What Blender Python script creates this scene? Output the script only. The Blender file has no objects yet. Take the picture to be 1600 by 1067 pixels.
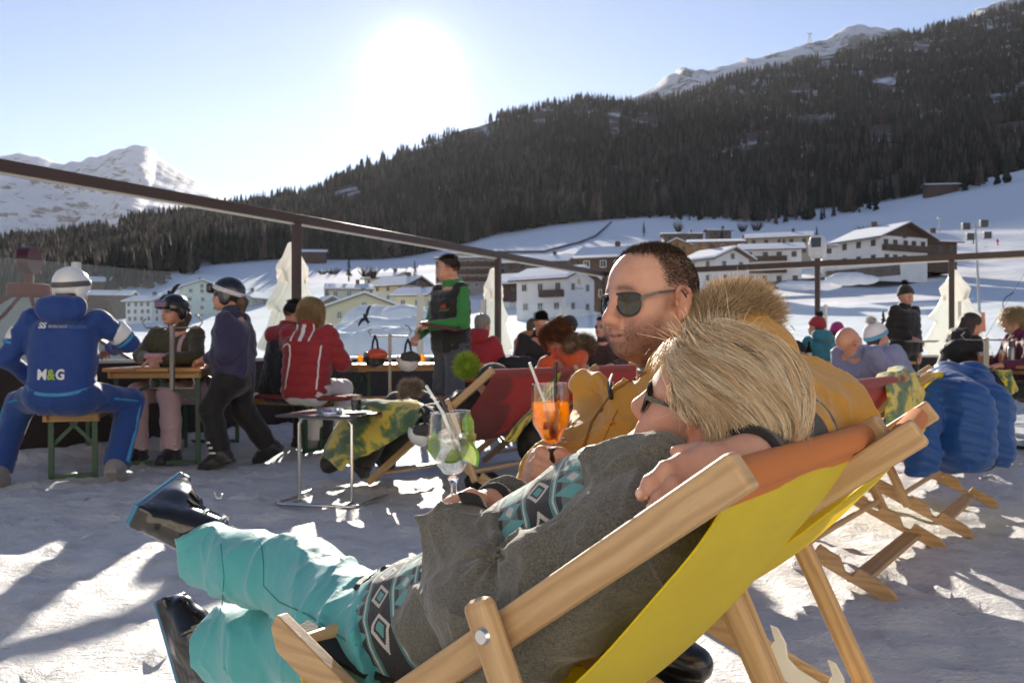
import bpy, math, random
import numpy as np
from mathutils import Vector, Matrix
random.seed(7); RNG = np.random.default_rng(7)
SC = bpy.context.scene
COL = SC.collection
R = math.radians
# ------------------------------------------------------------------ camera
EYE = 0.92; FPX = 1333.0; HORY = 545.0           # eye height, focal length and horizon of the 1600x1067 photo
cam_d = bpy.data.cameras.new("camera"); cam = bpy.data.objects.new("camera", cam_d); COL.objects.link(cam)
cam.location = (0, 0, EYE); cam.rotation_euler = (R(90), 0, 0)
cam_d.sensor_width = 36; cam_d.lens = 36*FPX/1600
cam_d.shift_y = (HORY-533.5)/1600
cam_d.clip_start = 0.05; cam_d.clip_end = 20000
cam_d.dof.use_dof = True; cam_d.dof.focus_distance = 1.42; cam_d.dof.aperture_fstop = 10.0
SC.camera = cam
# ------------------------------------------------------------------ sky and sun
SUN = Vector((-155/1333, 1.0, 430/1333)).normalized()
SUN_EL = math.asin(SUN.z); SUN_AZ = math.atan2(SUN.x, SUN.y)      # azimuth from +Y towards +X
W = bpy.data.worlds.new("World"); SC.world = W; W.use_nodes = True
nt = W.node_tree; nt.nodes.clear()
def wn(t, **k):
    n = nt.nodes.new(t)
    for a, b in k.items(): setattr(n, a, b)
    return n
sky = wn('ShaderNodeTexSky', sky_type='NISHITA', sun_disc=False, sun_elevation=SUN_EL, sun_rotation=SUN_AZ,
         altitude=1500, air_density=1.0, dust_density=0.05, ozone_density=2.2)
bg = wn('ShaderNodeBackground'); bg.inputs['Strength'].default_value = 0.072
out = wn('ShaderNodeOutputWorld')
# the sun's own bright aureole in the sky, by direction
tc = wn('ShaderNodeTexCoord'); dt = wn('ShaderNodeVectorMath', operation='DOT_PRODUCT'); dt.inputs[1].default_value = SUN
nrm = wn('ShaderNodeVectorMath', operation='NORMALIZE')
nt.links.new(tc.outputs['Generated'], nrm.inputs[0]); nt.links.new(nrm.outputs[0], dt.inputs[0])
def glow(power, gain):
    mx = wn('ShaderNodeMath', operation='MAXIMUM'); mx.inputs[1].default_value = 0
    nt.links.new(dt.outputs['Value'], mx.inputs[0])
    p = wn('ShaderNodeMath', operation='POWER'); p.inputs[1].default_value = power; nt.links.new(mx.outputs[0], p.inputs[0])
    m = wn('ShaderNodeMath', operation='MULTIPLY'); m.inputs[1].default_value = gain; nt.links.new(p.outputs[0], m.inputs[0])
    return m.outputs[0]
def addm(a, b):
    m = wn('ShaderNodeMath', operation='ADD'); nt.links.new(a, m.inputs[0]); nt.links.new(b, m.inputs[1]); return m.outputs[0]
g = addm(addm(glow(2600, 40.0), glow(420, 1.6)), glow(40, .45))
gc = wn('ShaderNodeVectorMath', operation='SCALE'); gc.inputs[0].default_value = (1.0, 0.97, 0.94); nt.links.new(g, gc.inputs['Scale'])
tint = wn('ShaderNodeVectorMath', operation='MULTIPLY'); tint.inputs[1].default_value = (1.20, .985, .955)
nt.links.new(sky.outputs[0], tint.inputs[0])
sm = wn('ShaderNodeVectorMath', operation='ADD'); nt.links.new(tint.outputs[0], sm.inputs[0]); nt.links.new(gc.outputs[0], sm.inputs[1])
nt.links.new(sm.outputs[0], bg.inputs['Color']); nt.links.new(bg.outputs[0], out.inputs['Surface'])
sd = bpy.data.lights.new("sun", 'SUN'); sd.energy = 4.9; sd.angle = R(0.53); sd.color = (1.0, 0.90, 0.76)
so = bpy.data.objects.new("sun", sd); COL.objects.link(so); so.rotation_euler = SUN.to_track_quat('Z', 'Y').to_euler()
so.location = (0, 0, 30)
SC.view_settings.view_transform = 'Standard'; SC.view_settings.look = 'None'
SC.view_settings.exposure = 1.12; SC.view_settings.gamma = 1.0; SC.view_settings.use_curve_mapping = False
SC.cycles.use_denoising = True
SC.cycles.max_bounces = 10; SC.cycles.transparent_max_bounces = 24; SC.cycles.transmission_bounces = 10
SC.cycles.caustics_refractive = False; SC.cycles.caustics_reflective = False
SC.cycles.sample_clamp_indirect = 6.0

def P(px, py, d):                                  # a point seen at (px, py) of the photo, d metres deep
    return Vector(((px-800)/FPX*d, d, EYE+(HORY-py)/FPX*d))
# ================================================================== helpers
def tag(o, label=None, cat=None, group=None, kind=None):
    if label: o['label'] = label
    if cat: o['category'] = cat
    if group: o['group'] = group
    if kind: o['kind'] = kind
    return o
def empty(name, loc=(0, 0, 0), rz=0.0, label=None, cat=None, group=None):
    o = bpy.data.objects.new(name, None); COL.objects.link(o); o.location = loc; o.rotation_euler = (0, 0, rz)
    o.empty_display_size = 0.1
    return tag(o, label, cat, group)
def link_mesh(name, me, parent=None, mats=()):
    o = bpy.data.objects.new(name, me); COL.objects.link(o)
    for m in mats:
        if m is not None: me.materials.append(m)
    if parent: o.parent = parent
    return o
def kids(o): return [c for c in o.children]
def copy_tree(o, parent=None):
    c = o.copy(); COL.objects.link(c)
    if parent: c.parent = parent
    for ch in list(o.children): copy_tree(ch, c)
    return c
def np_mesh(name, V, F, smooth=True, uv=None):
    me = bpy.data.meshes.new(name)
    V = np.asarray(V, np.float32); n = len(V)
    if isinstance(F, np.ndarray) and F.ndim == 2:
        m, k = F.shape
        me.vertices.add(n); me.vertices.foreach_set('co', V.ravel())
        me.loops.add(m*k); me.loops.foreach_set('vertex_index', F.astype(np.int32).ravel())
        me.polygons.add(m); me.polygons.foreach_set('loop_start', np.arange(0, m*k, k, dtype=np.int32))
        me.polygons.foreach_set('loop_total', np.full(m, k, np.int32))
        me.update(calc_edges=True)
    else:
        me.from_pydata([tuple(v) for v in V], [], F)
    if smooth: me.polygons.foreach_set('use_smooth', np.ones(len(me.polygons), bool))
    return me
def set_attr(me, name, arr, dom='POINT'):
    a = me.color_attributes.new(name, 'FLOAT_COLOR', dom)
    arr = np.asarray(arr, np.float32)
    if arr.shape[1] == 3: arr = np.concatenate([arr, np.ones((len(arr), 1), np.float32)], 1)
    a.data.foreach_set('color', arr.ravel())

class MB:                                          # a mesh gathered piece by piece, built as ONE object
    def __init__(s): s.v = []; s.f = []; s.uv = []; s.mi = []; s.sm = []
    def add(s, V, F, mi=0, uv=None, smooth=False):
        b = len(s.v); s.v += [tuple(x) for x in V]
        for i, f in enumerate(F):
            s.f.append(tuple(b+j for j in f)); s.mi.append(mi); s.sm.append(smooth)
            s.uv.append(uv[i] if uv else [(0, 0)]*len(f))
        return s
    def bar(s, a, b, w, h, up=(0, 0, 1), mi=0):    # a squared bar from a to b, w across, h along up
        a = Vector(a); b = Vector(b); d = b-a; L = d.length; d = d/L
        up = Vector(up); y = up.cross(d)
        if y.length < 1e-5: y = Vector((1, 0, 0)).cross(d)
        y.normalize(); z = d.cross(y)
        c = [(-1, -1), (1, -1), (1, 1), (-1, 1)]
        V = [a+y*(w/2*p)+z*(h/2*q) for p, q in c]+[b+y*(w/2*p)+z*(h/2*q) for p, q in c]
        F = [(0, 1, 5, 4), (1, 2, 6, 5), (2, 3, 7, 6), (3, 0, 4, 7), (3, 2, 1, 0), (4, 5, 6, 7)]
        r = random.random()*7; uv = []
        for i in range(4):
            o = [0, w, w+h, 2*w+h][i]; e = w if i % 2 == 0 else h
            uv.append([(r, o+r), (r, o+e+r), (r+L, o+e+r), (r+L, o+r)])
        uv += [[(r, 0+r), (r+w*.2, r), (r+w*.2, h+r), (r, h+r)]]*2
        return s.add(V, F, mi, uv)
    def box(s, c, size, rz=0.0, mi=0):
        c = Vector(c); x = Vector((math.cos(rz), math.sin(rz), 0))*size[0]/2
        return s.bar(c-x, c+x, size[1], size[2], (0, 0, 1), mi)
    def tube(s, pts, r, n=8, mi=0, caps=True, close=False):
        pts = [Vector(p) for p in pts]; m = len(pts)
        rr = r if isinstance(r, (list, tuple)) else [r]*m
        V = []; ref = None
        for i, p in enumerate(pts):
            t = (pts[min(i+1, m-1)]-pts[max(i-1, 0)]) if not close else (pts[(i+1) % m]-pts[i-1])
            t.normalize()
            if ref is None:
                ref = Vector((0, 0, 1)) if abs(t.z) < .9 else Vector((1, 0, 0))
            x = ref-t*ref.dot(t); x.normalize(); y = t.cross(x); ref = x
            for k in range(n):
                a = 2*math.pi*k/n; V.append(p+(x*math.cos(a)+y*math.sin(a))*rr[i])
        F = []
        for i in range(m if close else m-1):
            j = (i+1) % m
            for k in range(n): F.append((i*n+k, i*n+(k+1) % n, j*n+(k+1) % n, j*n+k))
        s.add(V, F, mi, None, True)
        if caps and not close:
            s.add(V[:n], [tuple(range(n-1, -1, -1))], mi); s.add(V[-n:], [tuple(range(n))], mi)
        return s
    def lathe(s, prof, n=32, c=(0, 0, 0), mi=0, closed=False):
        V = []; F = []; m = len(prof); c = Vector(c)
        for r, z in prof:
            for k in range(n):
                a = 2*math.pi*k/n; V.append(c+Vector((r*math.cos(a), r*math.sin(a), z)))
        for i in range(m-1):
            for k in range(n): F.append((i*n+k, i*n+(k+1) % n, (i+1)*n+(k+1) % n, (i+1)*n+k))
        if not closed:
            if prof[0][0] > 1e-6: F.append(tuple(range(n-1, -1, -1)))
            if prof[-1][0] > 1e-6: F.append(tuple((m-1)*n+k for k in range(n)))
        return s.add(V, F, mi, None, True)
    def prism(s, outline, origin, ax, ay, thick, mi=0, smooth=False):   # flat outline in plane (ax, ay), thick along their normal
        o = Vector(origin); ax = Vector(ax).normalized(); ay = Vector(ay).normalized(); nz = ax.cross(ay)
        n = len(outline); V = [o+ax*p+ay*q-nz*thick/2 for p, q in outline]+[o+ax*p+ay*q+nz*thick/2 for p, q in outline]
        F = [tuple(range(n-1, -1, -1)), tuple(range(n, 2*n))]+[(i, (i+1) % n, n+(i+1) % n, n+i) for i in range(n)]
        uv = [[outline[i] for i in range(n-1, -1, -1)], list(outline)]
        L = 0
        for i in range(n):
            p, q = outline[i], outline[(i+1) % n]; e = math.hypot(p[0]-q[0], p[1]-q[1])
            uv.append([p, q, (q[0], q[1]+thick), (p[0], p[1]+thick)]); L += e
        return s.add(V, F, mi, uv, smooth)
    def ico(s, c, r, sub=2, squash=(1, 1, 1), mi=0):
        import bmesh
        bm = bmesh.new(); bmesh.ops.create_icosphere(bm, subdivisions=sub, radius=r)
        V = [Vector(c)+Vector((v.co.x*squash[0], v.co.y*squash[1], v.co.z*squash[2])) for v in bm.verts]
        F = [tuple(v.index for v in f.verts) for f in bm.faces]; bm.free()
        return s.add(V, F, mi, None, True)
    def sheet(s, grid, mi=0, uv=None, smooth=True):
        m = len(grid); n = len(grid[0]); V = [p for row in grid for p in row]; F = []; U = []
        for i in range(m-1):
            for j in range(n-1):
                F.append((i*n+j, i*n+j+1, (i+1)*n+j+1, (i+1)*n+j))
                if uv: U.append([uv[i][j], uv[i][j+1], uv[i+1][j+1], uv[i+1][j]])
        return s.add(V, F, mi, U if uv else None, smooth)
    def build(s, name, mats, parent=None, bevel=0, solid=0, autosmooth=False, subsurf=0):
        me = bpy.data.meshes.new(name); me.from_pydata(s.v, [], s.f)
        for i, p in enumerate(me.polygons): p.material_index = s.mi[i]; p.use_smooth = s.sm[i]
        l = me.uv_layers.new(name='UV'); k = 0
        flat = [c for f in s.uv for c in f]
        l.data.foreach_set('uv', np.array(flat, np.float32).ravel())
        me.update()
        o = link_mesh(name, me, parent, mats if isinstance(mats, (list, tuple)) else [mats])
        if solid:
            m = o.modifiers.new('thickness', 'SOLIDIFY'); m.thickness = solid; m.offset = 0
        if any(s.sm) and not subsurf:
            m = o.modifiers.new('sharp_edges', 'EDGE_SPLIT'); m.split_angle = R(48)
        if subsurf:
            m = o.modifiers.new('smooth', 'SUBSURF'); m.levels = m.render_levels = subsurf
        if bevel:
            m = o.modifiers.new('bevel', 'BEVEL'); m.width = bevel; m.segments = 2; m.limit_method = 'ANGLE'; m.angle_limit = R(40)
        return o

# ------------------------------------------------------------------ numpy noise
def _hash(i, j, k, seed):
    h = (i*374761393+j*668265263+k*2147483647+seed*974711) & 0xFFFFFFFF
    h = ((h ^ (h >> 13))*1274126177) & 0xFFFFFFFF
    return ((h ^ (h >> 16)) & 0xFFFF)/65535.0
def vnoise(Q, seed=0):                             # value noise, Q (n,3) -> 0..1
    Q = np.asarray(Q, np.float64); I = np.floor(Q).astype(np.int64); f = Q-I; f = f*f*(3-2*f)
    r = 0
    for a in (0, 1):
        for b in (0, 1):
            for c in (0, 1):
                w = (f[:, 0] if a else 1-f[:, 0])*(f[:, 1] if b else 1-f[:, 1])*(f[:, 2] if c else 1-f[:, 2])
                r = r+w*_hash(I[:, 0]+a, I[:, 1]+b, I[:, 2]+c, seed)
    return r
def fbm(Q, oct=4, seed=0):
    r = 0; a = .5; t = 0
    for o in range(oct):
        r = r+a*vnoise(np.asarray(Q)*2**o, seed+o); t += a; a *= .5
    return r/t

# ------------------------------------------------------------------ distance-field shapes (bodies, clothes)
class Shape:
    def __init__(s): s.p = []; s.noise = None
    def cap(s, a, b, ra, rb, k=.02, op='add'):
        s.p.append(('cap', np.array(a, float), np.array(b, float), ra, rb, k, op)); return s
    def chain(s, pts, rr, k=.02):
        for i in range(len(pts)-1): s.cap(pts[i], pts[i+1], rr[i], rr[i+1], k)
        return s
    def cyl(s, a, b, ra, rb, k=.01, op='add', rnd=.004):
        s.p.append(('cyl', np.array(a, float), np.array(b, float), ra, rb, k, op, rnd)); return s
    def ell(s, c, r, rot=None, k=.02, op='add'):
        s.p.append(('ell', np.array(c, float), np.array(r, float), np.array(rot if rot is not None else np.eye(3), float), k, op)); return s
    def box(s, c, half, rot=None, k=.01, op='add', rnd=.01):
        s.p.append(('box', np.array(c, float), np.array(half, float), np.array(rot if rot is not None else np.eye(3), float), k, op, rnd)); return s
    def cut(s, p, n, k=.004):
        n = np.array(n, float); n /= np.linalg.norm(n)
        s.p.append(('cut', np.array(p, float), n, k)); return s      # removes the side n points to
    def shape(s, other, k=.002, op='add'): s.p.append(('shape', other, k, op)); return s
    def hull_box(s):
        lo = np.full(3, 1e9); hi = np.full(3, -1e9)
        for q in s.p:
            if q[0] in ('cap', 'cyl'):
                m = max(q[3], q[4])*(1.5 if q[0] == 'cyl' else 1)
                if q[6] != 'add': continue
                lo = np.minimum(lo, np.minimum(q[1], q[2])-m); hi = np.maximum(hi, np.maximum(q[1], q[2])+m)
            elif q[0] == 'ell' and q[5] == 'add': lo = np.minimum(lo, q[1]-q[2].max()); hi = np.maximum(hi, q[1]+q[2].max())
            elif q[0] == 'box' and q[5] == 'add':
                m = np.linalg.norm(q[2])+q[6]; lo = np.minimum(lo, q[1]-m); hi = np.maximum(hi, q[1]+m)
            elif q[0] == 'shape' and q[3] == 'add':
                l, h = q[1].hull_box(); lo = np.minimum(lo, l); hi = np.maximum(hi, h)
        return lo, hi
    def eval(s, X, ctr=None, rad=0.0):                  # ctr, rad: a ball round all X, to leave out what is far off
        d = np.full(len(X), 1e3, np.float32); X = np.asarray(X, np.float32)
        for q in s.p:
            t = q[0]
            if ctr is not None:
                lim = rad+.08
                if t in ('cap', 'cyl'):
                    ab = q[2]-q[1]; h = min(1, max(0, float((ctr-q[1])@ab)/(float(ab@ab)+1e-12)))
                    if np.linalg.norm(ctr-q[1]-ab*h)-max(q[3], q[4])*1.5 > lim+q[5]: continue
                elif t == 'ell':
                    if np.linalg.norm(ctr-q[1])-q[2].max() > lim+q[4]: continue
                elif t == 'box':
                    if np.linalg.norm(ctr-q[1])-np.linalg.norm(q[2]) > lim+q[4]: continue
            if t == 'cap':
                a, b, ra, rb, k, op = q[1:]
                ab = b-a; L = float(ab@ab)+1e-12; pa = X-a.astype(np.float32)
                h = np.clip(pa@ab.astype(np.float32)/L, 0, 1)
                e = np.sqrt(((pa-h[:, None]*ab.astype(np.float32))**2).sum(1))-(ra+(rb-ra)*h)
            elif t == 'cyl':
                a, b, ra, rb, k, op, rnd = q[1:]
                ab = b-a; L = np.linalg.norm(ab); u = (ab/L).astype(np.float32); pa = X-a.astype(np.float32)
                y = pa@u; rdl = np.sqrt(np.maximum((pa**2).sum(1)-y*y, 0))
                h = np.clip(y/L, 0, 1); dr = rdl-(ra+(rb-ra)*h)+rnd; dy = np.abs(y-L/2)-L/2+rnd
                e = np.minimum(np.maximum(dr, dy), 0)+np.sqrt(np.maximum(dr, 0)**2+np.maximum(dy, 0)**2)-rnd
            elif t == 'ell':
                c, r, rot, k, op = q[1:]
                l = (X-c.astype(np.float32))@rot.astype(np.float32)   # rot columns = axes
                k0 = np.sqrt(((l/r.astype(np.float32))**2).sum(1)); k1 = np.sqrt(((l/(r*r).astype(np.float32))**2).sum(1))+1e-9
                e = np.where(k0 < .05, -r.min(), k0*(k0-1)/k1)
            elif t == 'box':
                c, hf, rot, k, op, rnd = q[1:]
                l = np.abs((X-c.astype(np.float32))@rot.astype(np.float32))-(hf-rnd).astype(np.float32)
                e = np.sqrt((np.maximum(l, 0)**2).sum(1))+np.minimum(l.max(1), 0)-rnd
            elif t == 'cut':
                e = (X-q[1].astype(np.float32))@q[2].astype(np.float32); k = q[3]; op = 'cut'
            else:
                e = q[1].eval(X, ctr, rad); k, op = q[2], q[3]
            if op == 'add':
                h = np.clip(.5+.5*(d-e)/k, 0, 1); d = d+(e-d)*h-k*h*(1-h)
            else:
                if op == 'sub': e = -e
                h = np.clip(.5-.5*(d-e)/k, 0, 1); d = d+(e-d)*h+k*h*(1-h)
        if s.noise is not None:
            m = np.abs(d) < .045
            if m.any(): d[m] += s.noise(X[m]).astype(np.float32)
        return d
    def grad(s, X, e=.002):
        X = np.asarray(X, np.float32); g = np.stack([s.eval(X+np.eye(3, dtype=np.float32)[i]*e)-s.eval(X-np.eye(3, dtype=np.float32)[i]*e) for i in range(3)], 1)
        return g/(np.linalg.norm(g, axis=1, keepdims=True)+1e-9)
    def mesh(s, h, pad=.03):
        B = 8; lo, hi = s.hull_box(); lo = lo-pad; hi = hi+pad
        nb = np.ceil((hi-lo)/(B*h)).astype(int)+1
        ax = [lo[i]+(np.arange(nb[i])+.5)*B*h for i in range(3)]
        C = np.stack(np.meshgrid(*ax, indexing='ij'), -1).reshape(-1, 3)
        dc = s.eval(C)
        act = np.abs(dc) < B*h*.9+.012
        D = np.repeat(np.repeat(np.repeat(dc.reshape(nb), B, 0), B, 1), B, 2).astype(np.float32)
        ids = np.nonzero(act)[0]
        off = np.stack(np.meshgrid(*[np.arange(B)]*3, indexing='ij'), -1).reshape(-1, 3)
        bi = np.stack(np.unravel_index(ids, nb), 1)
        mk = np.zeros(len(bi), np.int64)
        for bit in range(10):
            for e in range(3): mk |= ((bi[:, e] >> bit) & 1) << (3*bit+e)
        bi = bi[np.argsort(mk)]
        for c0 in range(0, len(ids), 64):
            b = bi[c0:c0+64]; G = (b[:, None, :]*B+off[None]).reshape(-1, 3)
            X = lo+(G+.5)*h; cc = (X.min(0)+X.max(0))/2
            v = s.eval(X, cc, float(np.linalg.norm(X.max(0)-cc)))
            D[G[:, 0], G[:, 1], G[:, 2]] = v
        S = D < 0
        n = np.array(D.shape)
        # surface nets
        cs = sum(S[a:n[0]-1+a, b:n[1]-1+b, c:n[2]-1+c].astype(np.int8) for a in (0, 1) for b in (0, 1) for c in (0, 1))
        cell = (cs > 0) & (cs < 8); idx = np.full(cell.shape, -1, np.int64); ci = np.argwhere(cell)
        idx[cell] = np.arange(len(ci))
        acc = np.zeros((len(ci), 3)); cnt = np.zeros(len(ci))
        cor = [(a, b, c) for a in (0, 1) for b in (0, 1) for c in (0, 1)]
        val = {q: D[ci[:, 0]+q[0], ci[:, 1]+q[1], ci[:, 2]+q[2]] for q in cor}
        for q in cor:
            for e in range(3):
                if q[e] == 0:
                    w = list(q); w[e] = 1; w = tuple(w); d0, d1 = val[q], val[w]; m = (d0 < 0) != (d1 < 0)
                    t = np.where(m, d0/np.where(m, d0-d1, 1), 0)
                    pt = np.array(q, float)[None].repeat(len(ci), 0); pt[:, e] += t
                    acc[m] += pt[m]; cnt[m] += 1
        V = lo+(ci+acc/cnt[:, None]+.5)*h
        F = []
        for e in range(3):
            a, b = [(1, 2), (2, 0), (0, 1)][e]
            sl0 = [slice(None)]*3; sl1 = [slice(None)]*3
            sl0[e] = slice(0, n[e]-1); sl1[e] = slice(1, n[e])
            s0 = S[tuple(sl0)]; s1 = S[tuple(sl1)]
            E = np.argwhere(s0 != s1)
            E = E[(E[:, a] > 0) & (E[:, b] > 0) & (E[:, a] < n[a]-1) & (E[:, b] < n[b]-1)]
            def at(da, db):
                q = E.copy(); q[:, a] -= da; q[:, b] -= db
                return idx[q[:, 0], q[:, 1], q[:, 2]]
            f = np.stack([at(1, 1), at(0, 1), at(0, 0), at(1, 0)], 1)
            ins = s0[E[:, 0], E[:, 1], E[:, 2]]
            f[~ins] = f[~ins][:, ::-1]; F.append(f)
        F = np.concatenate(F); F = F[(F >= 0).all(1)]
        return V.astype(np.float32), F
    def build(s, name, mat, parent=None, h=.01, attr=None, origin=(0, 0, 0)):
        V, F = s.mesh(h)
        V = V-np.array(origin, np.float32)
        me = np_mesh(name, V, F)
        if attr is not None: set_attr(me, 'Col', attr(V+np.array(origin, np.float32)))
        return link_mesh(name, me, parent, [mat])
    def trace(s, p, d, maxd=.4):                    # march points p along d to the surface
        p = np.array(p, np.float32); d = np.array(d, np.float32); d = d/np.linalg.norm(d)
        t = np.zeros(len(p), np.float32)
        for _ in range(40):
            t = np.minimum(t+s.eval(p+d*t[:, None])*.8, maxd)
        return p+d*t[:, None]
def frame(F, U):                                    # columns: forward, left, up
    F = Vector(F).normalized(); U = Vector(U); U = (U-F*U.dot(F)).normalized(); L = U.cross(F)
    return np.array([[F.x, L.x, U.x], [F.y, L.y, U.y], [F.z, L.z, U.z]])
def wrinkle(amp, freq, seed=0, stretch=(1, 1, 1)):
    st = np.array(stretch)
    def f(X):
        Q = X*freq*st
        w = fbm(Q*.6+11, 2, seed+5)
        r = np.abs(2*vnoise(Q+w[:, None]*1.2, seed)-1); r2 = np.abs(2*vnoise(Q*2.1+7+w[:, None], seed+3)-1)
        return amp*(1.3*(r**.75-.45)+.4*(r2**.75-.45))
    return f

def creases(amp, freq, seed=0, stretch=(1, 1, 1), warp=.9):          # thin raised creases, like pulled cloth
    st = np.array(stretch)
    def f(X):
        Q = X*freq*st; w = np.stack([fbm(Q*.7+3, 2, seed+1), fbm(Q*.7+17, 2, seed+2), fbm(Q*.7+31, 2, seed+3)], 1)-.5
        n1 = vnoise(Q+w*warp*2, seed); r = np.clip(1-np.abs(2*n1-1)*1.7, 0, 1)
        return -amp*(r**2.6-.18)
    return f
# ------------------------------------------------------------------ strands (hair, fur)
def strands(name, paths, r, mat, parent, cols=None, taper=.25):       # paths (n,m,3); three-sided tapering strands, one mesh
    paths = np.asarray(paths, np.float32); n, m, _ = paths.shape
    T = np.gradient(paths, axis=1); T /= np.linalg.norm(T, axis=2, keepdims=True)+1e-9
    ref = np.array([.31, .52, .79], np.float32); A = np.cross(T, ref); A /= np.linalg.norm(A, axis=2, keepdims=True)+1e-9
    Bv = np.cross(T, A); rr = r*(1-(1-taper)*np.linspace(0, 1, m)**1.5)
    if not np.isscalar(r): rr = np.asarray(r)[:, None]*(1-(1-taper)*np.linspace(0, 1, m)[None]**1.5)
    else: rr = np.broadcast_to(rr, (n, m))
    ring = [paths+rr[..., None]*(A*math.cos(a)+Bv*math.sin(a)) for a in (0, 2.094, 4.189)]
    V = np.stack(ring, 2).reshape(-1, 3)
    base = (np.arange(n)[:, None]*m+np.arange(m-1)[None])*3; F = []
    for k in range(3):
        k2 = (k+1) % 3
        F.append(np.stack([base+k, base+k2, base+3+k2, base+3+k], -1).reshape(-1, 4))
    F = np.concatenate(F)
    me = np_mesh(name, V, F)
    if cols is not None: set_attr(me, 'Col', np.repeat(np.asarray(cols, np.float32), m*3, 0))
    return link_mesh(name, me, parent, [mat])

# ------------------------------------------------------------------ materials
class NT:
    def __init__(s, name):
        s.m = bpy.data.materials.new(name); s.m.use_nodes = True; s.t = s.m.node_tree; s.t.nodes.clear()
        s.out = s.t.nodes.new('ShaderNodeOutputMaterial')
    def n(s, t, ins=None, **k):
        x = s.t.nodes.new(t)
        for a, b in k.items(): setattr(x, a, b)
        for a, b in (ins or {}).items(): s.put(x.inputs[a], b)
        return x
    def put(s, sock, v):
        if isinstance(v, bpy.types.NodeSocket): s.t.links.new(v, sock)
        else:
            if sock.type == 'RGBA' and len(v) == 3: v = (*v, 1)
            sock.default_value = v
    def math(s, op, a, b=0.0, c=None, clamp=False):
        x = s.t.nodes.new('ShaderNodeMath'); x.operation = op; x.use_clamp = clamp
        s.put(x.inputs[0], a); s.put(x.inputs[1], b)
        if c is not None: s.put(x.inputs[2], c)
        return x.outputs[0]
    def mix(s, f, a, b, blend='MIX'):
        x = s.t.nodes.new('ShaderNodeMix'); x.data_type = 'RGBA'; x.blend_type = blend; x.clamp_factor = True
        s.put(x.inputs[0], f); s.put(x.inputs[6], a); s.put(x.inputs[7], b); return x.outputs[2]
    def ramp(s, f, stops):
        x = s.t.nodes.new('ShaderNodeValToRGB'); e = x.color_ramp.elements
        while len(e) < len(stops): e.new(.5)
        for q, (p, c) in zip(e, stops):
            q.position = p; q.color = (*c, 1) if len(c) == 3 else c
        s.put(x.inputs[0], f); return x.outputs[0]
    def coord(s, which='Object', scale=(1, 1, 1), rot=(0, 0, 0)):
        tc = s.n('ShaderNodeTexCoord'); mp = s.n('ShaderNodeMapping', {'Vector': tc.outputs[which], 'Scale': scale, 'Rotation': rot})
        return mp.outputs[0]
    def noise(s, vec, scale, detail=4, rough=.6, dist=0):
        return s.n('ShaderNodeTexNoise', {'Vector': vec, 'Scale': scale, 'Detail': detail, 'Roughness': rough, 'Distortion': dist}).outputs[0]
    def bump(s, h, strength=.3, dist=.01, normal=None):
        i = {'Height': h, 'Strength': strength, 'Distance': dist}
        if normal is not None: i['Normal'] = normal
        return s.n('ShaderNodeBump', i).outputs[0]
    def pbr(s, col, rough=.6, **k):
        i = {'Base Color': col, 'Roughness': rough}
        i.update({a.replace('_', ' '): b for a, b in k.items()})
        x = s.n('ShaderNodeBsdfPrincipled', i); return x.outputs[0]
    def done(s, sh):
        s.t.links.new(sh, s.out.inputs['Surface']); return s.m
def attr_col(n): return n.n('ShaderNodeAttribute', attribute_name='Col').outputs['Color']
_MC = {}
def mat(name, col, rough=.6, metal=0.0, var=.12, vs=6.0, bump=0.0, bs=60.0, sheen=0.0, coat=0.0, attr=False, spec=.5, bd=.004, weave=False):
    if name in _MC: return _MC[name]
    n = NT(name); co = n.coord('Object'); f = n.noise(co, vs, 5)
    base = attr_col(n) if attr else (*col, 1)
    lo = n.mix(1.0, base, (1-var, 1-var, 1-var, 1), 'MULTIPLY'); hi = n.mix(1.0, base, (1+var, 1+var, 1+var, 1), 'MULTIPLY')
    c = n.mix(n.math('MULTIPLY_ADD', f, 2.4, -.7, clamp=True), lo, hi)
    k = dict(Metallic=metal, Specular_IOR_Level=spec)
    if bump:
        h = n.noise(co, bs, 4, .65)
        if weave:
            w = n.noise(n.coord('Object', (1, 1, 6)), 220, 2); h = n.math('ADD', h, n.math('MULTIPLY', w, .35))
        k['Normal'] = n.bump(h, bump, bd)
    if sheen: k['Sheen_Weight'] = sheen; k['Sheen_Roughness'] = .5
    if coat: k['Coat_Weight'] = coat; k['Coat_Roughness'] = .08
    _MC[name] = n.done(n.pbr(c, rough, **k)); return _MC[name]
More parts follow.
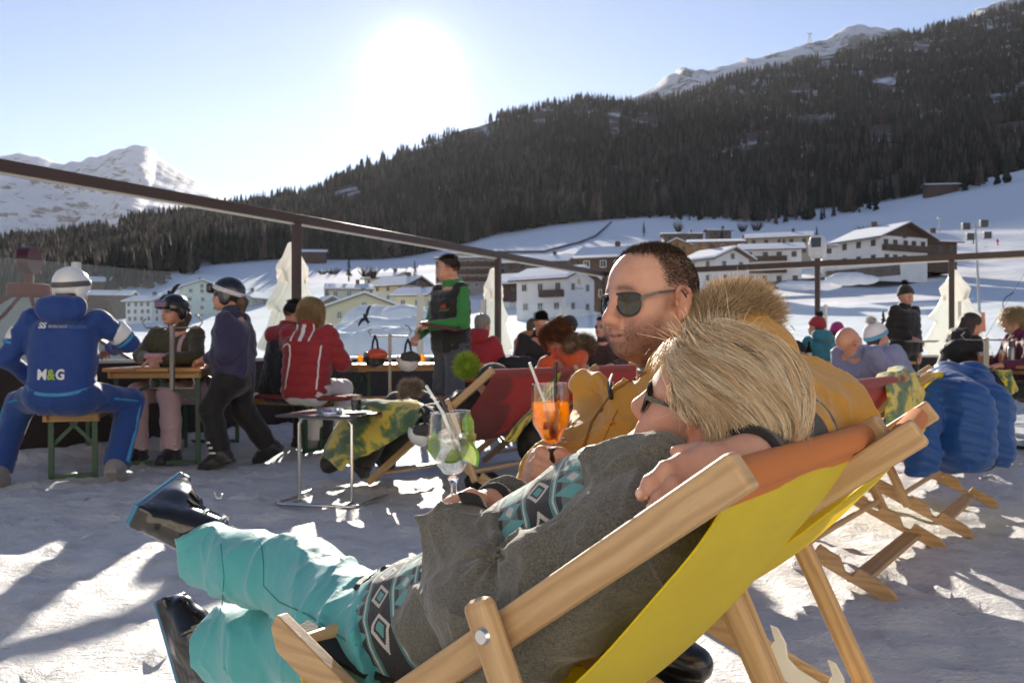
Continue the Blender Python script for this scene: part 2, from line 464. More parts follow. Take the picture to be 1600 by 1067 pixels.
def wood(name, a, b, rough=.45):
    n = NT(name); v = n.coord('UV', (1.1, 22, 1)); f = n.noise(v, 2.2, 8, .68, .9)
    v2 = n.coord('UV', (.55, 4.2, 1)); g = n.n('ShaderNodeTexWave', {'Vector': v2, 'Scale': 2.6, 'Distortion': 11.0, 'Detail': 4.0, 'Detail Scale': 1.1, 'Detail Roughness': .6}, bands_direction='Y').outputs[1]
    g = n.math('POWER', g, 1.6)
    c = n.mix(n.math('MULTIPLY_ADD', f, 2.4, -.7, clamp=True), (*a, 1), (*b, 1))
    c = n.mix(n.math('MULTIPLY', g, .42), c, (a[0]*.60, a[1]*.50, a[2]*.42, 1))
    pores = n.noise(n.coord('UV', (10, 420, 1)), 3, 3, .7); pk = n.math('MULTIPLY_ADD', pores, 6, -3.4, clamp=True)
    c = n.mix(n.math('MULTIPLY', pk, .45), c, (a[0]*.42, a[1]*.34, a[2]*.28, 1))
    dirt = n.math('MULTIPLY_ADD', n.noise(n.coord('UV', (3, 5, 1)), 3, 6, .7), 4, -2.3, clamp=True)
    c = n.mix(n.math('MULTIPLY', dirt, .30), c, (a[0]*.5, a[1]*.46, a[2]*.44, 1))
    return n.done(n.pbr(c, n.math('MULTIPLY_ADD', f, .25, rough-.1), Normal=n.bump(n.math('ADD', f, n.math('MULTIPLY', pores, .6)), .35, .002), Specular_IOR_Level=.35))
def cloth_trans(name, col, tcol, tw=.5, fade=.1):          # thin woven cloth that lets light through
    n = NT(name); co = n.coord('UV', (1, 1, 1)); f = n.noise(co, 7, 4)
    w1 = n.n('ShaderNodeTexWave', {'Vector': co, 'Scale': 260.0, 'Distortion': .6}, bands_direction='X').outputs[1]
    w2 = n.n('ShaderNodeTexWave', {'Vector': co, 'Scale': 260.0, 'Distortion': .6}, bands_direction='Y').outputs[1]
    c = n.mix(f, (*[x*(1-fade) for x in col], 1), (*[min(1, x*(1+fade)) for x in col], 1))
    big = n.noise(n.coord('UV', (9, .9, 1)), 3, 3)
    nb = n.bump(n.math('ADD', n.math('ADD', w1, w2), n.math('MULTIPLY', big, 14)), .35, .0015)
    p = n.pbr(c, .8, Normal=nb, Sheen_Weight=.2)
    tcm = n.mix(f, (*[x*(1-fade) for x in tcol], 1), (*[min(1, x*(1+fade)) for x in tcol], 1))
    tr = n.n('ShaderNodeBsdfTranslucent', {'Color': tcm, 'Normal': nb}).outputs[0]
    return n.done(n.n('ShaderNodeMixShader', {0: tw, 1: p, 2: tr}).outputs[0])
# ================================================================== land: valley, slopes, forest, mountains
def curve(xs, ys): return lambda x: np.interp(x, xs, ys)
SKY = curve([-700,-300,0,60,130,200,300,380,480,560,640,720,800,870,920,1000,1060,1120,1250,1400,1500,1600,1800,2300],
            [392,390,392,389,376,362,342,325,309,268,236,206,183,166,158,163,151,131,99,60,35,9,-45,-160])
FBASE = curve([-700,0,120,180,230,270,330,400,480,560,620,700,780,840,900,1000,1100,1200,1300,1400,1500,1600,2300],
              [480,478,470,455,435,420,410,405,402,404,407,394,375,364,354,346,342,340,330,312,290,262,130])
YSKY = curve([-700,0,200,480,800,1000,1400,1600,2300], [700,760,820,1050,1300,1400,1750,1900,2300])
YFB = curve([-700,0,200,400,800,1200,1600,2300], [330,340,380,440,480,500,520,560])
PXS = [-700,0,200,400,600,800,1000,1200,1400,1600,2300]
ROWS = [(16,[860,860,860,860,800,700,640,618,615,615,615]),(30,[700,690,690,690,650,606,583,575,572,570,565]),
        (60,[610,600,600,600,578,560,548,541,538,532,522]),(110,[565,560,560,556,536,515,507,503,497,486,462]),
        (170,[540,535,531,525,512,487,474,460,446,430,392]),(250,[515,508,502,487,468,446,428,410,388,362,310])]
def land_raw(px, Y):
    px = np.asarray(px, float); Y = np.asarray(Y, float)
    px, Y = np.broadcast_arrays(px, Y)
    ks = [np.log(np.full(px.shape, r[0])) for r in ROWS]; vs = [np.interp(px, PXS, r[1]) for r in ROWS]
    yf = YFB(px); ys = YSKY(px); fb = FBASE(px); sk = SKY(px)
    ks += [np.log(yf)]; vs += [fb]
    for t in (.25, .5, .75, 1.0):
        ks.append(np.log(yf+(ys-yf)*t)); vs.append(fb+(sk-fb)*(t**.85))
    ks.append(np.log(ys*1.25)); vs.append(sk+60)
    ly = np.log(Y); r = np.where(ly < ks[0], vs[0]+(1-np.exp(0))*0, 0.0)
    for i in range(len(ks)-1):
        t = np.clip((ly-ks[i])/(ks[i+1]-ks[i]), 0, 1); s = t*t*(3-2*t)*.35+t*.65
        m = (ly >= ks[i]) if i else np.ones(px.shape, bool)
        r = np.where(m, vs[i]+(vs[i+1]-vs[i])*s, r)
    return r
_GP = np.linspace(-760, 2360, 520); _GL = np.linspace(math.log(12), math.log(3200), 560)
def _table():
    pp, ll = np.meshgrid(_GP, _GL, indexing='ij'); t = land_raw(pp, np.exp(ll))
    k = np.exp(-.5*(np.arange(-30, 31)/11.0)**2); k /= k.sum()
    q = np.pad(t, ((0, 0), (30, 30)), mode='edge'); sm_ = sum(k[i]*q[:, i:i+t.shape[1]] for i in range(61))
    k2 = np.exp(-.5*(np.arange(-8, 9)/3.5)**2); k2 /= k2.sum(); q = np.pad(sm_, ((8, 8), (0, 0)), mode='edge')
    sm_ = sum(k2[i]*q[i:i+t.shape[0]] for i in range(17))
    far = np.clip((np.exp(ll)/YSKY(pp)-.80)/.15, 0, 1)          # the skyline itself stays as measured
    return sm_*(1-far)+t*far
_LT = _table()
def land_py(px, Y):                                  # photo row of the ground at column px, depth Y
    px, Y = np.broadcast_arrays(np.asarray(px, float), np.asarray(Y, float))
    a = np.clip((px-_GP[0])/(_GP[1]-_GP[0]), 0, len(_GP)-1.001); b = np.clip((np.log(Y)-_GL[0])/(_GL[1]-_GL[0]), 0, len(_GL)-1.001)
    i = a.astype(int); j = b.astype(int); u = a-i; v = b-j
    return (_LT[i, j]*(1-u)+_LT[i+1, j]*u)*(1-v)+(_LT[i, j+1]*(1-u)+_LT[i+1, j+1]*u)*v
def land_xyz(px, Y):
    py = land_py(px, Y); Z = EYE+(HORY-py)/FPX*Y; X = (np.asarray(px, float)-800)/FPX*Y
    Q = np.stack([X, Y, np.zeros_like(X)], -1).reshape(-1, 3)
    amp = np.clip((Y-260)/400, 0, 1)
    n1 = (fbm(Q/90.0, 4, 3)-.5).reshape(X.shape)*amp*14+(fbm(Q/14.0, 3, 9)-.5).reshape(X.shape)*np.clip((Y-25)/150, 0, 1)*.55
    return X, Y, Z+n1
def build_land():
    nx, ny = 330, 240
    px = np.linspace(-700, 2300, nx); s = np.linspace(0, 1, ny)
    PX, S_ = np.meshgrid(px, s, indexing='ij'); yend = YSKY(PX)*1.25
    Y = np.exp(np.log(15.0)+(np.log(yend)-np.log(15.0))*S_)
    X, Y, Z = land_xyz(PX, Y)
    Z[:, -1] -= 60
    # edge strip reaching in under the terrace
    V = np.stack([X, Y, Z], -1)
    near = V[:, :1].copy(); near[..., :2] *= .25; near[..., 2] = np.minimum(near[..., 2], -.35)-.4
    V = np.concatenate([near, V], 1); ny += 1
    I = np.arange(nx*ny).reshape(nx, ny)
    F = np.stack([I[:-1, :-1], I[1:, :-1], I[1:, 1:], I[:-1, 1:]], -1).reshape(-1, 4)
    me = np_mesh('snowy_hillside', V.reshape(-1, 3), F)
    forest = np.clip((V[..., 1]-YFB(np.concatenate([PX[:, :1], PX], 1))+10)/40, 0, 1).reshape(-1)
    set_attr(me, 'Col', np.stack([forest]*3, 1))
    n = NT('hillside_snow'); co = n.coord('Object'); fa = attr_col(n)
    big = n.noise(co, .012, 6, .6); mid = n.noise(co, .12, 5, .6)
    bare = n.math('MULTIPLY_ADD', n.noise(co, .02, 6, .65), 7.0, -2.4, clamp=True)
    snow = n.mix(mid, (.80, .81, .83, 1), (.86, .86, .87, 1))
    floor_ = n.mix(big, (.10, .075, .06, 1), (.17, .13, .11, 1))
    c = n.mix(n.math('MULTIPLY', fa, bare), snow, floor_)
    tracks = n.noise(n.coord('Object', (.35, .08, .2), (0, 0, .5)), 1.3, 5, .7)
    b = n.bump(n.math('ADD', tracks, n.math('MULTIPLY', mid, 2.0)), .55, .35)
    m = n.done(n.pbr(c, .95, Normal=b, Specular_IOR_Level=.05))
    tag(link_mesh('snowy_hillside', me, None, [m]), kind='structure')
build_land()

def clearing(px, py):                                # where the wood thins to bare snow
    Q = np.stack([px/60, py/26, np.zeros_like(px)], 1)
    v = fbm(Q, 3, 21)
    base = np.zeros_like(px)
    for cx, cy, rx, ry in [(1010,195,45,22),(1260,190,70,14),(1180,215,40,12),(1360,300,90,16),(1560,205,70,14),(1100,318,70,12),(545,300,22,12),(900,320,40,14),(760,350,40,12),(250,395,60,14),(300,410,50,10),(960,215,18,30),(1400,290,60,20),(640,235,30,8)]:
        base = np.maximum(base, 1-np.sqrt(((px-cx)/rx)**2+((py-cy)/ry)**2))
    return v+np.clip(base, 0, 1)*.75
def build_forest():
    N = 84000
    px = RNG.uniform(-450, 1900, N); t = RNG.uniform(0, 1, N)**1.25
    yf = YFB(px); ys = YSKY(px); Y = (yf+6)+(ys*1.015-yf-6)*t
    py = land_py(px, Y)
    edge = np.clip((Y-yf)/60, 0, 1)
    cl = clearing(px, py)
    keep = (cl < .675+.06*RNG.random(N)) & (RNG.random(N) < .45+.55*edge)
    px, Y = px[keep], Y[keep]
    # copses standing in the meadow above the village
    for cx, y0, y1, w, k in [(215,415,455,60,90),(150,420,470,50,90),(290,412,430,25,40),(30,430,480,70,120),(1130,338,352,110,70),(1250,336,345,60,40),(1330,322,332,50,40),(1500,285,297,60,60),(1480,296,300,40,20),(1180,345,352,40,15)]:
        q = RNG.normal(cx, w*.4, k); yy = np.full(k, 0.0); tgt = RNG.uniform(y0, y1, k); yg = np.linspace(180, 640, 120)
        for i in range(k):
            pr = land_py(np.full(120, q[i]), yg); yy[i] = yg[np.argmin(np.abs(pr-tgt[i]))]
        px = np.concatenate([px, q]); Y = np.concatenate([Y, yy])
    X, Y, Z = land_xyz(px, Y); n = len(px)
    h = RNG.uniform(7, 19, n)*np.where(RNG.random(n) < .22, .55, 1)*(.8+.4*vnoise(np.stack([X, Y, Z], 1)/60, 8)); larch = RNG.random(n) < (.42+.3*(vnoise(np.stack([X, Y, Z], 1)/120, 4)-.5))
    rad = h*np.where(larch, RNG.uniform(.13, .19, n), RNG.uniform(.12, .17, n))
    ns = 5; tiers = [(.08, 1.0, .46), (.30, .78, .72), (.55, .5, 1.0)]
    V = []; F = []; base = 0
    for z0, rr, z1 in tiers:
        a = RNG.uniform(0, 6.28, n)[:, None]+np.arange(ns)*2*np.pi/ns
        jr = rad[:, None]*rr*RNG.uniform(.55, 1.25, (n, ns)); jz = (z0+RNG.uniform(-.06, .06, (n, ns)))*h[:, None]
        ring = np.stack([X[:, None]+np.cos(a)*jr, Y[:, None]+np.sin(a)*jr, Z[:, None]+jz], -1)
        tip = np.stack([X+RNG.normal(0, .02, n)*h, Y, Z+z1*h], -1)[:, None]
        V.append(np.concatenate([ring, tip], 1))
    V = np.concatenate(V, 1); per = V.shape[1]; ids = np.arange(n)*per
    for k in range(len(tiers)):
        o = ids+k*(ns+1)
        for i in range(ns): F.append(np.stack([o+i, o+(i+1) % ns, o+ns], 1))
    F = np.concatenate(F)
    me = np_mesh('forest', V.reshape(-1, 3), F, smooth=False)
    c1 = np.array([.022, .027, .020]); c2 = np.array([.078, .056, .045])
    col = np.where(larch[:, None], c2, c1)*RNG.uniform(.5, 1.6, (n, 1))*(.6+.8*vnoise(np.stack([X, Y, Z], 1)/35, 6))[:, None]
    set_attr(me, 'Col', np.repeat(col, per, 0))
    nn = NT('forest_needles'); m = nn.done(nn.pbr(attr_col(nn), .9, Specular_IOR_Level=.1))
    tag(link_mesh('forest', me, None, [m]), 'dense dark wood of spruce and brown larch covering the hillside', 'forest', kind='stuff')
build_forest()

def mountain(name, ridge, Yr, Yb, pyb, px0, px1, seed, rocky):
    nx, ny = 260, 110
    px = np.linspace(px0, px1, nx); rp = np.interp(px, [q[0] for q in ridge], [q[1] for q in ridge])
    rp = rp+(fbm(np.stack([px/14, px*0, px*0], 1), 4, seed)-.5)*9
    t = np.linspace(0, 1, ny); PX, T = np.meshgrid(px, t, indexing='ij')
    Y = Yb+(Yr-Yb)*T; py = pyb+(rp[:, None]-pyb)*(T**.9)
    X = (PX-800)/FPX*Y; Z = EYE+(HORY-py)/FPX*Y
    Q = np.stack([X, Y, Z], -1).reshape(-1, 3)
    rg = (1-np.abs(2*fbm(Q/420*np.array([1, .35, .5]), 5, seed)-1)).reshape(X.shape)
    rg2 = (1-np.abs(2*fbm(Q/110*np.array([1, .4, .5]), 4, seed+4)-1)).reshape(X.shape)
    env = np.sin(np.pi*np.clip(T, 0, 1))**.6
    Y2 = Y-(rg-.6)*420*env-(rg2-.6)*130*env
    V = np.stack([X, Y2, Z], -1)
    back = V[:, -1:].copy(); back[..., 1] += 900; back[..., 2] -= 700
    V = np.concatenate([V, back], 1); ny += 1
    I = np.arange(nx*ny).reshape(nx, ny)
    F = np.stack([I[:-1, :-1], I[1:, :-1], I[1:, 1:], I[:-1, 1:]], -1).reshape(-1, 4)
    n = NT(name+'_rock_and_snow'); co = n.coord('Object')
    geo = n.n('ShaderNodeNewGeometry').outputs['Normal']; sp = n.n('ShaderNodeSeparateXYZ', {0: geo}).outputs[2]
    f = n.noise(co, .006, 8, .68); f2 = n.noise(n.coord('Object', (1, .5, 2.2)), .02, 6, .7)
    k = n.math('ADD', n.math('MULTIPLY', f, 1.1), n.math('MULTIPLY', f2, .9))
    k = n.math('ADD', k, n.math('MULTIPLY', n.math('SUBTRACT', 1.0, sp), .35))
    rk = n.math('MULTIPLY_ADD', k, 9.0, rocky, clamp=True)
    c = n.mix(rk, (.84, .85, .87, 1), (.125, .135, .17, 1))
    b = n.bump(n.math('ADD', f, f2), .9, 30.0)
    m = n.done(n.pbr(c, .7, Normal=b, Specular_IOR_Level=.2))
    return tag(link_mesh(name, np_mesh(name, V.reshape(-1, 3), F), None, [m]), kind='structure')
mountain('snow_mountain', [(-800,240),(-300,255),(-60,245),(0,246),(38,238),(60,246),(100,255),(140,248),(170,240),(195,230),(215,226),(232,228),(247,243),(265,256),(285,268),(300,280),(318,290),(345,302),(380,318),(430,335),(520,360)], 5600, 3300, 425, -800, 520, 31, -10.05)
mountain('snow_mountain', [(880,180),(960,165),(1005,148),(1030,132),(1048,117),(1066,107),(1085,113),(1110,110),(1135,104),(1160,95),(1190,90),(1215,82),(1240,76),(1270,68),(1300,58),(1320,46),(1342,41),(1365,44),(1400,48),(1440,56),(1480,40),(1530,15),(1560,3),(1600,-12),(1700,-30)], 3300, 2500, 260, 880, 1700, 57, -9.75)
# ================================================================== terrace, frame, glass, parapet
CX, CY = 1.90, 17.5                                   # the corner of the terrace frame
DL = Vector((-.512, -.859, 0)); DR = Vector((.859, -.512, 0)); UPV = Vector((0, 0, 1))
def T(a, b, z=0.0):                                   # a along the left rail towards us, b along the right rail
    return Vector((CX, CY, 0))+DL*a+DR*b+Vector((0, 0, z))
def build_ground():
    A = np.r_[np.arange(-1.15, 18.6, .05), np.arange(18.6, 34, .4)]; Bx = np.r_[np.arange(-14, -1.2, .6)*0-9, np.arange(-1.15, 15.5, .05), np.arange(15.5, 30, .4)]; Bx = np.unique(np.round(Bx[Bx > -2], 4))
    AA, BB = np.meshgrid(A, Bx, indexing='ij')
    X = CX+DL.x*AA+DR.x*BB; Y = CY+DL.y*AA+DR.y*BB
    Q = np.stack([X, Y, np.zeros_like(X)], -1).reshape(-1, 3)
    z = (fbm(Q*1.1, 3, 2)-.5)*.05+(fbm(Q*6, 4, 5)-.5)*.034+np.clip(fbm(Q*14, 3, 8)-.55, 0, 1)*.10-np.clip(vnoise(Q*np.array([3.1, 4.3, 1]), 12)-.72, 0, 1)*.10
    z = z.reshape(X.shape)
    pile = np.exp(-((AA*0+BB-.22)/.16)**2)+np.exp(-((AA-.22)/.16)**2)
    z += pile*(.05+.09*fbm(Q*2.2, 3, 14).reshape(X.shape))
    edge = (AA < -1.08) | (BB < -1.08)
    z = z-.012; z[edge] = -.6
    V = np.stack([X, Y, z], -1).reshape(-1, 3); na, nb = X.shape
    I = np.arange(na*nb).reshape(na, nb)
    F = np.stack([I[:-1, :-1], I[1:, :-1], I[1:, 1:], I[:-1, 1:]], -1).reshape(-1, 4)
    n = NT('trampled_snow'); co = n.coord('Object')
    a = n.noise(co, .7, 6, .6); b = n.noise(co, 5, 7, .68); c = n.noise(co, 42, 5, .7); d = n.noise(n.coord('Object', (1, 2.6, 1), (0, 0, .6)), 9, 6, .72)
    dirt = n.math('MULTIPLY', n.math('MULTIPLY_ADD', b, 4.5, -2.2, clamp=True), n.math('MULTIPLY_ADD', a, 2.5, -.75, clamp=True))
    spk = n.math('MULTIPLY', n.math('MULTIPLY_ADD', d, 9, -5.1, clamp=True), n.math('MULTIPLY_ADD', c, 5, -2.2, clamp=True))
    col = n.mix(a, (.58, .575, .58, 1), (.76, .755, .755, 1))
    col = n.mix(n.math('MULTIPLY', dirt, .85), col, (.34, .305, .275, 1))
    col = n.mix(n.math('MULTIPLY', spk, .75), col, (.16, .13, .11, 1))
    h = n.math('ADD', n.math('MULTIPLY', b, .7), n.math('ADD', n.math('MULTIPLY', c, .35), n.math('MULTIPLY', d, .6)))
    m = n.done(n.pbr(col, .5, Normal=n.bump(h, .9, .04), Specular_IOR_Level=.35))
    tag(link_mesh('terrace_ground', np_mesh('terrace_ground', V, F), None, [m]), kind='structure')
build_ground()
BROWN = mat('brown_painted_steel', (.055, .028, .020), .42, var=.15, bump=.1, bs=90)
ALU = mat('brushed_aluminium', (.62, .58, .53), .38, metal=.55, var=.06)
DARKWOOD = mat('dark_stained_boards', (.035, .024, .018), .7, var=.3, bump=.3, bs=30)
SILL = mat('pale_metal_sill', (.6, .6, .6), .35, metal=.6)
def glass_mat(name, tint, frost=.06):
    n = NT(name); co = n.coord('Object')
    fr = n.n('ShaderNodeFresnel', {'IOR': 1.45}).outputs[0]
    bf = n.n('ShaderNodeNewGeometry').outputs['Backfacing']; fr = n.math('MULTIPLY', fr, n.math('SUBTRACT', 1.0, bf))
    sm = n.math('MULTIPLY_ADD', n.noise(co, 1.6, 5, .6), frost*2, 0.0)
    tr = n.n('ShaderNodeBsdfTransparent', {'Color': (*tint, 1)}).outputs[0]
    gl = n.n('ShaderNodeBsdfGlossy', {'Roughness': .02}).outputs[0]
    df = n.n('ShaderNodeBsdfTranslucent', {'Color': (.85, .88, .92, 1)}).outputs[0]
    a = n.n('ShaderNodeMixShader', {0: sm, 1: tr, 2: df}).outputs[0]
    return n.done(n.n('ShaderNodeMixShader', {0: n.math('MULTIPLY', fr, .7), 1: a, 2: gl}).outputs[0])
PANE = glass_mat('windbreak_glass', (.93, .965, .975), .012)
HR = 2.5                                              # top of the frame
POST_L = [0.0, 4.16, 8.67]; POST_R = [4.19, 6.34]
def frame_run(label, a_of, posts, end):
    root = empty('railing_frame', a_of(0), 0, label, 'railing', 'steel frames round the terrace')
    def L(p): return p-a_of(0)
    side = (a_of(1)-a_of(0)).normalized()
    MB().bar(L(a_of(.056, HR-.05)), L(a_of(end, HR-.05)), .10, .10).build('top_rail', BROWN, root, bevel=.006)
    MB().bar(L(a_of(.056, HR-.112)), L(a_of(end, HR-.112)), .03, .022).build('light_strip', ALU, root)
    for s in posts:
        MB().bar(L(a_of(s, 0)), L(a_of(s, HR-.10)), .085, .085, side).build('post', BROWN, root, bevel=.005)
    return root
frame_run('brown steel frame with tall posts running along the umbrella bar side', lambda s, z=0: T(s, 0, z), POST_L, 14)
frame_run('brown steel frame with tall posts running along the ski slope side', lambda s, z=0: T(0, s, z), POST_R, 12)
MB().bar(T(0, 0, HR-.10), T(0, 0, HR), .11, .11, DL).build('corner_cap', BROWN, bpy.data.objects['railing_frame'] if False else None)
o = bpy.data.objects['corner_cap']; o.parent = bpy.data.objects['railing_frame']; o.location = -Vector((CX, CY, 0))
def windbreak(label, f, posts, end):                  # parapet and glass screen, outside the frame
    root = empty('parapet_wall', f(0), 0, label.replace('clear glass windbreak', 'dark boarded parapet').replace('set on', 'under') if False else label[1], 'wall', 'parapets round the terrace')
    o0 = f(0)
    b = MB(); b.bar(f(0, .39)-o0, f(end, .39)-o0, .10, .78); b.build('boarding', DARKWOOD, root)
    MB().bar(f(0, .80)-o0, f(end, .80)-o0, .16, .035).build('sill', SILL, root, bevel=.004)
    g = empty('glass_windbreak', f(0), 0, label[0], 'glass screen', 'glass windbreaks round the terrace')
    s0 = 0.0
    for p in posts+[end]:
        MB().bar(f(s0+.045, 1.265)-o0, f(p-.045, 1.265)-o0, .012, .88).build('pane', PANE, g)
        if p != end: MB().bar(f(p, .82)-o0, f(p, 1.72)-o0, .085, .05, (f(1)-f(0)).normalized()).build('post', ALU, g, bevel=.004)
        s0 = p
windbreak(('clear glass windbreak in front of the umbrella bar roof', 'dark boarded parapet behind the beer tables'), lambda s, z=0: T(s, -.16, z), [1.5, 4.35, 6.05, 11.3], 14.5)
windbreak(('clear glass windbreak in front of the ski slope', 'dark boarded parapet in front of the ski slope'), lambda s, z=0: T(-.16, s, z), [1.8, 4.3, 6.45, 8.6], 12)

# bird silhouettes stuck on the glass
BLACK = mat('black_film', (.008, .008, .009), .6, var=.05)
BIRD = [(-.5,.02),(-.36,.10),(-.2,.12),(-.08,.07),(-.03,.13),(0,.17),(.03,.13),(.08,.08),(.22,.16),(.38,.17),(.52,.10),(.36,.07),(.2,0),(.08,-.05),(.05,-.2),(.08,-.27),(0,-.24),(-.08,-.27),(-.05,-.2),(-.09,-.05),(-.22,0),(-.38,.0)]
def bird(px, py, side, size, rot, label):
    d = Vector(((px-800)/FPX, 1, (HORY-py)/FPX)); n = DR if side == 'L' else DL; ax = DL if side == 'L' else DR
    q = T(0, -.150) if side == 'L' else T(-.150, 0)
    t = (q-Vector((0, 0, 0))).dot(n)/d.dot(n); p = Vector((0, 0, EYE))+d*t
    c, s = math.cos(rot), math.sin(rot); x = -ax if side == 'L' else ax
    out = [((u*c-v*s)*size, (u*s+v*c)*size) for u, v in BIRD]
    o = MB().prism(out, (0, 0, 0), x, UPV, .002).build('bird_sticker', BLACK); o.location = p
    tag(o, label, 'sticker', 'bird silhouettes on the glass')
bird(571, 496, 'L', .40, .75, 'black bird silhouette on the glass beside the yellow house')
bird(266, 461, 'L', .34, .55, 'black bird silhouette above the helmet of the olive jacket')
bird(835, 499, 'L', .28, 1.3, 'narrow black bird silhouette above the crowd by the star hotel')
bird(929, 534, 'L', .34, 1.9, 'black bird silhouette beside the face of the man in dark sunglasses')
bird(1381, 500, 'R', .32, 1.35, 'black bird silhouette on the glass beside the cook')
bird(668, 512, 'L', .3, 1.2, 'black bird silhouette half hidden behind the waiter')

# moulded white tree lamps (unlit plastic fir trees)
def tree_mat():
    n = NT('white_translucent_plastic'); co = n.coord('Object')
    p = n.pbr((.80, .79, .75, 1), .35, Subsurface_Weight=.0)
    t = n.n('ShaderNodeBsdfTranslucent', {'Color': (.97, .95, .90, 1)}).outputs[0]
    return n.done(n.n('ShaderNodeMixShader', {0: .52, 1: p, 2: t}).outputs[0])
TREEM = tree_mat()
H2 = [(0,2.30),(.04,2.29),(.13,2.12),(.235,2.0),(.245,1.965),(.225,1.945),(.155,1.92),(.27,1.68),(.395,1.52),(.41,1.485),(.39,1.46),(.30,1.43),(.40,1.2),(.545,.98),(.56,.94),(.53,.91),(.43,.89),(.50,.62),(.62,.40),(.63,.35),(.60,.32),(.13,.30),(.13,.0)]
def tree_lamp(p, ax, label):
    r = empty('tree_lamp', p, 0, label, 'tree lamp', 'white plastic fir trees behind the glass')
    nz = Vector(ax).cross(UPV)
    oc = [(x, z) for x, z in H2]+[(-x, z) for x, z in reversed(H2)][:-1]
    c = 1.1
    def ring(k, off):
        return [Vector(ax)*(x*k)+UPV*((z-c)*(k if z > .31 else 1)+c)+nz*off for x, z in oc]
    rings = [ring(.80, -.07), ring(.86, -.075), ring(.90, -.055), ring(.985, -.05), ring(1, -.03), ring(1, .03), ring(.985, .05), ring(.90, .055), ring(.86, .075), ring(.80, .07)]
    n = len(oc); V = [v for q in rings for v in q]; F = []
    for i in range(len(rings)-1):
        for k in range(n): F.append((i*n+k, (i+1)*n+k, (i+1)*n+(k+1) % n, i*n+(k+1) % n))
    F += [tuple(range(n)), tuple(range(len(rings)*n-1, (len(rings)-1)*n-1, -1))]
    MB().add(V, F).build('moulded_shell', TREEM, r, bevel=.008)
    MB().lathe([(.26, -.0), (.26, .03), (.2, .06), (0, .06)], 24).build('foot', mat('grey_plastic', (.35, .35, .35), .5), r)
def beyond(px, side, off):
    d = Vector(((px-800)/FPX, 1, 0)); n = DR if side == 'L' else DL
    q = T(0, -off) if side == 'L' else T(-off, 0); t = q.dot(n)/d.dot(n); return d*t
tree_lamp(beyond(457, 'L', .75), -DL, 'white plastic fir tree lamp behind the couple in red jackets')
tree_lamp(beyond(771, 'L', .45), -DL, 'white plastic fir tree lamp half hidden behind the waiter')
tree_lamp(beyond(1492, 'R', .75), DR, 'white plastic fir tree lamp in front of the ski slope')

# umbrella bar beyond the parapet: cream ribbed roof, red drum and round sign on top
def umbrella_bar():
    Yc = 17.5; q = P(45, 462, Yc); base = Vector((q.x, q.y, -3.0))
    r = empty('umbrella_bar', base, 0, 'cream tent roof of the umbrella bar with red drum and round sign on top', 'umbrella bar')
    cream = mat('cream_roof_membrane', (.46, .45, .36), .6, var=.12, vs=1.5, bump=.15, bs=8)
    red = mat('red_painted_metal', (.13, .016, .015), .6, var=.2, spec=.2)
    top = q.z+3.0; n = 12; b = MB(); ribs = MB(); Rr = 3.9
    prof = [(.34, top-.02), (1.0, top-.42), (2.0, top-.93), (3.0, top-1.36), (Rr, top-1.68), (Rr, top-1.95)]
    for i in range(n):
        a0 = 2*math.pi*i/n+.1; a1 = 2*math.pi*(i+1)/n+.1; g = []
        for rr, z in prof:
            row = []
            for k in range(7):
                t = k/6; p = Vector((math.cos(a0), math.sin(a0), 0)).lerp(Vector((math.cos(a1), math.sin(a1), 0)), t)*rr
                row.append(Vector((p.x, p.y, z-.10*math.sin(math.pi*t)*rr/Rr)))
            g.append(row)
        b.sheet(g)
        ribs.tube([Vector((math.cos(a0)*rr, math.sin(a0)*rr, z+.01)) for rr, z in prof], .035, 6)
    b.build('canopy', cream, r); ribs.build('ribs', red, r)
    MB().lathe([(.36, top-.06), (.41, top), (.41, top+.22), (.36, top+.24), (0, top+.26)], 28).build('drum', red, r)
    MB().tube([(0, 0, top+.25), (0, 0, top+.5)], .09, 10).build('neck', red, r)
    s = MB(); s.tube([(-.10, 0, top+.72), (.13, 0, top+.72)], .285, 28); so_ = s.build('round_sign', mat('dark_red_metal', (.07, .012, .014), .4), r)
    MB().tube([(-.115, 0, top+.72), (-.10, 0, top+.72)], .26, 28).build('sign_face', mat('white_sign_face', (.7, .7, .68), .5), so_)
    MB().tube([(0, 0, 0), (0, 0, top-.1)], .12, 12).build('mast', red, r)
    MB().lathe([(2.6, 0), (2.6, 1.15), (2.75, 1.15), (2.75, 1.2), (0, 1.2)], 24).build('bar_counter', DARKWOOD, r)
umbrella_bar()
# ================================================================== village
PL = {}
def plaster(name, c): return mat('plaster_'+name, c, .8, var=.07, vs=.6, bump=.1, bs=6)
WHITE = plaster('white', (.74, .72, .69)); YEL = plaster('yellow', (.70, .62, .36)); CREAM = plaster('cream', (.62, .57, .42)); GREEN = plaster('pale_green', (.58, .66, .58))
TIMB = mat('dark_timber', (.085, .05, .033), .7, var=.35, vs=2, bump=.2, bs=10); OCH = mat('ochre_timber', (.34, .17, .06), .7, var=.25, vs=2)
GREYT = mat('weathered_timber', (.13, .10, .08), .8, var=.3, vs=2); EAVE = mat('brown_eaves', (.12, .075, .05), .7, var=.2)
RSNOW = mat('roof_snow', (.84, .85, .87), .9, spec=.1, var=.03, vs=.5, bump=.25, bs=2, bd=.1)
WGLASS = mat('window_glass', (.035, .04, .05), .12, var=.3, vs=.4); WFR = mat('window_frame_white', (.6, .58, .54), .6); WFB = mat('window_frame_brown', (.12, .07, .04), .6)
_WM = {}
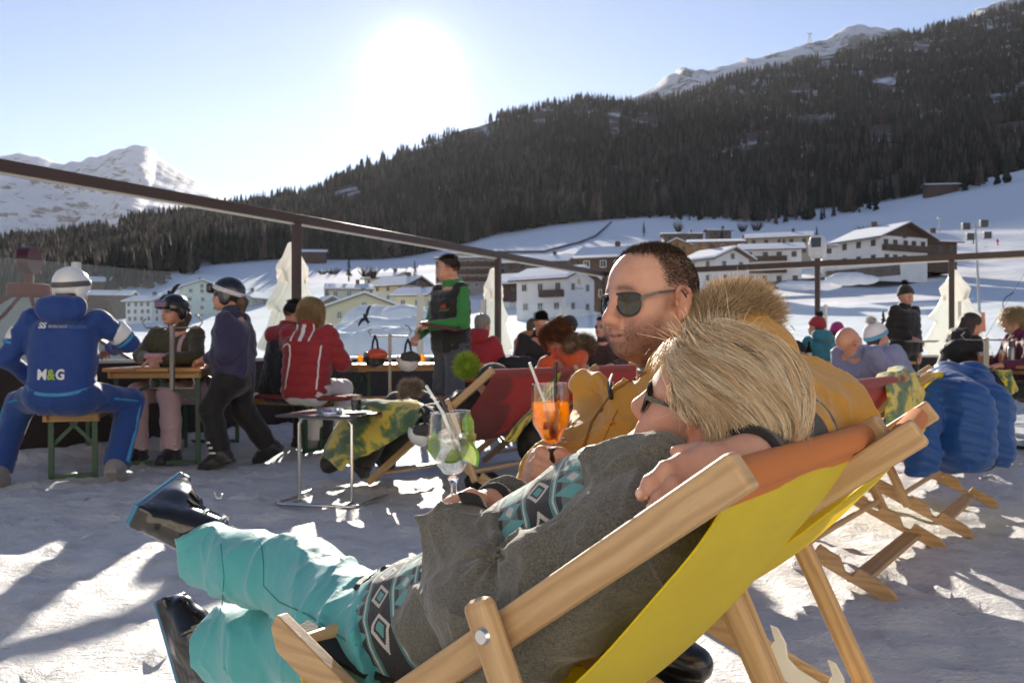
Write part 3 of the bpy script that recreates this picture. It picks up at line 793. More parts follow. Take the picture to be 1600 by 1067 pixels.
def window_mesh(w, h, dark):
    k = (round(w, 2), round(h, 2), dark)
    if k not in _WM:
        b = MB(); t = .11
        b.box((-w/2+t/2, 0, 0), (t, .12, h)); b.box((w/2-t/2, 0, 0), (t, .12, h))
        b.box((0, 0, h/2-t/2), (w-2*t, .12, t)); b.box((0, 0, -h/2+t/2), (w-2*t, .12, t)); b.box((0, 0, 0), (.07, .09, h-2*t))
        b.box((0, .02, 0), (w-2*t, .03, h-2*t), mi=1)
        o = b.build('window', [WFB if dark else WFR, WGLASS]); _WM[k] = o.data; bpy.data.objects.remove(o)
    return _WM[k]
def house(label, px, py, Y, w, d, h, yaw, wallm, ridge='x', pitch=22, rows=2, cols=4, scols=3, balcony=(), flat=False, gablem=None, snow=.35, dark=False, ww=1.1, wh=1.25, side=1, over=1.0, base=None, bm=None):
    q = P(px, py, Y); r = empty('house', (q.x, q.y, q.z-.3), R(yaw), label, 'house', 'houses of the village on the slope')
    b = MB(); x0, x1, y0, y1 = -w/2, w/2, -d/2, d/2
    hs = (d if ridge == 'x' else w)/2; rh = 0 if flat else math.tan(R(pitch))*hs
    c = [(x0, y0), (x1, y0), (x1, y1), (x0, y1)]
    V = [(x, y, -3) for x, y in c]+[(x, y, h) for x, y in c]
    F = [(0, 1, 5, 4), (1, 2, 6, 5), (2, 3, 7, 6), (3, 0, 4, 7), (4, 5, 6, 7)]; mi = 0
    b.add(V, F)
    if not flat:
        if ridge == 'x': g = [[(x0, y0, h), (x0, y1, h), (x0, 0, h+rh)], [(x1, y0, h), (x1, y1, h), (x1, 0, h+rh)]]
        else: g = [[(x0, y0, h), (x1, y0, h), (0, y0, h+rh)], [(x0, y1, h), (x1, y1, h), (0, y1, h+rh)]]
        for t in g: b.add(t, [(0, 1, 2)], 1)
    b.build('wall', [wallm, gablem or wallm], r)
    if base:
        z = base; bb = MB().box((0, 0, z/2-1.4), (w+.12, d+.12, z+2.8)); bb.build('ground_floor', bm or WHITE, r)
    ro = MB(); sn = MB(); ov = over; th = .22
    if flat:
        ro.box((0, 0, h+.12), (w+ov, d+ov, .2)); sn.box((0, 0, h+.22+snow/2), (w+ov-.1, d+ov-.1, snow))
    else:
        L = (w if ridge == 'x' else d)/2+ov; e = hs+ov; drop = math.tan(R(pitch))*ov
        for s in (-1, 1):
            for k, (z, t, bb, cc) in enumerate(((.0, th, ro, 0), (th, snow, sn, .07))):
                A = [(-L+cc, s*0.0, h+rh+z+t*.0), (L-cc, 0, h+rh+z), (L-cc, s*(e-cc), h-drop+z), (-L+cc, s*(e-cc), h-drop+z)]
                B_ = [(p[0], p[1], p[2]+t) for p in A]; V = A+B_
                if ridge == 'y': V = [(p[1], p[0], p[2]) for p in V]
                bb.add(V, [(0, 1, 2, 3), (7, 6, 5, 4), (0, 4, 5, 1), (1, 5, 6, 2), (2, 6, 7, 3), (3, 7, 4, 0)])
    rf = ro.build('roof', EAVE, r)
    if snow: sn.build('snow_layer', RSNOW, rf, bevel=.08)
    fh = h/rows
    def win(x, y, z, rz):
        o = bpy.data.objects.new('window', window_mesh(ww, wh, dark)); COL.objects.link(o); o.parent = r; o.location = (x, y, z); o.rotation_euler = (0, 0, rz)
    for i in range(rows):
        z = fh*(i+.55)
        for j in range(cols): win(x0+(j+.5)*w/cols+(.25 if (i+j) % 3 == 0 else 0), y0-.05, z, 0)
        for j in range(scols): win((x1+.05) if side > 0 else (x0-.05), y0+(j+.5)*d/scols, z, R(90) if side > 0 else R(-90))
    if not flat and rh > 1.6:
        if ridge == 'y': win(0, y0-.05, h+.35, 0)
        else: win((x1+.05) if side > 0 else (x0-.05), 0, h+.35, R(90))
    for (face, row, a0, a1) in balcony:
        z = fh*row+.1; b = MB()
        if face == 'f':
            X0, X1 = x0+w*a0, x0+w*a1
            b.box(((X0+X1)/2, y0-.6, z), (X1-X0, 1.2, .16)); b.box(((X0+X1)/2, y0-1.17, z+.55), (X1-X0, .1, .95))
            for x in (X0+.05, X1-.05): b.box((x, y0-.6, z+.55), (.1, 1.1, .95))
        else:
            Y0, Y1 = y0+d*a0, y0+d*a1; sx = x1 if side > 0 else x0; sg = 1 if side > 0 else -1
            b.box((sx+sg*.6, (Y0+Y1)/2, z), (1.2, Y1-Y0, .16)); b.box((sx+sg*1.17, (Y0+Y1)/2, z+.55), (.1, Y1-Y0, .95))
        b.build('balcony', TIMB, r)
    if not flat:
        MB().box((w*.22 if ridge == 'x' else .3, 0 if ridge == 'x' else d*.2, h+rh+.7), (.8, .8, 1.6)).build('chimney', EAVE, rf)
    return r
# left of the couple in red
house('pale green four storey house above the olive jacket', 312, 500, 250, 10, 9, 9.6, 28, GREEN, 'y', 20, 4, 3, 3, side=-1, snow=.4)
house('white house with shallow snowy roof left of the pale green house', 233, 503, 235, 8.5, 8, 5.8, -18, WHITE, 'x', 18, 3, 4, 2)
house('brown timber house seen through the glass behind the white helmet', 172, 492, 260, 13, 9, 6, 10, GREYT, 'x', 16, 2, 5, 2, dark=True)
house('small dark chalet on the snow above the white helmet', 148, 452, 340, 11, 8, 3.2, 14, TIMB, 'x', 22, 1, 3, 1, dark=True)
house('grey house right of the goggles of the purple jacket', 388, 488, 270, 9, 8, 4.6, -20, plaster('grey', (.42, .42, .40)), 'y', 24, 2, 3, 2)
# middle
house('cream house with long snowy roof at the top of the middle cluster', 608, 458, 260, 11, 10, 4.6, -32, CREAM, 'x', 17, 2, 3, 2, snow=.4)
house('cream chalet with wide snowy roof and dark gable', 628, 472, 215, 10, 11, 4.2, -30, CREAM, 'x', 20, 2, 3, 2, gablem=GREYT, snow=.45, over=1.3)
house('large pale yellow house with broad gable behind the bird silhouette', 566, 530, 150, 12.5, 9, 5.6, 14, YEL, 'y', 20, 2, 3, 3, side=-1, snow=.4, ww=.9)
house('flat roofed cream house behind the broad yellow gable', 545, 482, 195, 9, 8, 4.4, 12, CREAM, 'x', 14, 2, 3, 2)
house('little snow covered hut left of the broad yellow gable', 511, 497, 185, 6, 6, 3, 30, GREYT, 'y', 28, 1, 2, 1)
house('narrow yellow house just left of the waiter', 652, 512, 172, 6, 8, 6.6, -14, YEL, 'x', 18, 2, 2, 2)
house('grey terraced hotel with long flat snowy roof behind the waiter', 742, 452, 235, 20, 10, 8.2, -6, plaster('taupe', (.30, .27, .25)), 'x', 14, 4, 8, 2, balcony=[('f', 1, .02, .98), ('f', 2, .02, .98), ('f', 3, .02, .98)], flat=True)
house('small cream house alone high on the snow field', 722, 410, 390, 8, 7, 4, -25, CREAM, 'x', 24, 1, 3, 2)
house('dark barn with large snowy roof left of the star hotel', 832, 488, 185, 13, 11, 6.4, -32, TIMB, 'x', 19, 2, 4, 2, base=2.4, dark=True, snow=.5, over=1.4)
house('brown house with snowy roof at the top behind the star hotel', 846, 440, 225, 17, 10, 5, -22, GREYT, 'x', 18, 2, 5, 2, dark=True, snow=.45)
h = house('white hotel with golden star on its gable and snowy roof', 868, 494, 140, 9.6, 8.4, 6.2, -38, WHITE, 'x', 20, 2, 3, 2, balcony=[('f', 1, .55, .98)], snow=.5, over=1.1, side=1)
# star emblem and faint lettering on the star hotel
def star_sign(h):
    star = [(math.sin(i*math.pi/6)*(.62 if i % 2 == 0 else .3), math.cos(i*math.pi/6)*(.62 if i % 2 == 0 else .3)) for i in range(12)]
    MB().prism(star, (4.83, -.3, 5.7), (0, 1, 0), (0, 0, 1), .05).build('star_emblem', mat('gilded_metal', (.62, .42, .10), .4, metal=.3), h)
    b = MB()
    for i in range(9): b.box((4.82, -1.3+i*.27, 4.62), (.03, .2, .22 if i % 3 else .3))
    b.build('lettering', mat('grey_paint', (.45, .45, .46), .7), h)
star_sign(h)
house('brown timber hotel wing beside the face of the man in sunglasses', 950, 470, 150, 8, 9, 7.5, -20, TIMB, 'x', 20, 3, 3, 2, side=-1, snow=.5)
house('dark shed on the snow above the head of the man in sunglasses', 958, 412, 300, 14, 7, 3, 8, TIMB, 'x', 14, 1, 4, 1, dark=True)
house('ochre gable house right of the head of the man in sunglasses', 1058, 408, 265, 8, 9, 4.6, -12, OCH, 'y', 24, 2, 2, 2, dark=True)
house('long ochre timber building with snowy roof and a row of windows', 1135, 402, 262, 22, 9, 4.4, -10, OCH, 'x', 12, 2, 8, 2, ww=.9)
house('long grey barn on the snow above the ochre buildings', 1066, 380, 335, 15, 7, 3.4, -2, GREYT, 'x', 10, 1, 4, 1, dark=True, snow=.15)
house('small grey barn beside a dark fir above the ochre buildings', 1122, 373, 350, 9, 6, 3.2, 4, GREYT, 'x', 14, 1, 2, 1, dark=True, snow=.15)
house('white chalet with ochre side and broad dark eaves', 1121, 446, 165, 8.6, 8, 5.2, 30, WHITE, 'y', 22, 2, 2, 2, side=-1, snow=.4, over=1.2, gablem=WHITE)
house('large white house with long brown balcony', 1204, 446, 200, 13, 10, 8.2, -14, WHITE, 'x', 15, 3, 4, 3, balcony=[('f', 2, .1, .75), ('f', 1, .1, .75)], snow=.45, dark=True)
house('beige house with snowy roof behind the brown balcony', 1218, 402, 245, 17, 10, 5.4, -20, plaster('beige', (.42, .36, .27)), 'x', 16, 2, 5, 2, dark=True, snow=.4)
house('white house with grey roof right of the lantern', 1312, 420, 205, 9, 8, 5.4, -12, WHITE, 'x', 18, 2, 3, 2, dark=True)
house('big brown chalet with wide gable and balcony', 1378, 418, 172, 12.5, 11, 5.8, 24, WHITE, 'y', 22, 2, 5, 3, balcony=[('f', 1, .02, .98)], gablem=TIMB, snow=.18, over=1.6, side=-1, dark=True)
house('dark annex with snowy roof right of the big brown chalet', 1446, 404, 180, 8, 9, 3.4, 10, TIMB, 'x', 22, 1, 3, 2, dark=True, snow=.35)
house('dark hay barn at the wood edge high on the slope', 1470, 303, 470, 16, 9, 4.5, -8, TIMB, 'x', 14, 1, 3, 1, dark=True, snow=.3)
house('low hay barn with snowy roof at the foot of the wood', 489, 404, 430, 13, 7, 3.2, 6, TIMB, 'x', 16, 1, 3, 1, dark=True, snow=.5)
house('grey mountain station on the snowy ridge', 1096, 144, 2700, 52, 26, 17, 12, plaster('concrete', (.26, .25, .25)), 'x', 12, 2, 6, 2, dark=True, snow=1.2, ww=4, wh=4)
def pylon():
    q = P(1265, 68, 3000); r = empty('cable_car_pylon', q, 0, 'tiny cable car pylon on the snowy ridge', 'pylon')
    m = mat('galvanised_steel', (.06, .065, .075), .7)
    b = MB()
    for s in (-1, 1): b.bar((s*6, 0, -12), (s*2, 0, 34), 2.0, 2.0, (0, 1, 0))
    b.build('tower', m, r); MB().bar((-10, 0, 34), (10, 0, 34), 1.4, 1.8, (0, 0, 1)).build('crossarm', m, r)
pylon()
def wall_bits():
    st = mat('dark_dry_stone', (.10, .085, .075), .9, var=.4, vs=1.5, bump=.5, bs=4)
    for i, (xa, xb, py, Y, hh, lab) in enumerate([(1178, 1290, 449, 165, 1.5, 'dark retaining wall below the white balcony house'), (1290, 1405, 432, 150, 1.8, 'dark retaining wall below the big brown chalet')]):
        a = P(xa, py, Y); b = P(xb, py-10, Y); o = MB().bar((0, 0, 0), b-a, .8, hh).build('retaining_wall', st); o.location = a; tag(o, lab, 'wall')
wall_bits()
# ------------------------------------------------------------------ masts, lift, skiers
STEEL = mat('mast_steel', (.32, .33, .34), .45, metal=.5)
def ground_at(px, Y):
    x, y, z = land_xyz(np.array([float(px)]), np.array([float(Y)])); return Vector((x[0], y[0], z[0]))
def mast():
    g = ground_at(1533, 62); top = P(1524, 352, 62); r = empty('floodlight_mast', g, 0, 'tall floodlight mast with orange padding on the ski slope', 'floodlight')
    MB().tube([(0, 0, -.5), top-g], [.11, .07], 10).build('pole', STEEL, r)
    d = (top-g); ax = d.normalized()
    MB().tube([ax*.6, ax*2.0], .33, 14).build('padding', mat('orange_foam', (.62, .15, .04), .7), r)
    MB().bar(d+Vector((-.95, 0, -.15)), d+Vector((.85, 0, -.15)), .08, .08).build('crossarm', STEEL, r)
    for x, z in ((-.75, -.1), (.55, .1), (.8, -.75), (-.45, -.85)):
        MB().box(d+Vector((x, -.1, z)), (.55, .3, .5)).build('floodlight', mat('dark_lamp_housing', (.06, .06, .065), .5), r, bevel=.03)
mast()
def lamp_pole(px, py0, py1, Y, label):
    a = P(px, py0, Y); b = P(px, py1, Y); r = empty('lamp_post', a, 0, label, 'lamp post')
    MB().tube([(0, 0, -2), b-a], .12, 8).build('pole', STEEL, r); MB().box(b-a+Vector((0, -.2, 0)), (1.1, .5, .22)).build('lamp_head', STEEL, r)
lamp_pole(1468, 398, 341, 185, 'thin lamp post beside the dark annex of the chalet')
lamp_pole(1001, 430, 395, 230, 'thin post on the snow behind the head of the man')
def lift():
    a = P(1660, 330, 70); b = P(1440, 690, 34); 
    o = MB().tube([(0, 0, 0), b-a], .012, 6).build('lift_cable', BLACK); o.location = a; tag(o, 'thin drag lift cable slanting over the ski slope', 'cable')
    q = P(1575, 486, 46); r = empty('drag_lift_bar', q, 0, 'black T bar of the drag lift hanging over the snow', 'drag lift bar')
    MB().tube([(-.25, 0, .05), (-.28, 0, .45), (-.1, 0, .75), (.3, 0, 1.0)], .03, 6).build('bow', BLACK, r)
    MB().lathe([(.0, -.82), (.17, -.8), (.19, -.6), (.17, -.42), (0, -.4)], 14).build('spring_box', BLACK, r)
    MB().tube([(-.25, 0, .1), (0, 0, -.4)], .018, 6).build('cord', BLACK, r)
    MB().tube([(0, 0, -.8), (0, 0, -1.55)], .03, 6).build('stem', BLACK, r); MB().tube([(-.5, 0, -1.5), (-.3, 0, -1.58), (.3, 0, -1.58), (.5, 0, -1.5)], .04, 6).build('bar', BLACK, r)
lift()
def skier(px, py, Y, c, label):
    g = P(px, py, Y); r = empty('person', g, random.uniform(0, 3), label, 'person', 'skiers on the slope')
    s = Shape(); s.chain([(0, .1, 0), (.06, .1, .5), (0, .08, .95)], [.07, .08, .11], .03).chain([(0, -.1, 0), (.06, -.1, .5), (0, -.08, .95)], [.07, .08, .11], .03)
    s.chain([(0, 0, .95), (.05, 0, 1.4)], [.17, .19], .05).chain([(.05, .2, 1.38), (.1, .3, 1.1), (.32, .26, .95)], [.08, .07, .05]).chain([(.05, -.2, 1.38), (.1, -.3, 1.1), (.32, -.26, .95)], [.08, .07, .05]).ell((.06, 0, 1.66), (.12, .1, .14))
    s.build('body', mat('ski_suit_%d' % int(c[0]*1000), c, .8), r, .04)
    for y in (-.1, .1): MB().bar((-.8, y, .02), (.85, y, .02), .1, .03).build('ski', BLACK, r)
skier(1491, 384, 230, (.03, .04, .07), 'dark skier on the slope left of the floodlight mast')
skier(1521, 381, 232, (.05, .05, .05), 'second dark skier, close to the floodlights of the mast')
skier(1559, 383, 228, (.5, .03, .09), 'skier in bright red on the slope')
def slope_fence():
    pts = []
    for px, py in [(775, 398), (800, 398), (850, 396), (875, 391), (905, 383), (930, 372), (945, 362), (955, 352)]:
        yg = np.linspace(200, 520, 200); pr = land_py(np.full(200, float(px)), yg); Y = yg[np.argmin(np.abs(pr-py))]; pts.append(ground_at(px, Y)+Vector((0, 0, .5)))
    o = MB().tube([p-pts[0] for p in pts], .55, 5).build('slope_fence', mat('dark_fence_netting', (.12, .12, .14), .9)); o.location = pts[0]; tag(o, 'dark line of fence curving up the snow field', 'fence')
slope_fence()
# ------------------------------------------------------------------ single trees and bushes
BARK = mat('bark', (.06, .045, .035), .9, var=.3)
def leafmat(name, c):
    n = NT(name); m = n.done(n.pbr(attr_col(n), .85, Specular_IOR_Level=.15)); return m
CONE = leafmat('spruce_needles', 0)
def fir(px, py, Y, h, label, frost=0.0):
    q = P(px, py, Y); r = empty('fir_tree', q, 0, label, 'tree', 'single trees between the houses')
    MB().tube([(0, 0, -1), (0, 0, h*.5), (0, 0, h*.97)], [.22, .12, .03], 7).build('trunk', BARK, r)
    V = []; F = []; C = []
    for i in range(int(26*h)):
        t = RNG.random()**.8; z = h*(.07+.93*t); rad = h*.21*(1-t)**.85*RNG.uniform(.6, 1.15)+.05; a = RNG.uniform(0, 6.28); wd = .16*h/6*(1.2-t)+.08
        d = Vector((math.cos(a), math.sin(a), 0)); s = Vector((-d.y, d.x, 0)); b = len(V)
        V += [d*.05+Vector((0, 0, z+.1)), d*rad*.6+s*wd+Vector((0, 0, z-.12*rad)), d*rad+Vector((0, 0, z-.42*rad)), d*rad*.6-s*wd+Vector((0, 0, z-.12*rad))]
        F.append((b, b+1, b+2, b+3)); c = np.array([.020, .030, .018])*RNG.uniform(.6, 1.7)+frost*RNG.random()*np.array([.4, .4, .42]); C += [c]*4
    me = np_mesh('crown', np.array([tuple(v) for v in V]), np.array(F), False); set_attr(me, 'Col', C); link_mesh('crown', me, r, [CONE])
def bush(px, py, Y, w, h, label, c=(.045, .035, .028)):
    q = P(px, py, Y); r = empty('bare_bush', q, 0, label, 'bush', 'bare bushes in the snow')
    n = 90; paths = []
    for i in range(n):
        a = RNG.uniform(0, 6.28); rr = RNG.random()**.5*w/2*.5; p0 = np.array([math.cos(a)*rr, math.sin(a)*rr, -.1]); d = np.array([math.cos(a)*RNG.uniform(.1, .5)*w, math.sin(a)*RNG.uniform(.1, .5)*w, h*RNG.uniform(.5, 1.05)])
        t = np.linspace(0, 1, 5)[:, None]; paths.append(p0+d*t+RNG.normal(0, .07*w/3, (5, 3))*t)
    strands('branches', paths, .05*max(1, w/3), mat('twigs', c, .9), r)
for a in [(545, 433, 205, 5.2, 'dark fir standing on the snow above the yellow house'), (648, 447, 215, 6.4, 'frosty fir left of the head of the waiter', .5), (1128, 377, 345, 5.5, 'dark fir beside the small grey barn'), (1276, 376, 262, 4.5, 'dark fir behind the white lantern'),
          (1508, 300, 455, 12, 'dark fir at the wood edge right of the hay barn'), (262, 438, 330, 9, 'tall fir left of the copse above the umbrella bar'), (1006, 366, 330, 5, 'fir top showing above the head of the man')]: fir(*a)
for a in [(520, 428, 206, 3.2, 1.6, 'bare bush left of the fir above the yellow house'), (572, 432, 204, 3.6, 2.4, 'bare bush right of the fir above the yellow house'), (504, 428, 210, 2.6, 1.0, 'low bare bush on the snow field at the left end of its row'), (583, 434, 200, 2.2, 2.6, 'bare bush at the right end of the row by the fir'),
          (1060, 362, 340, 4, 4.5, 'bare tree in front of the long grey barn'), (1160, 362, 345, 4, 4, 'bare bush right of the small grey barn'), (1182, 360, 345, 5, 4, 'bare bush higher on the snow behind the ochre building'), (1358, 368, 240, 7, 3, 'bare hedge behind the roof of the big brown chalet'),
          (886, 402, 300, 2.4, 1.6, 'bare bush beside the fence line on the snow'), (937, 404, 290, 3, 2.4, 'bare bush left of the dark shed'), (236, 476, 240, 5, 2.6, 'bare bush behind the white house on the left'), (1400, 366, 260, 6, 2.6, 'bare bush right of the chalet ridge')]: bush(*a)
# snow banks below the houses
def bank(px, py, Y, w, h, d, label):
    q = P(px, py, Y); s = Shape(); 
    for i in range(7): s.ell((RNG.uniform(-.4, .4)*w, RNG.uniform(-.3, .3)*d, 0), (w*RNG.uniform(.2, .35), d*.4, h*RNG.uniform(.6, 1.0)), k=.6)
    s.noise = lambda X: (fbm(X*.9, 4, 5)-.5)*1.1
    o = s.build('snow_bank', mat('bank_snow', (.82, .83, .85), .9, spec=.1, var=.03, vs=.5, bump=.3, bs=3, bd=.06), None, max(w/60, .12)); o.location = q; tag(o, kind='structure')
bank(590, 548, 60, 9, 2.4, 6, ''); bank(640, 520, 75, 10, 2.6, 6, ''); bank(1262, 446, 140, 9, .7, 3, ''); bank(1335, 436, 135, 7, .9, 3, ''); bank(560, 560, 55, 8, 2.0, 5, '')
# lantern standing on the frame
def lantern():
    q = T(0, 4.19, HR); r = empty('lantern', q, math.atan2(DR.y, DR.x), 'white cabin shaped lantern standing on the brown frame', 'lantern')
    wm = mat('lantern_white', (.62, .63, .64), .4)
    b = MB(); 
    prof = [(.10, .04), (.13, .10), (.135, .30), (.10, .44), (.07, .46)]
    V = []; F = []
    for hw, z in prof: V += [(-hw, -hw, z), (hw, -hw, z), (hw, hw, z), (-hw, hw, z)]
    for i in range(4):
        for k in range(4): F.append((i*4+k, i*4+(k+1) % 4, i*4+4+(k+1) % 4, i*4+4+k))
    F += [(3, 2, 1, 0), (16, 17, 18, 19)]
    b.add(V, F).build('cabin', wm, r, bevel=.012)
    for s in (-1, 1): MB().box((0, s*.125, .32), (.17, .02, .17)).build('window', WGLASS, r)
    MB().tube([(0, 0, 0), (0, 0, .05)], .05, 10).build('foot', BROWN, r)
lantern()
# ================================================================== deck chairs
UF = Vector((-.807, .59, 0)); UV_ = Vector((.59, .807, 0)); CHROT = math.atan2(UF.y, UF.x)   # chairs face UF; UV_ runs away from us across them
BEECH = wood('beech_wood', (.50, .325, .165), (.60, .41, .225)); 
BEECH2 = wood('oiled_beech', (.42, .26, .125), (.52, .34, .175))
BOLT = mat('zinc_bolt', (.7, .7, .7), .25, metal=.9, var=.05)
STRAPM = mat('black_webbing', (.012, .012, .013), .75, bump=.3, bs=200)
YELCL = cloth_trans('yellow_canvas', (.96, .77, .012), (1.0, .82, .02), .42)
ORACL = cloth_trans('orange_canvas', (.76, .25, .035), (.9, .30, .03), .35)
REDCL = cloth_trans('red_canvas', (.30, .03, .03), (.50, .05, .04), .38)
REDHEM = cloth_trans('red_canvas_hem', (.33, .035, .035), (.5, .05, .04), .2)
def sling_curve(sag=1.0):
    return [(.026, .792), (.03, .759), (.062, .708), (.12, .64), (.22, .53), (.34, .425), (.46, .35), (.57, .322), (.66, .335), (.72, .372), (.765, .43)]
def spline(pts, n):
    pts = np.array(pts, float); d = np.r_[0, np.cumsum(np.linalg.norm(np.diff(pts, axis=0), axis=1))]; t = np.linspace(0, d[-1], n)
    # Catmull-Rom through the points
    out = []
    for x in t:
        i = min(max(np.searchsorted(d, x)-1, 0), len(pts)-2); u = (x-d[i])/(d[i+1]-d[i])
        p0 = pts[max(i-1, 0)]; p1 = pts[i]; p2 = pts[i+1]; p3 = pts[min(i+2, len(pts)-1)]
        out.append(.5*((2*p1)+(-p0+p2)*u+(2*p0-5*p1+4*p2-p3)*u*u+(-p0+3*p1-3*p2+p3)*u**3))
    return np.array(out)
def deck_chair(near_top, width, cloth, hem, label, hook=None, woodm=None, hemlen=.02, turn=0.0, sag=1.0):
    woodm = woodm or BEECH
    nx, ny = near_top; c = Vector((nx, ny, 0))+Matrix.Rotation(turn, 3, 'Z') @ UV_*(width/2)
    r = empty('deck_chair', c, CHROT+turn, label, 'deck chair', 'wooden deck chairs on the terrace')
    # local: x forward, +y towards the camera side
    yA = width/2; yB = width/2-.036; yC = width/2+.036
    sl = .74
    for s in (1, -1):
        t0 = Vector((.0, s*yA, .80+.004)); t1 = Vector((1.05, s*yA, .025))
        MB().bar(t0-Vector((0, 0, .010)), t1, .030, .046, (0, 0, 1)).build('side_rail', woodm, r, bevel=.006)
        # notched seat rail: outline in the x-z plane
        def z(x): return .44-.47*(.765-x)
        top = [(.80, z(.80)+.03), (.40, z(.40)+.032), (.22, z(.22)+.034), (.175, z(.175)+.036), (.155, z(.155)-.006), (.125, z(.125)-.004), (.105, z(.105)+.038), (.06, z(.06)+.034), (.03, z(.03)+.036), (.01, z(.01)-.008), (-.02, z(-.02)-.004), (-.04, z(-.04)+.036), (-.15, z(-.15)+.03), (-.175, z(-.175)+.012), (-.175, z(-.175)-.02)]
        bot = [(-.15, z(-.15)-.032), (.1, z(.1)-.036), (.4, z(.4)-.032), (.80, z(.80)-.030), (.815, z(.815))]
        off = .0
        MB().prism([(x, zz) for x, zz in top+bot], (0, s*yB, off), (1, 0, 0), (0, 0, 1), .024).build('seat_rail', woodm, r, bevel=.004)
        j = Vector((.314, s*yC, .80-.314*sl)); e = Vector((.115, s*yC, .135))
        d = (j-e).normalized()
        st = MB().bar(j+d*.045, e-d*.02, .024, .046, (1, 0, 0)).build('strut', woodm, r, bevel=.012)
        b = MB(); b.tube([(j.x, s*(yC+.012), j.z), (j.x, s*(yC+.0165), j.z)], [.0115, .0085], 16)
        b.build('bolt', BOLT, st)
        for xx, zz in ((.50, .80-.5*sl),):
            MB().tube([(xx, s*(yA+.0145), zz), (xx, s*(yA+.018), zz)], [.010, .007], 14).build('bolt', BOLT, r)
    def dowel(x, z_, rad, nm='dowel', y=yA-.012): MB().tube([(x, -y, z_), (x, y, z_)], rad, 14).build(nm, woodm, r)
    dowel(.03, .776, .016, 'top_bar'); dowel(.765, .44, .014, 'front_bar', yB-.01); dowel(.14, .175, .013, 'rest_bar', yC-.01)
    MB().bar((-.03, -yB+.01, .045), (-.03, yB-.01, .045), .075, .02).build('cross_board', woodm, r, bevel=.004)
    MB().bar((.95, -yA+.014, .095), (.95, yA-.014, .095), .05, .02, (0, 0, 1)).build('cross_board', woodm, r, bevel=.004)
    cv = spline([(x, (.759-(x-.03)*.4476)+(z_-(.759-(x-.03)*.4476))*(sag if .04 < x < .76 else 1)) for x, z_ in sling_curve()], 40); g = []; uvs = []; hw = width/2-.028
    L = np.r_[0, np.cumsum(np.linalg.norm(np.diff(cv, axis=0), axis=1))]
    for i, (x, zz) in enumerate(cv):
        row = []; uvr = []; t = i/39
        for k in range(13):
            y = -hw+2*hw*k/12; mid = 1-(2*k/12-1)**2
            s_ = math.sin(math.pi*min(1, max(0, t)))
            row.append(Vector((x-.018*mid*s_, y*(1-.02*s_), zz-.036*mid*s_-.006*s_))); uvr.append((L[i], y))
        g.append(row); uvs.append(uvr)
    MB().sheet(g, 0, uvs).build('sling', cloth, r, solid=.0025)
    # the hem wrapped round the top bar
    g = []; uvs = []; hp = [(.03+.0195*math.cos(a_), .776+.0195*math.sin(a_)) for a_ in np.linspace(-.9, 4.6, 14)]
    dx, dz = cv[4]-cv[1]; ll = math.hypot(dx, dz); hp += [(.03+.0195*math.cos(4.6)+dx/ll*hemlen*.5, .776+.0195*math.sin(4.6)+dz/ll*hemlen*.5-.003)]
    for i, (x, zz) in enumerate(hp):
        g.append([Vector((x, -hw-.004+(2*hw+.008)*k/12, zz)) for k in range(13)]); uvs.append([(i*.02, -hw+2*hw*k/12) for k in range(13)])
    MB().sheet(g, 0, uvs).build('sling_hem', hem, r, solid=.003)
    if hook:                                        # white plastic notch plates at the foot
        m = mat('white_plastic', (.74, .73, .68), .35)
        s = hook
        out = [(.36, -.025), (.36, .018), (.325, .022), (.312, .05), (.322, .078), (.305, .082), (.288, .06), (.284, .03), (.262, .02), (.205, .02), (.192, .05), (.202, .078), (.185, .082), (.168, .06), (.164, .03), (.14, .02), (.09, .018), (.09, -.02)]
        MB().prism([(x, .44-.47*(.765-x)+v) for x, v in out], (0, s*(yB-.018), 0), (1, 0, 0), (0, 0, 1), .008).build('notch_plate', m, r, bevel=.002)
    return r
CH1 = deck_chair((.246, .90), .62, YELCL, ORACL, 'yellow deck chair with orange hem carrying the blonde woman', sag=1.07)
sb = MB(); sb.bar((.80, .24, .455), (.66, .20, .40), .06, .006, (0, 0, 1)); sb.bar((.66, .20, .40), (.56, .10, .36), .055, .006)
sb.build('strap', STRAPM, CH1)
CH2 = deck_chair((.630, 1.315), .53, YELCL, ORACL, 'yellow deck chair with white notch plates carrying the man in sunglasses', hook=-1, turn=R(8), sag=.62)
CH3 = deck_chair((1.25, 3.2), 1.08, REDCL, REDHEM, 'wide red deck chair right behind the ochre hood, blonde sitter in it', woodm=BEECH2)
CH4 = deck_chair((2.12, 4.30), 1.05, YELCL, YELCL, 'wide yellow deck chair with a blue down jacket over its back', woodm=BEECH2)
CH5 = deck_chair((-.115, 5.10), .96, REDCL, REDHEM, 'wide red deck chair beside the small black side table')
CH6 = deck_chair((.62, 6.2), .96, REDCL, REDHEM, 'red deck chair with the woman in orange, behind the spritz glass', woodm=BEECH2)
CH7 = deck_chair((2.9, 5.9), .96, REDCL, REDHEM, 'deck chair half hidden behind the blue down jacket', woodm=BEECH2)
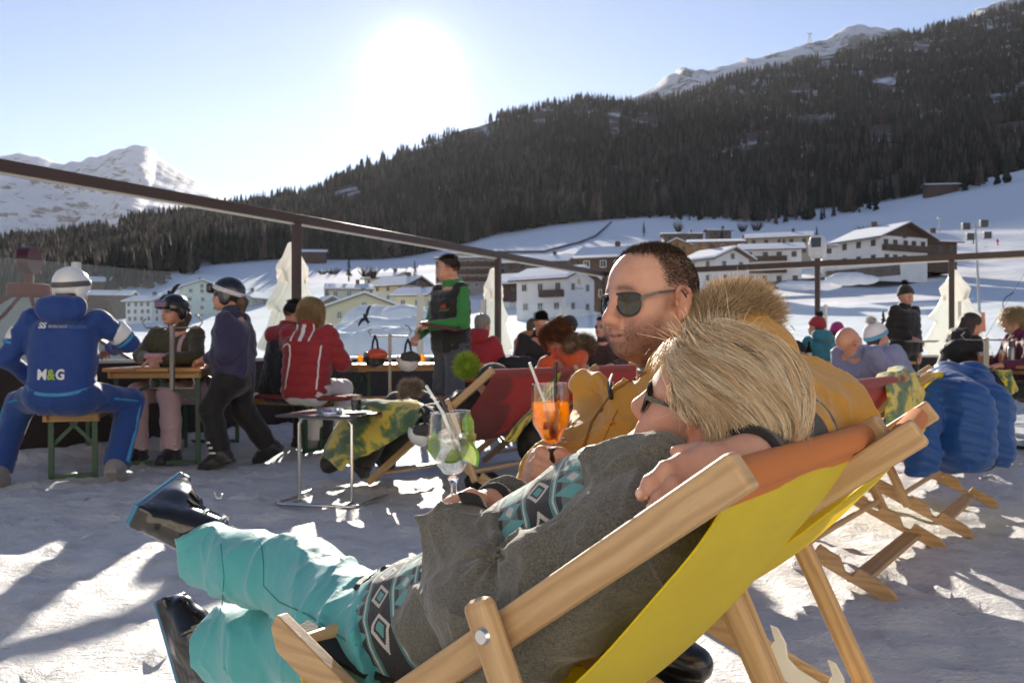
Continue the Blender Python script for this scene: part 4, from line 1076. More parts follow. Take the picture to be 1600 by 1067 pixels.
# ================================================================== beer tables and benches
TOPW = wood('varnished_pine', (.46, .21, .055), (.58, .29, .085), .3)
EDGE = wood('pine_underframe', (.42, .25, .10), (.5, .31, .14), .5)
GRN = mat('green_painted_steel', (.012, .055, .028), .4, var=.15)
def trestle(kind, p, yaw, L, Wd, Hh, label, group):
    r = empty(kind, p, yaw, label, 'table' if kind == 'beer_table' else 'bench', group)
    b = MB(); n = 3 if kind == 'beer_table' else 2; w = Wd/n
    for i in range(n): b.bar((0, -Wd/2+w*(i+.5), Hh-.014), (L, -Wd/2+w*(i+.5), Hh-.014), w-.004, .028)
    b.build('tabletop' if kind == 'beer_table' else 'seat', TOPW, r, bevel=.006)
    b = MB()
    for x in (.10, L*.5, L-.10): b.bar((x, -Wd/2+.02, Hh-.055), (x, Wd/2-.02, Hh-.055), .05, .05)
    b.bar((.05, -Wd/2+.04, Hh-.05), (L-.05, -Wd/2+.04, Hh-.05), .024, .04); b.bar((.05, Wd/2-.04, Hh-.05), (L-.05, Wd/2-.04, Hh-.05), .024, .04)
    b.build('underframe', EDGE, r)
    for x in (.16, L-.16):
        f = MB(); y = Wd/2-.06
        for s in (-1, 1): f.bar((x, s*y, 0), (x, s*y, Hh-.08), .035, .03, (1, 0, 0))
        f.bar((x, -y, .018), (x, y, .018), .03, .03)
        f.bar((x+.02, -y, Hh-.26), (x+.02, y*.15, Hh-.09), .012, .025); f.bar((x+.02, y, Hh-.26), (x+.02, -y*.15, Hh-.09), .012, .025)
        f.build('leg_frame', GRN, r)
    return r
TBL = 'beer tables along the parapet'; BNC = 'beer benches along the parapet'
def gp(px, Y, z=0): return Vector(((px-800)/FPX*Y, Y, z))
yawT = R(100)
trestle('beer_table', gp(237, 6.62), R(97), 1.9, .74, .77, 'orange topped beer table between the blue ski instructor and the olive jacket', TBL)
trestle('beer_bench', gp(108, 5.92), R(108), 1.9, .40, .49, 'beer bench under the blue ski instructor', BNC)
trestle('beer_bench', gp(262, 8.0), R(20), 1.35, .32, .49, 'beer bench with pink cushion behind the first beer table', BNC)
trestle('beer_bench', gp(512, 7.55), R(158), 1.9, .34, .49, 'beer bench under the couple in red jackets', BNC)
trestle('beer_table', gp(540, 8.6), R(24), 1.9, .70, .77, 'beer table with two hanging helmets left of the waiter', TBL)
trestle('beer_bench', gp(560, 7.9), R(24), 1.8, .30, .47, 'beer bench in front of the table with hanging helmets', BNC)
trestle('beer_table', gp(815, 9.6), R(8), 2.0, .70, .77, 'beer table crowded with drinks behind the red deck chairs', TBL)
trestle('beer_table', gp(1555, 7.9), R(14), 2.0, .70, .77, 'beer table with thermos flask at the edge of the view', TBL)
trestle('beer_table', gp(1205, 10.6), R(-10), 1.6, .70, .77, 'beer table with bottles behind the blonde deck chair sitter', TBL)
# helmet stands clamped to the tables
GREYS = mat('grey_steel_tube', (.22, .20, .18), .4, metal=.6)
def stand(p, z0, z1, yaw, w, label, low=True):
    r = empty('helmet_stand', p, yaw, label, 'stand', 'helmet stands on the beer tables')
    MB().bar((0, 0, z0), (0, 0, z1), .04, .03).build('post', GREYS, r, bevel=.004)
    MB().tube([(-w, 0, z1+.05), (-w-.03, 0, z1+.02), (-w, 0, z1-.02), (w, 0, z1-.02), (w+.03, 0, z1+.02), (w, 0, z1+.07), (w-.03, 0, z1+.08)], .006, 8).build('hook_rail', GREYS, r)
    if low: MB().tube([(-w*.8, 0, z0+.10), (-w*.85, 0, z0+.06), (-w*.8, 0, z0+.02), (w*.8, 0, z0+.02), (w*.85, 0, z0+.06), (w*.8, 0, z0+.10)], .007, 8).build('lower_rail', GREYS, r)
    return r
stand(P(265, 600, 6.45)*1.0-Vector((0, 0, 0)) if False else Vector((P(265, 600, 6.45).x, 6.5, 0)), .60, 1.10, 0, .20, 'grey helmet stand in front of the olive jacket')
stand(Vector((P(608, 600, 7.9).x, 7.95, 0)), .36, 1.06, .1, .17, 'grey helmet stand carrying two ski helmets')
stand(Vector((P(1541, 600, 7.6).x, 7.6, 0)), .60, 1.02, 0, .19, 'grey helmet stand by the woman with long hair', False)
stand(Vector((P(1216, 600, 10.4).x, 10.4, 0)), .70, 1.12, 0, .17, 'grey helmet stand behind the blonde deck chair sitter', False)
# ------------------------------------------------------------------ small side table
CHROME = mat('chromed_tube', (.62, .60, .57), .18, metal=1.0, var=.05)
def side_table():
    c = gp(520, 5.18); r = empty('side_table', c, R(-14), 'small black side table on chromed tube legs', 'side table')
    b = MB(); b.box((0, 0, .524), (.52, .46, .016)); b.build('tabletop', mat('black_laminate', (.03, .03, .032), .25, var=.1), r, bevel=.004)
    for x in (-.17, .17):
        MB().tube([(x, -.1, .02), (x, -.1, .47), (x+(.02 if x < 0 else -.02), -.1, .505), (x*.6, -.1, .512)], .011, 10).build('leg', CHROME, r)
    MB().tube([(-.17, -.1, .507), (.17, -.1, .507)], .011, 10).build('crosspiece', CHROME, r)
    MB().tube([(-.26, .22, .012), (-.26, -.20, .012), (-.25, -.225, .012), (-.22, -.235, .012), (.22, -.235, .012), (.25, -.225, .012), (.26, -.20, .012), (.26, .22, .012)], .011, 10).build('base_loop', CHROME, r)
    MB().tube([(-.17, -.1, .012), (-.17, -.234, .012)], .01, 8).build('base_tie', CHROME, r); MB().tube([(.17, -.1, .012), (.17, -.234, .012)], .01, 8).build('base_tie', CHROME, r)
    return r, c
st_, sc_ = side_table()
def clear_glass(name, col=(1, 1, 1), rough=0.0, ior=1.45):
    n = NT(name); g = n.n('ShaderNodeBsdfGlass', {'Color': (*col, 1), 'Roughness': rough, 'IOR': ior}).outputs[0]
    return n.done(g)
GLASS = clear_glass('clear_glass', (.97, .98, .98))
def small_items():
    z = .533
    q = Vector((P(517, 640, 5.1).x, 5.08, z)); o = MB().lathe([(.0, 0), (.072, 0), (.078, .012), (.08, .036), (.068, .038), (.062, .014), (0, .010)], 28).build('ashtray', GLASS); o.location = q; tag(o, 'clear glass ashtray on the small black side table', 'ashtray')
    q = Vector((P(557, 640, 5.1).x, 5.10, z)); r = empty('coffee_glass', q, 0, 'glass of black coffee on a white saucer', 'coffee glass')
    MB().lathe([(0, .014), (.030, .014), (.033, .11), (.031, .11), (.028, .02), (0, .018)], 24).build('glass', GLASS, r)
    MB().lathe([(0, .021), (.0265, .021), (.0295, .085), (0, .086)], 24).build('coffee', mat('black_coffee', (.012, .006, .004), .15), r)
    MB().tube([(.031, 0, .09), (.052, 0, .085), (.055, 0, .05), (.03, 0, .035)], .005, 8).build('handle', GLASS, r)
    o = MB().lathe([(0, 0), (.045, 0), (.085, .008), (.09, .014), (.08, .013), (.04, .006), (0, .006)], 32).build('saucer', mat('white_china', (.75, .74, .72), .2)); o.location = q; tag(o, 'white saucer under the coffee glass', 'saucer')
small_items()
# ================================================================== people: heads, hands, clothes
def skin_mat(name='skin', sss=.08):
    n = NT(name); co = n.coord('Object'); f = n.noise(co, 38, 5, .6); f2 = n.noise(co, 420, 3, .6); f3 = n.noise(co, 9, 3)
    c = attr_col(n); c = n.mix(n.math('MULTIPLY_ADD', f, 1.4, -.45, clamp=True), c, n.mix(1.0, c, (.90, .70, .63, 1), 'MULTIPLY')); sp = n.math('MULTIPLY_ADD', n.noise(co, 150, 4, .7), 5, -3.1, clamp=True); c = n.mix(n.math('MULTIPLY', sp, .35), c, n.mix(1.0, c, (.72, .50, .42, 1), 'MULTIPLY'))
    c = n.mix(n.math('MULTIPLY_ADD', f3, .5, -.12, clamp=True), c, n.mix(1.0, c, (1.1, .86, .82, 1), 'MULTIPLY'))
    p = n.pbr(c, n.math('MULTIPLY_ADD', f, .2, .40), Normal=n.bump(n.math('ADD', n.math('MULTIPLY', f2, .6), f), 0.38, .0022), Subsurface_Weight=sss, Subsurface_Scale=.012, Subsurface_Radius=(1, .35, .2), Specular_IOR_Level=.42)
    return n.done(p)
SKIN = skin_mat()
class Head:
    """distance-field head; local frame: x forward, y left, z up, origin between the ears; s scales it"""
    def __init__(s, c, Rm, sc=1.0, male=True, neck=None, neck_r=.055, detail=True):
        s.c = np.array(c, float); s.R = np.array(Rm, float); s.s = sc; s.male = male; S = Shape()
        p = lambda *q: s.c+s.R@(np.array(q, float)*sc)
        s.p = p; z = sc
        S.ell(p(-.014, 0, .034), np.array((.098, .077, .088))*z, s.R)
        S.ell(p(.024, 0, .030), np.array((.066, .066, .074))*z, s.R, .02*z)
        S.ell(p(.032, 0, -.030), np.array((.056, .058, .080))*z, s.R, .025*z)
        jw = .050 if male else .044
        for y in (-1, 1):
            S.cap(p(-.022, y*jw, -.046), p(.060, y*.018, -.087), .021*z, .019*z, .022*z)
            S.ell(p(.050, y*.040, -.018), np.array((.030, .026, .026))*z, s.R, .02*z)
            S.ell(p(.055, y*.034, -.055), np.array((.032, .028, .034))*z, s.R, .025*z)
            S.cap(p(.081, y*.010, .024), p(.062, y*.046, .026), .0125*z, .012*z, .016*z)
        S.ell(p(.072, 0, -.090), np.array((.022, .024, .019))*z, s.R, .018*z)
        if detail:
            for y in (-1, 1):
                S.p.append(('ell', p(.096, y*.032, .003), np.array((.020, .019, .013))*z, s.R, .014*z, 'sub'))
                S.ell(p(.069, y*.032, .002), np.array((.0165, .0165, .0135))*z, s.R, .006*z)
        S.cap(p(.089, 0, .014), p(.110, 0, -.025), .0088*z, .0118*z, .014*z)
        S.ell(p(.108, 0, -.029), np.array((.0135, .0135, .0115))*z, s.R, .01*z)
        for y in (-1, 1): S.ell(p(.100, y*.0125, -.034), np.array((.0125, .0085, .0085))*z, s.R, .008*z)
        # mouth
        S.ell(p(.074, 0, -.060), np.array((.023, .030, .024))*z, s.R, .018*z)
        for y in (-1, 1):
            S.cap(p(.0945, 0, -.0580), p(.083, y*.024, -.0628), .0052*z, .003*z, .006*z)
            S.cap(p(.0925, 0, -.0695), p(.081, y*.022, -.0655), .0060*z, .003*z, .006*z)
            S.p.append(('cap', p(.1000, 0, -.0642), p(.082, y*.028, -.0612), .0028*z, .0022*z, .004*z, 'sub'))
            S.p.append(('cap', p(.104, y*.006, -.040), p(.099, y*.008, -.0385), .003*z, .002*z, .003*z, 'sub'))
        if detail:
            for y in (-1, 1):
                S.p.append(('cap', p(.096, y*.022, -.036), p(.081, y*.036, -.066), .0022*z, .0016*z, .007*z, 'sub'))
                S.ell(p(.074, y*.040, -.046), np.array((.016, .016, .018))*z, s.R, .012*z)
        # ears
        for y in (-1, 1):
            e = lambda a, b, o=0: p(-.012+a, y*(.0765+o), b)
            if detail:
                Re = s.R@np.array([[math.cos(.25), 0, math.sin(.25)], [0, 1, 0], [-math.sin(.25), 0, math.cos(.25)]])
                S.ell(e(-.004, -.004, .002), np.array((.0185, .0075, .031))*z, Re, .006*z)
                S.p.append(('ell', e(-.002, -.003, .010), np.array((.0115, .0065, .020))*z, Re, .005*z, 'sub'))
                rim = [(.012, .006), (.013, .018), (.006, .027), (-.006, .0285), (-.018, .022), (-.023, .008), (-.021, -.008), (-.014, -.022), (-.002, -.033)]
                for i in range(len(rim)-1):
                    S.cap(e(*rim[i], .009-.002*(i > 6)), e(*rim[i+1], .009-.002*(i > 5)), .0042*z, .0042*z, .004*z)
                S.ell(e(.002, -.030, .004), np.array((.0085, .0055, .010))*z, s.R, .005*z)
                S.ell(e(.011, -.006, .006), np.array((.004, .0045, .008))*z, s.R, .004*z)
            else: S.ell(e(0, 0), np.array((.017, .012, .030))*z, s.R, .006*z)
        nb = p(-.030, 0, -.060)
        if neck is not None: S.cap(nb, neck, neck_r*z, neck_r*1.12*z, .03*z)
        s.S = S
    def local(s, X): return ((np.asarray(X)-s.c)@s.R)/s.s
    def colors(s, X, base, lip=None, stubble=0.0, brow=None, hairline=None):
        """skin colour by place: lips, brows, beard shadow, ears, cheeks; plus painted shade in the mouth gap"""
        L = s.local(X); col = np.tile(np.array(base, float), (len(X), 1))
        def mixin(m, c): 
            m = np.clip(m, 0, 1)[:, None]; col[:] = col*(1-m)+np.array(c)*m
        near = np.linalg.norm(L*np.array([1, 1, .9]), axis=1) < .17
        b = np.array(base)
        ck = np.exp(-(((L[:, 0]-.07)/.03)**2+((np.abs(L[:, 1])-.042)/.022)**2+((L[:, 2]+.025)/.022)**2))*near
        mixin(ck*.45, b*np.array([1.02, .74, .68]))
        ns = np.exp(-(((L[:, 0]-.112)/.02)**2+(L[:, 1]/.02)**2+((L[:, 2]+.028)/.018)**2))*near; mixin(ns*.4, b*np.array([1.0, .70, .64]))
        er = (np.abs(L[:, 1]) > .076)*(np.abs(L[:, 0]+.015) < .035)*(np.abs(L[:, 2]) < .05); mixin(er*.35, b*np.array([1.0, .66, .58]))
        if lip is not None:
            m = np.exp(-((np.abs(L[:, 1])/.023)**4+((L[:, 2]+.064)/.0095)**4))*(L[:, 0] > .075)*near; mixin(m*.75, lip)
            m = np.exp(-((np.abs(L[:, 1])/.026)**6+((L[:, 2]+.0638-.10*np.abs(L[:, 1]))/.0019)**2))*(L[:, 0] > .072)*near; mixin(m*.95, b*.10)  # near-black line painted along the lips for the dark of the mouth gap
        if brow is not None:
            arc = .0295-.9*np.maximum(np.abs(L[:, 1])-.032, 0)**1.0*.35
            m = np.exp(-(((np.abs(L[:, 1])-.032)/.021)**4+((L[:, 2]-arc-.003)/.0060)**2))*(L[:, 0] > .045)*near*(.55+.7*fbm(np.asarray(X)*300, 2, 5)); mixin(m*.9, brow)
        if stubble:
            q = np.clip((-.026-L[:, 2]-.25*np.clip(.05-L[:, 0], -.03, .05)*0)/.022, 0, 1)*np.clip((L[:, 0]+.012)/.03, 0, 1)
            ck2 = np.clip(((np.abs(L[:, 1])-.030)/.012), 0, 1)*np.clip((-L[:, 2]-.02)/.02, 0, 1)
            lowc = np.clip((-.045-L[:, 2])/.02, 0, 1)
            m = np.maximum(lowc, ck2*.8)*np.clip((L[:, 0]+.02)/.03, 0, 1)*(L[:, 2] > -.15)*near
            sidb = np.exp(-(((L[:, 0]-.012)/.014)**2+((L[:, 2]-.0)/.03)**2))*(np.abs(L[:, 1]) > .05)
            m = np.maximum(m, sidb*.8)
            m *= 1-np.exp(-((np.abs(L[:, 1])/.024)**4+((L[:, 2]+.064)/.010)**4))*(L[:, 0] > .08)
            m *= .7+.6*fbm(np.asarray(X)*260, 2, 4)
            mixin(m*stubble, b*np.array([.34, .30, .30]))
        return col
def hand(S, wrist, palm, fingers, thumb, r=.0095, k=.010, wr=.026, pr=.024):
    """palm from wrist to the knuckle line, fingers = lists of points, thumb the same; fingers stay apart"""
    w = Shape(); kn = [np.array(f[0], float) for f in fingers]
    w.cap(wrist, palm, wr, pr, .015)
    for q in kn: w.cap(palm, q, pr*.72, r*1.18, .014)
    S.shape(w, .02)
    for f in fingers:
        g = Shape(); n = len(f); g.chain([np.array(q, float) for q in f], [r*(1.12-.32*i/(n-1)) for i in range(n)], .004)
        for i in range(1, n-1): g.ell(np.array(f[i], float), np.full(3, r*1.06), None, .003)
        S.shape(g, .005)
    t = Shape(); t.chain([np.array(q, float) for q in thumb], [r*1.5, r*1.2, r*.95][:len(thumb)] if len(thumb) <= 3 else [r*1.6, r*1.35, r*1.15, r*.9], .006)
    S.shape(t, .008)
def sunglasses(parent, H, lens_pts, lensm, framem, tilt=0, temple_w=.0035, thick=.004, wrap=1.2, name='sunglasses'):
    """lens outline (y outwards, z) for one side, in head units; curved round the face"""
    s = H.s; root = None
    def wr(y, z): return H.p(.100-wrap*(abs(y)**2)*6.2*.55-.004, y, z)
    fr = MB(); g = MB()
    for sg in (-1, 1):
        ring = [wr(sg*y, z) for y, z in lens_pts]; c = sum(ring, np.zeros(3))/len(ring); n = len(ring)
        fw = np.array(H.R)[:, 0]*.0015*s
        V = [c+fw*.9]+[r_ for r_ in ring]+[c+(r_-c)*.55+fw*.62 for r_ in ring]
        F = [(0, 1+n+i, 1+n+(i+1) % n) for i in range(n)]+[(1+n+i, 1+i, 1+(i+1) % n, 1+n+(i+1) % n) for i in range(n)]
        if sg > 0: F = [f[::-1] for f in F]
        g.add([Vector(v) for v in V], F, 0, None, True)
        fr.tube([Vector(r_) for r_ in ring], .0024*s, 6, close=True)
        a = lens_pts[max(range(n), key=lambda i: lens_pts[i][0]+lens_pts[i][1]*.4)]
        hinge = Vector(wr(sg*a[0], a[1]-.002)); ear = Vector(H.p(-.012, sg*.083, .022)); tip = Vector(H.p(-.035, sg*.082, -.004)); mid = Vector(H.p(.045, sg*.0805, .018))
        d = (ear-hinge).normalized(); upv = Vector(np.array(H.R)[:, 2])
        pth = [hinge, hinge.lerp(mid, .4), hinge.lerp(mid, .75), mid, mid.lerp(ear, .5), ear, ear.lerp(tip, .5), tip]; hs_ = [.0072, .0062, .0056, .0050, .0046, .0044, .0040, .0036]
        for i_ in range(7): fr.bar(pth[i_], pth[i_+1]+(pth[i_+1]-pth[i_])*.05, temple_w*s*.8, hs_[i_]*s, upv)
    ys = min(lens_pts, key=lambda q: q[0]); top = max(q[1] for q in lens_pts)
    fr.tube([Vector(wr(y, top-.008)) for y in (-ys[0]-.002, -.005, 0, .005, ys[0]+.002)], .0026*s, 6)
    fr.tube([Vector(wr(y, top+.0005)) for y in (-.03, -.012, 0, .012, .03)], .0022*s, 6)
    o = fr.build(name, framem, parent); g.build('lens', lensm, o)
    return o
def lens_mat(name, c, rough=.03):
    n = NT(name); return n.done(n.pbr((*c, 1), rough, Specular_IOR_Level=.5, Coat_Weight=.6, Coat_Roughness=.01, Coat_IOR=1.5))
def smooth_loop(pts, k=4):
    n = len(pts); out = []
    for i in range(n):
        p0, p1, p2, p3 = [np.array(pts[(i+j) % n]) for j in (-1, 0, 1, 2)]
        for t in np.arange(k)/k: out.append(tuple(.5*(2*p1+(-p0+p2)*t+(2*p0-5*p1+4*p2-p3)*t*t+(-p0+3*p1-3*p2+p3)*t**3)))
    return out
LENS = lens_mat('dark_lens', (.012, .013, .013)); FRAMEB = mat('black_acetate', (.010, .010, .011), .18, coat=.4); FRAMEG = mat('gunmetal', (.09, .085, .08), .28, metal=.8)
def comb(H, roots, layer, length, flow, steps=14, jitter=.15, grav=.0, extra=None):
    """grow strands over the head: each keeps its own layer height above the skull"""
    n = len(roots); pts = np.array(roots, np.float32); out_ = [pts.copy()]; st = (length/steps)[:, None].astype(np.float32)
    jit = RNG.normal(0, jitter, (n, 3)).astype(np.float32)+(0 if extra is None else extra.astype(np.float32)); S = H.S
    g = S.grad(pts)
    pts = pts+g*layer[:, None]*.6; out_.append(pts.copy())
    for i in range(steps):
        g = S.grad(pts, .004); f = flow(pts)+jit; f[:, 2] -= grav
        f = f-g*(f*g).sum(1, keepdims=True)*.85; f /= np.linalg.norm(f, axis=1, keepdims=True)+1e-9
        pts = pts+f*st; d = S.eval(pts)
        lay = layer*min(1, .5+i/5)
        pts = pts+g*np.clip(lay-d, -.004, .02)[:, None]; out_.append(pts.copy())
    return np.stack(out_, 1)
def scalp(H, n, test):
    """points on the head surface where test(local) holds"""
    pts = []
    while len(pts) < n:
        v = RNG.normal(0, 1, (n*2, 3)); v /= np.linalg.norm(v, axis=1, keepdims=True)
        L = np.array([-.012, 0, .03])+v*np.array([.25, .25, .25]); X = H.c+(L*H.s)@H.R.T
        o = H.c+(np.array([[-.012, 0, .03]])*H.s)@H.R.T
        d = (o-X); q = X.astype(np.float32); dirn = (d/np.linalg.norm(d, axis=1, keepdims=True)).astype(np.float32); t = np.zeros(len(q), np.float32)
        for _ in range(22): t = t+H.S.eval(q+dirn*t[:, None])*.9
        q = q+dirn*t[:, None]; ok = test(H.local(q)); pts += list(q[ok])
    return np.array(pts[:n], np.float32)
def hair_mat(name, rough=.42):
    n = NT(name); c = attr_col(n); a = n.pbr(c, rough, Specular_IOR_Level=.4); t = n.n('ShaderNodeBsdfTranslucent', {'Color': c}).outputs[0]
    return n.done(n.n('ShaderNodeMixShader', {0: .30, 1: a, 2: t}).outputs[0])
HAIRM = hair_mat('hair_strands'); FURM = hair_mat('fur_strands', .7)
def fur(name, S, n, length, r, parent, base, tip_light=.6, flow=None, seed=0, test=None, lo=.4, curl=.25, steps=5):
    V, F = S.mesh(max(.012, length*.25)); c = V[F].mean(1); i = RNG.integers(0, len(c), n); p = c[i]+RNG.normal(0, .006, (n, 3))
    p = p.astype(np.float32); g = S.grad(p); p = p-g*S.eval(p)[:, None]
    if test is not None: k = test(p); p = p[k]; g = g[k]; n = len(p)
    d = g+RNG.normal(0, curl, (n, 3))
    if flow is not None: d = d+flow(p)
    d /= np.linalg.norm(d, axis=1, keepdims=True); L = length*RNG.uniform(lo, 1.0, n)[:, None]
    bend = RNG.normal(0, .35, (n, 3)); t = np.linspace(0, 1, steps)
    paths = np.stack([p+d*L*x+bend*L*x*x*.5 for x in t], 1)
    cols = np.array(base)[None]*RNG.uniform(.55, 1.5, (n, 1)); lt = RNG.random(n) < tip_light*.45; cols[lt] = cols[lt]*1.3+np.array([.22, .20, .16])*tip_light
    return strands(name, paths, r, FURM, parent, np.clip(cols, 0, .9))
# ================================================================== the blonde woman in the near deck chair
def A(v): return np.array(v, float)
def cloth(name, c, rough=.8, var=.1, bump=.35, bs=160, sheen=.25, vs=5, weave=True, c2=None, heather=0):
    n = NT(name); co = n.coord('Object'); f = n.noise(co, vs, 5); fine = n.noise(co, bs, 3, .7)
    col = n.mix(f, (*[x*(1-var) for x in c], 1), (*[min(1, x*(1+var)) for x in c], 1))
    if heather:
        h1 = n.noise(n.coord('Object', (1, 1, .35), (.4, .7, .2)), 420, 3, .8); h2 = n.noise(n.coord('Object', (.3, 1, 1), (.2, .3, 1.1)), 380, 3, .8)
        hh = n.math('MULTIPLY_ADD', n.math('ADD', h1, h2), 2.2, -1.7, clamp=True)
        col = n.mix(n.math('MULTIPLY', hh, heather), col, (*c2, 1))
    creases = n.noise(n.coord('Object', (1, 1, 1)), 24, 5, .62, .8)
    h = n.math('ADD', n.math('MULTIPLY', fine, .16), creases)
    m = n.done(n.pbr(col, rough, Normal=n.bump(h, bump, .012), Sheen_Weight=sheen, Sheen_Roughness=.5, Specular_IOR_Level=.3))
    return m
def woman():
    r = empty('person', CH1.location, 0, 'blonde woman in sunglasses, grey jacket and turquoise ski trousers lying in the yellow deck chair', 'person')
    org = A(CH1.location); 
    fwd = (-.82, .47, .32); up = (.30, -.33, .9)
    Rm = frame(fwd, up)
    ear = A(P(1076, 666, 1.16)); c = ear-Rm[:, 1]*.078
    H = Head(c, Rm, .94, False)
    neck = A(P(1120, 745, 1.23))
    S = Shape(); S.p = list(H.S.p); S.cap(H.p(-.03, 0, -.055), neck, .052, .062, .03)
    Sn = A(P(1012, 832, 1.13)); Sf = A(P(935, 745, 1.48))               # near and far shoulder
    chest = A(P(985, 806, 1.31)); pel = A(P(690, 985, 1.55)); 
    S.cap(neck, chest, .06, .10, .05).cap(chest, pel, .11, .12, .05)
    En = A(P(785, 990, 1.20)); Wn = A(P(712, 832, 1.33)); Ef = A(P(850, 850, 1.62)); Wf = A(P(772, 790, 1.43))
    S.cap(chest, Sn, .07, .05, .04).cap(chest, Sf, .07, .05, .04).chain([Sn, En, Wn], [.048, .036, .026], .03).chain([Sf, Ef, Wf], [.048, .036, .026], .03)
    HN = A(UV_)*.09
    hipN = pel-HN; hipF = pel+HN
    kT = A(P(478, 905, 1.80)); aT = A(P(322, 868, 2.02)); kB = A(P(490, 1010, 1.86)); aB = A(P(345, 1010, 2.04))
    S.chain([hipN, kT, aT], [.075, .055, .04], .03).chain([hipF, kB, aB], [.075, .055, .04], .03)
    # right hand round the stem of the glass, left hand under its cuff
    hand(S, Wf, A(P(742, 792, 1.405)), [[P(728, 786, 1.40), P(716, 782, 1.385), P(707, 788, 1.375)], [P(731, 795, 1.40), P(717, 793, 1.382), P(708, 797, 1.375)], [P(736, 804, 1.40), P(722, 804, 1.385), P(712, 806, 1.38)], [P(742, 811, 1.40), P(730, 812, 1.39), P(721, 812, 1.385)]],
         [P(752, 782, 1.39), P(735, 773, 1.375), P(718, 780, 1.365)], r=.0088)
    hand(S, Wn, A(P(712, 800, 1.38)), [[P(700, 795, 1.40), P(690, 795, 1.42), P(684, 805, 1.43)], [P(702, 800, 1.41), P(690, 804, 1.43), P(684, 812, 1.44)], [P(704, 806, 1.42), P(694, 812, 1.44), P(690, 820, 1.45)], [P(708, 812, 1.42), P(700, 818, 1.44), P(696, 826, 1.44)]],
         [P(718, 795, 1.36), P(708, 788, 1.365), P(700, 789, 1.37)], r=.0085)
    def col(X): return H.colors(X, (.60, .335, .245), lip=(.50, .17, .15), brow=(.32, .22, .13))
    S.build('body', SKIN, r, .0042, col, org)
    # --- patterned mid layer
    mid = Shape(); ax = (pel-chest)/np.linalg.norm(pel-chest); fr_ = A(P(0, 0, 1))*0+np.cross(ax, A(UV_)); fr_ /= np.linalg.norm(fr_)
    if fr_[2] < 0: fr_ = -fr_
    lat = A(UV_)
    for s in (-1, 1):
        mid.cap(chest+lat*.075*s, pel+lat*.075*s-ax*.0, .112, .118, .06)
    mid.cap(pel+lat*.06, pel+ax*.11+lat*.06, .125, .125, .05).cap(pel-lat*.06, pel+ax*.11-lat*.06, .128, .128, .05)
    mid.cyl(neck+A((-.02, .0, .0)), H.p(.02, 0, -.125), .07, .066, .03)
    mid.cut(pel+ax*.16, ax, .01)
    mid.noise = wrinkle(.006, 11, 3, (1, 1, 1))
    mid.build('patterned_midlayer', ikat(org, chest, ax, lat, fr_), r, .006, None, org)
    # --- grey jacket: shell open down the front, near sleeve, far sleeve, collar
    J = Shape()
    sh = Shape()
    for s in (-1, 1): sh.cap(chest-fr_*.02+lat*(.08*s-.01), chest+ax*.30-fr_*.02+lat*(.08*s-.01), .124, .122, .06)
    J.shape(sh, .01)
    J.cut(chest+fr_*.035, fr_*.95+lat*.30, .012)
    J.p.append(('cap', A(P(925, 765, 1.13)), A(P(790, 852, 1.20)), .092, .088, .012, 'sub'))
    J.ell(Sn+A((-.01, .01, -.005)), (.082, .082, .075), None, .05).ell(Sf, (.085, .085, .085), None, .05)
    J.chain([Sn, Sn+(En-Sn)*.5, En, En+(Wn-En)*.35, Wn+(Wn-En)*.12], [.078, .072, .074, .072, .052], .035)
    J.chain([Sf, Ef, Wf-(Wf-Ef)*.08], [.082, .070, .052], .04)
    J.chain([A(P(1015, 800, 1.16)), A(P(985, 745, 1.18)), A(P(1035, 725, 1.16))], [.045, .036, .034], .03)
    J.chain([P(925, 764, 1.27), P(952, 728, 1.25), P(985, 714, 1.24), P(1015, 722, 1.22)], [.034, .024, .020, .024], .025)
    cn = Wn+(Wn-En)/np.linalg.norm(Wn-En)*.028; J.cut(cn, (Wn-En), .006)
    w1 = wrinkle(.017, 5.2, 11, (1, .7, 1)); w2 = wrinkle(.0035, 15, 12)
    
    e1 = (En-Sn)/np.linalg.norm(En-Sn); e2 = (Wn-En)/np.linalg.norm(Wn-En); nb_ = np.cross(e1, e2); nb_ /= np.linalg.norm(nb_)
    def folds(X):                                   # pulled folds fanning out from the inner elbow
        q = X-(En+(e2-e1)*.075); rr = np.linalg.norm(q, axis=1)+1e-6
        an = np.arctan2(q@e2, q@(-e1)); ww = fbm(X*9, 2, 77)
        return -.013*np.exp(-(rr/.095)**2)*(1-np.exp(-(rr/.045)**2))*(np.abs(np.sin(an*4.2+ww*2.5))**2.2-.35)
    c1_ = creases(.015, 7, 91, (.8, .8, 1.2)); c2_ = creases(.006, 16, 93)
    J.noise = lambda X: w1(X)*.8+w2(X)*.6+folds(X)*1.3+c1_(X)+c2_(X)
    GREY = cloth('grey_heather_cloth', (.062, .059, .050), .85, .12, .5, 260, .35, 6, c2=(.21, .20, .17), heather=.75)
    jk = J.build('jacket', GREY, r, .0045, None, org)
    blk = mat('black_knit', (.014, .013, .013), .9, bump=.4, bs=300, sheen=.3)
    cu = Shape(); d = (Wf-Ef)/np.linalg.norm(Wf-Ef); cu.cyl(Wf-d*.035, Wf+d*.02, .037, .037, .01); cu.noise = wrinkle(.0025, 40, 5); cu.build('wrist_warmer', blk, r, .004, None, org)
    cf = Shape(); cf.cyl(Wf-d*.085, Wf-d*.028, .058, .066, .01, rnd=.006); cf.noise = wrinkle(.003, 20, 8); cf.build('jacket_cuff', GREY, jk, .0045, None, org)
    # collar flap with hook patches, cuff tab, seam cord
    fl = Shape(); Rf = frame(P(1010, 700, 1.20)-P(905, 755, 1.24), (0, -.55, .8)); fl.box(A(P(952, 728, 1.185)), (.058, .030, .006), Rf, .004, rnd=.005); fl.noise = wrinkle(.004, 22, 2)
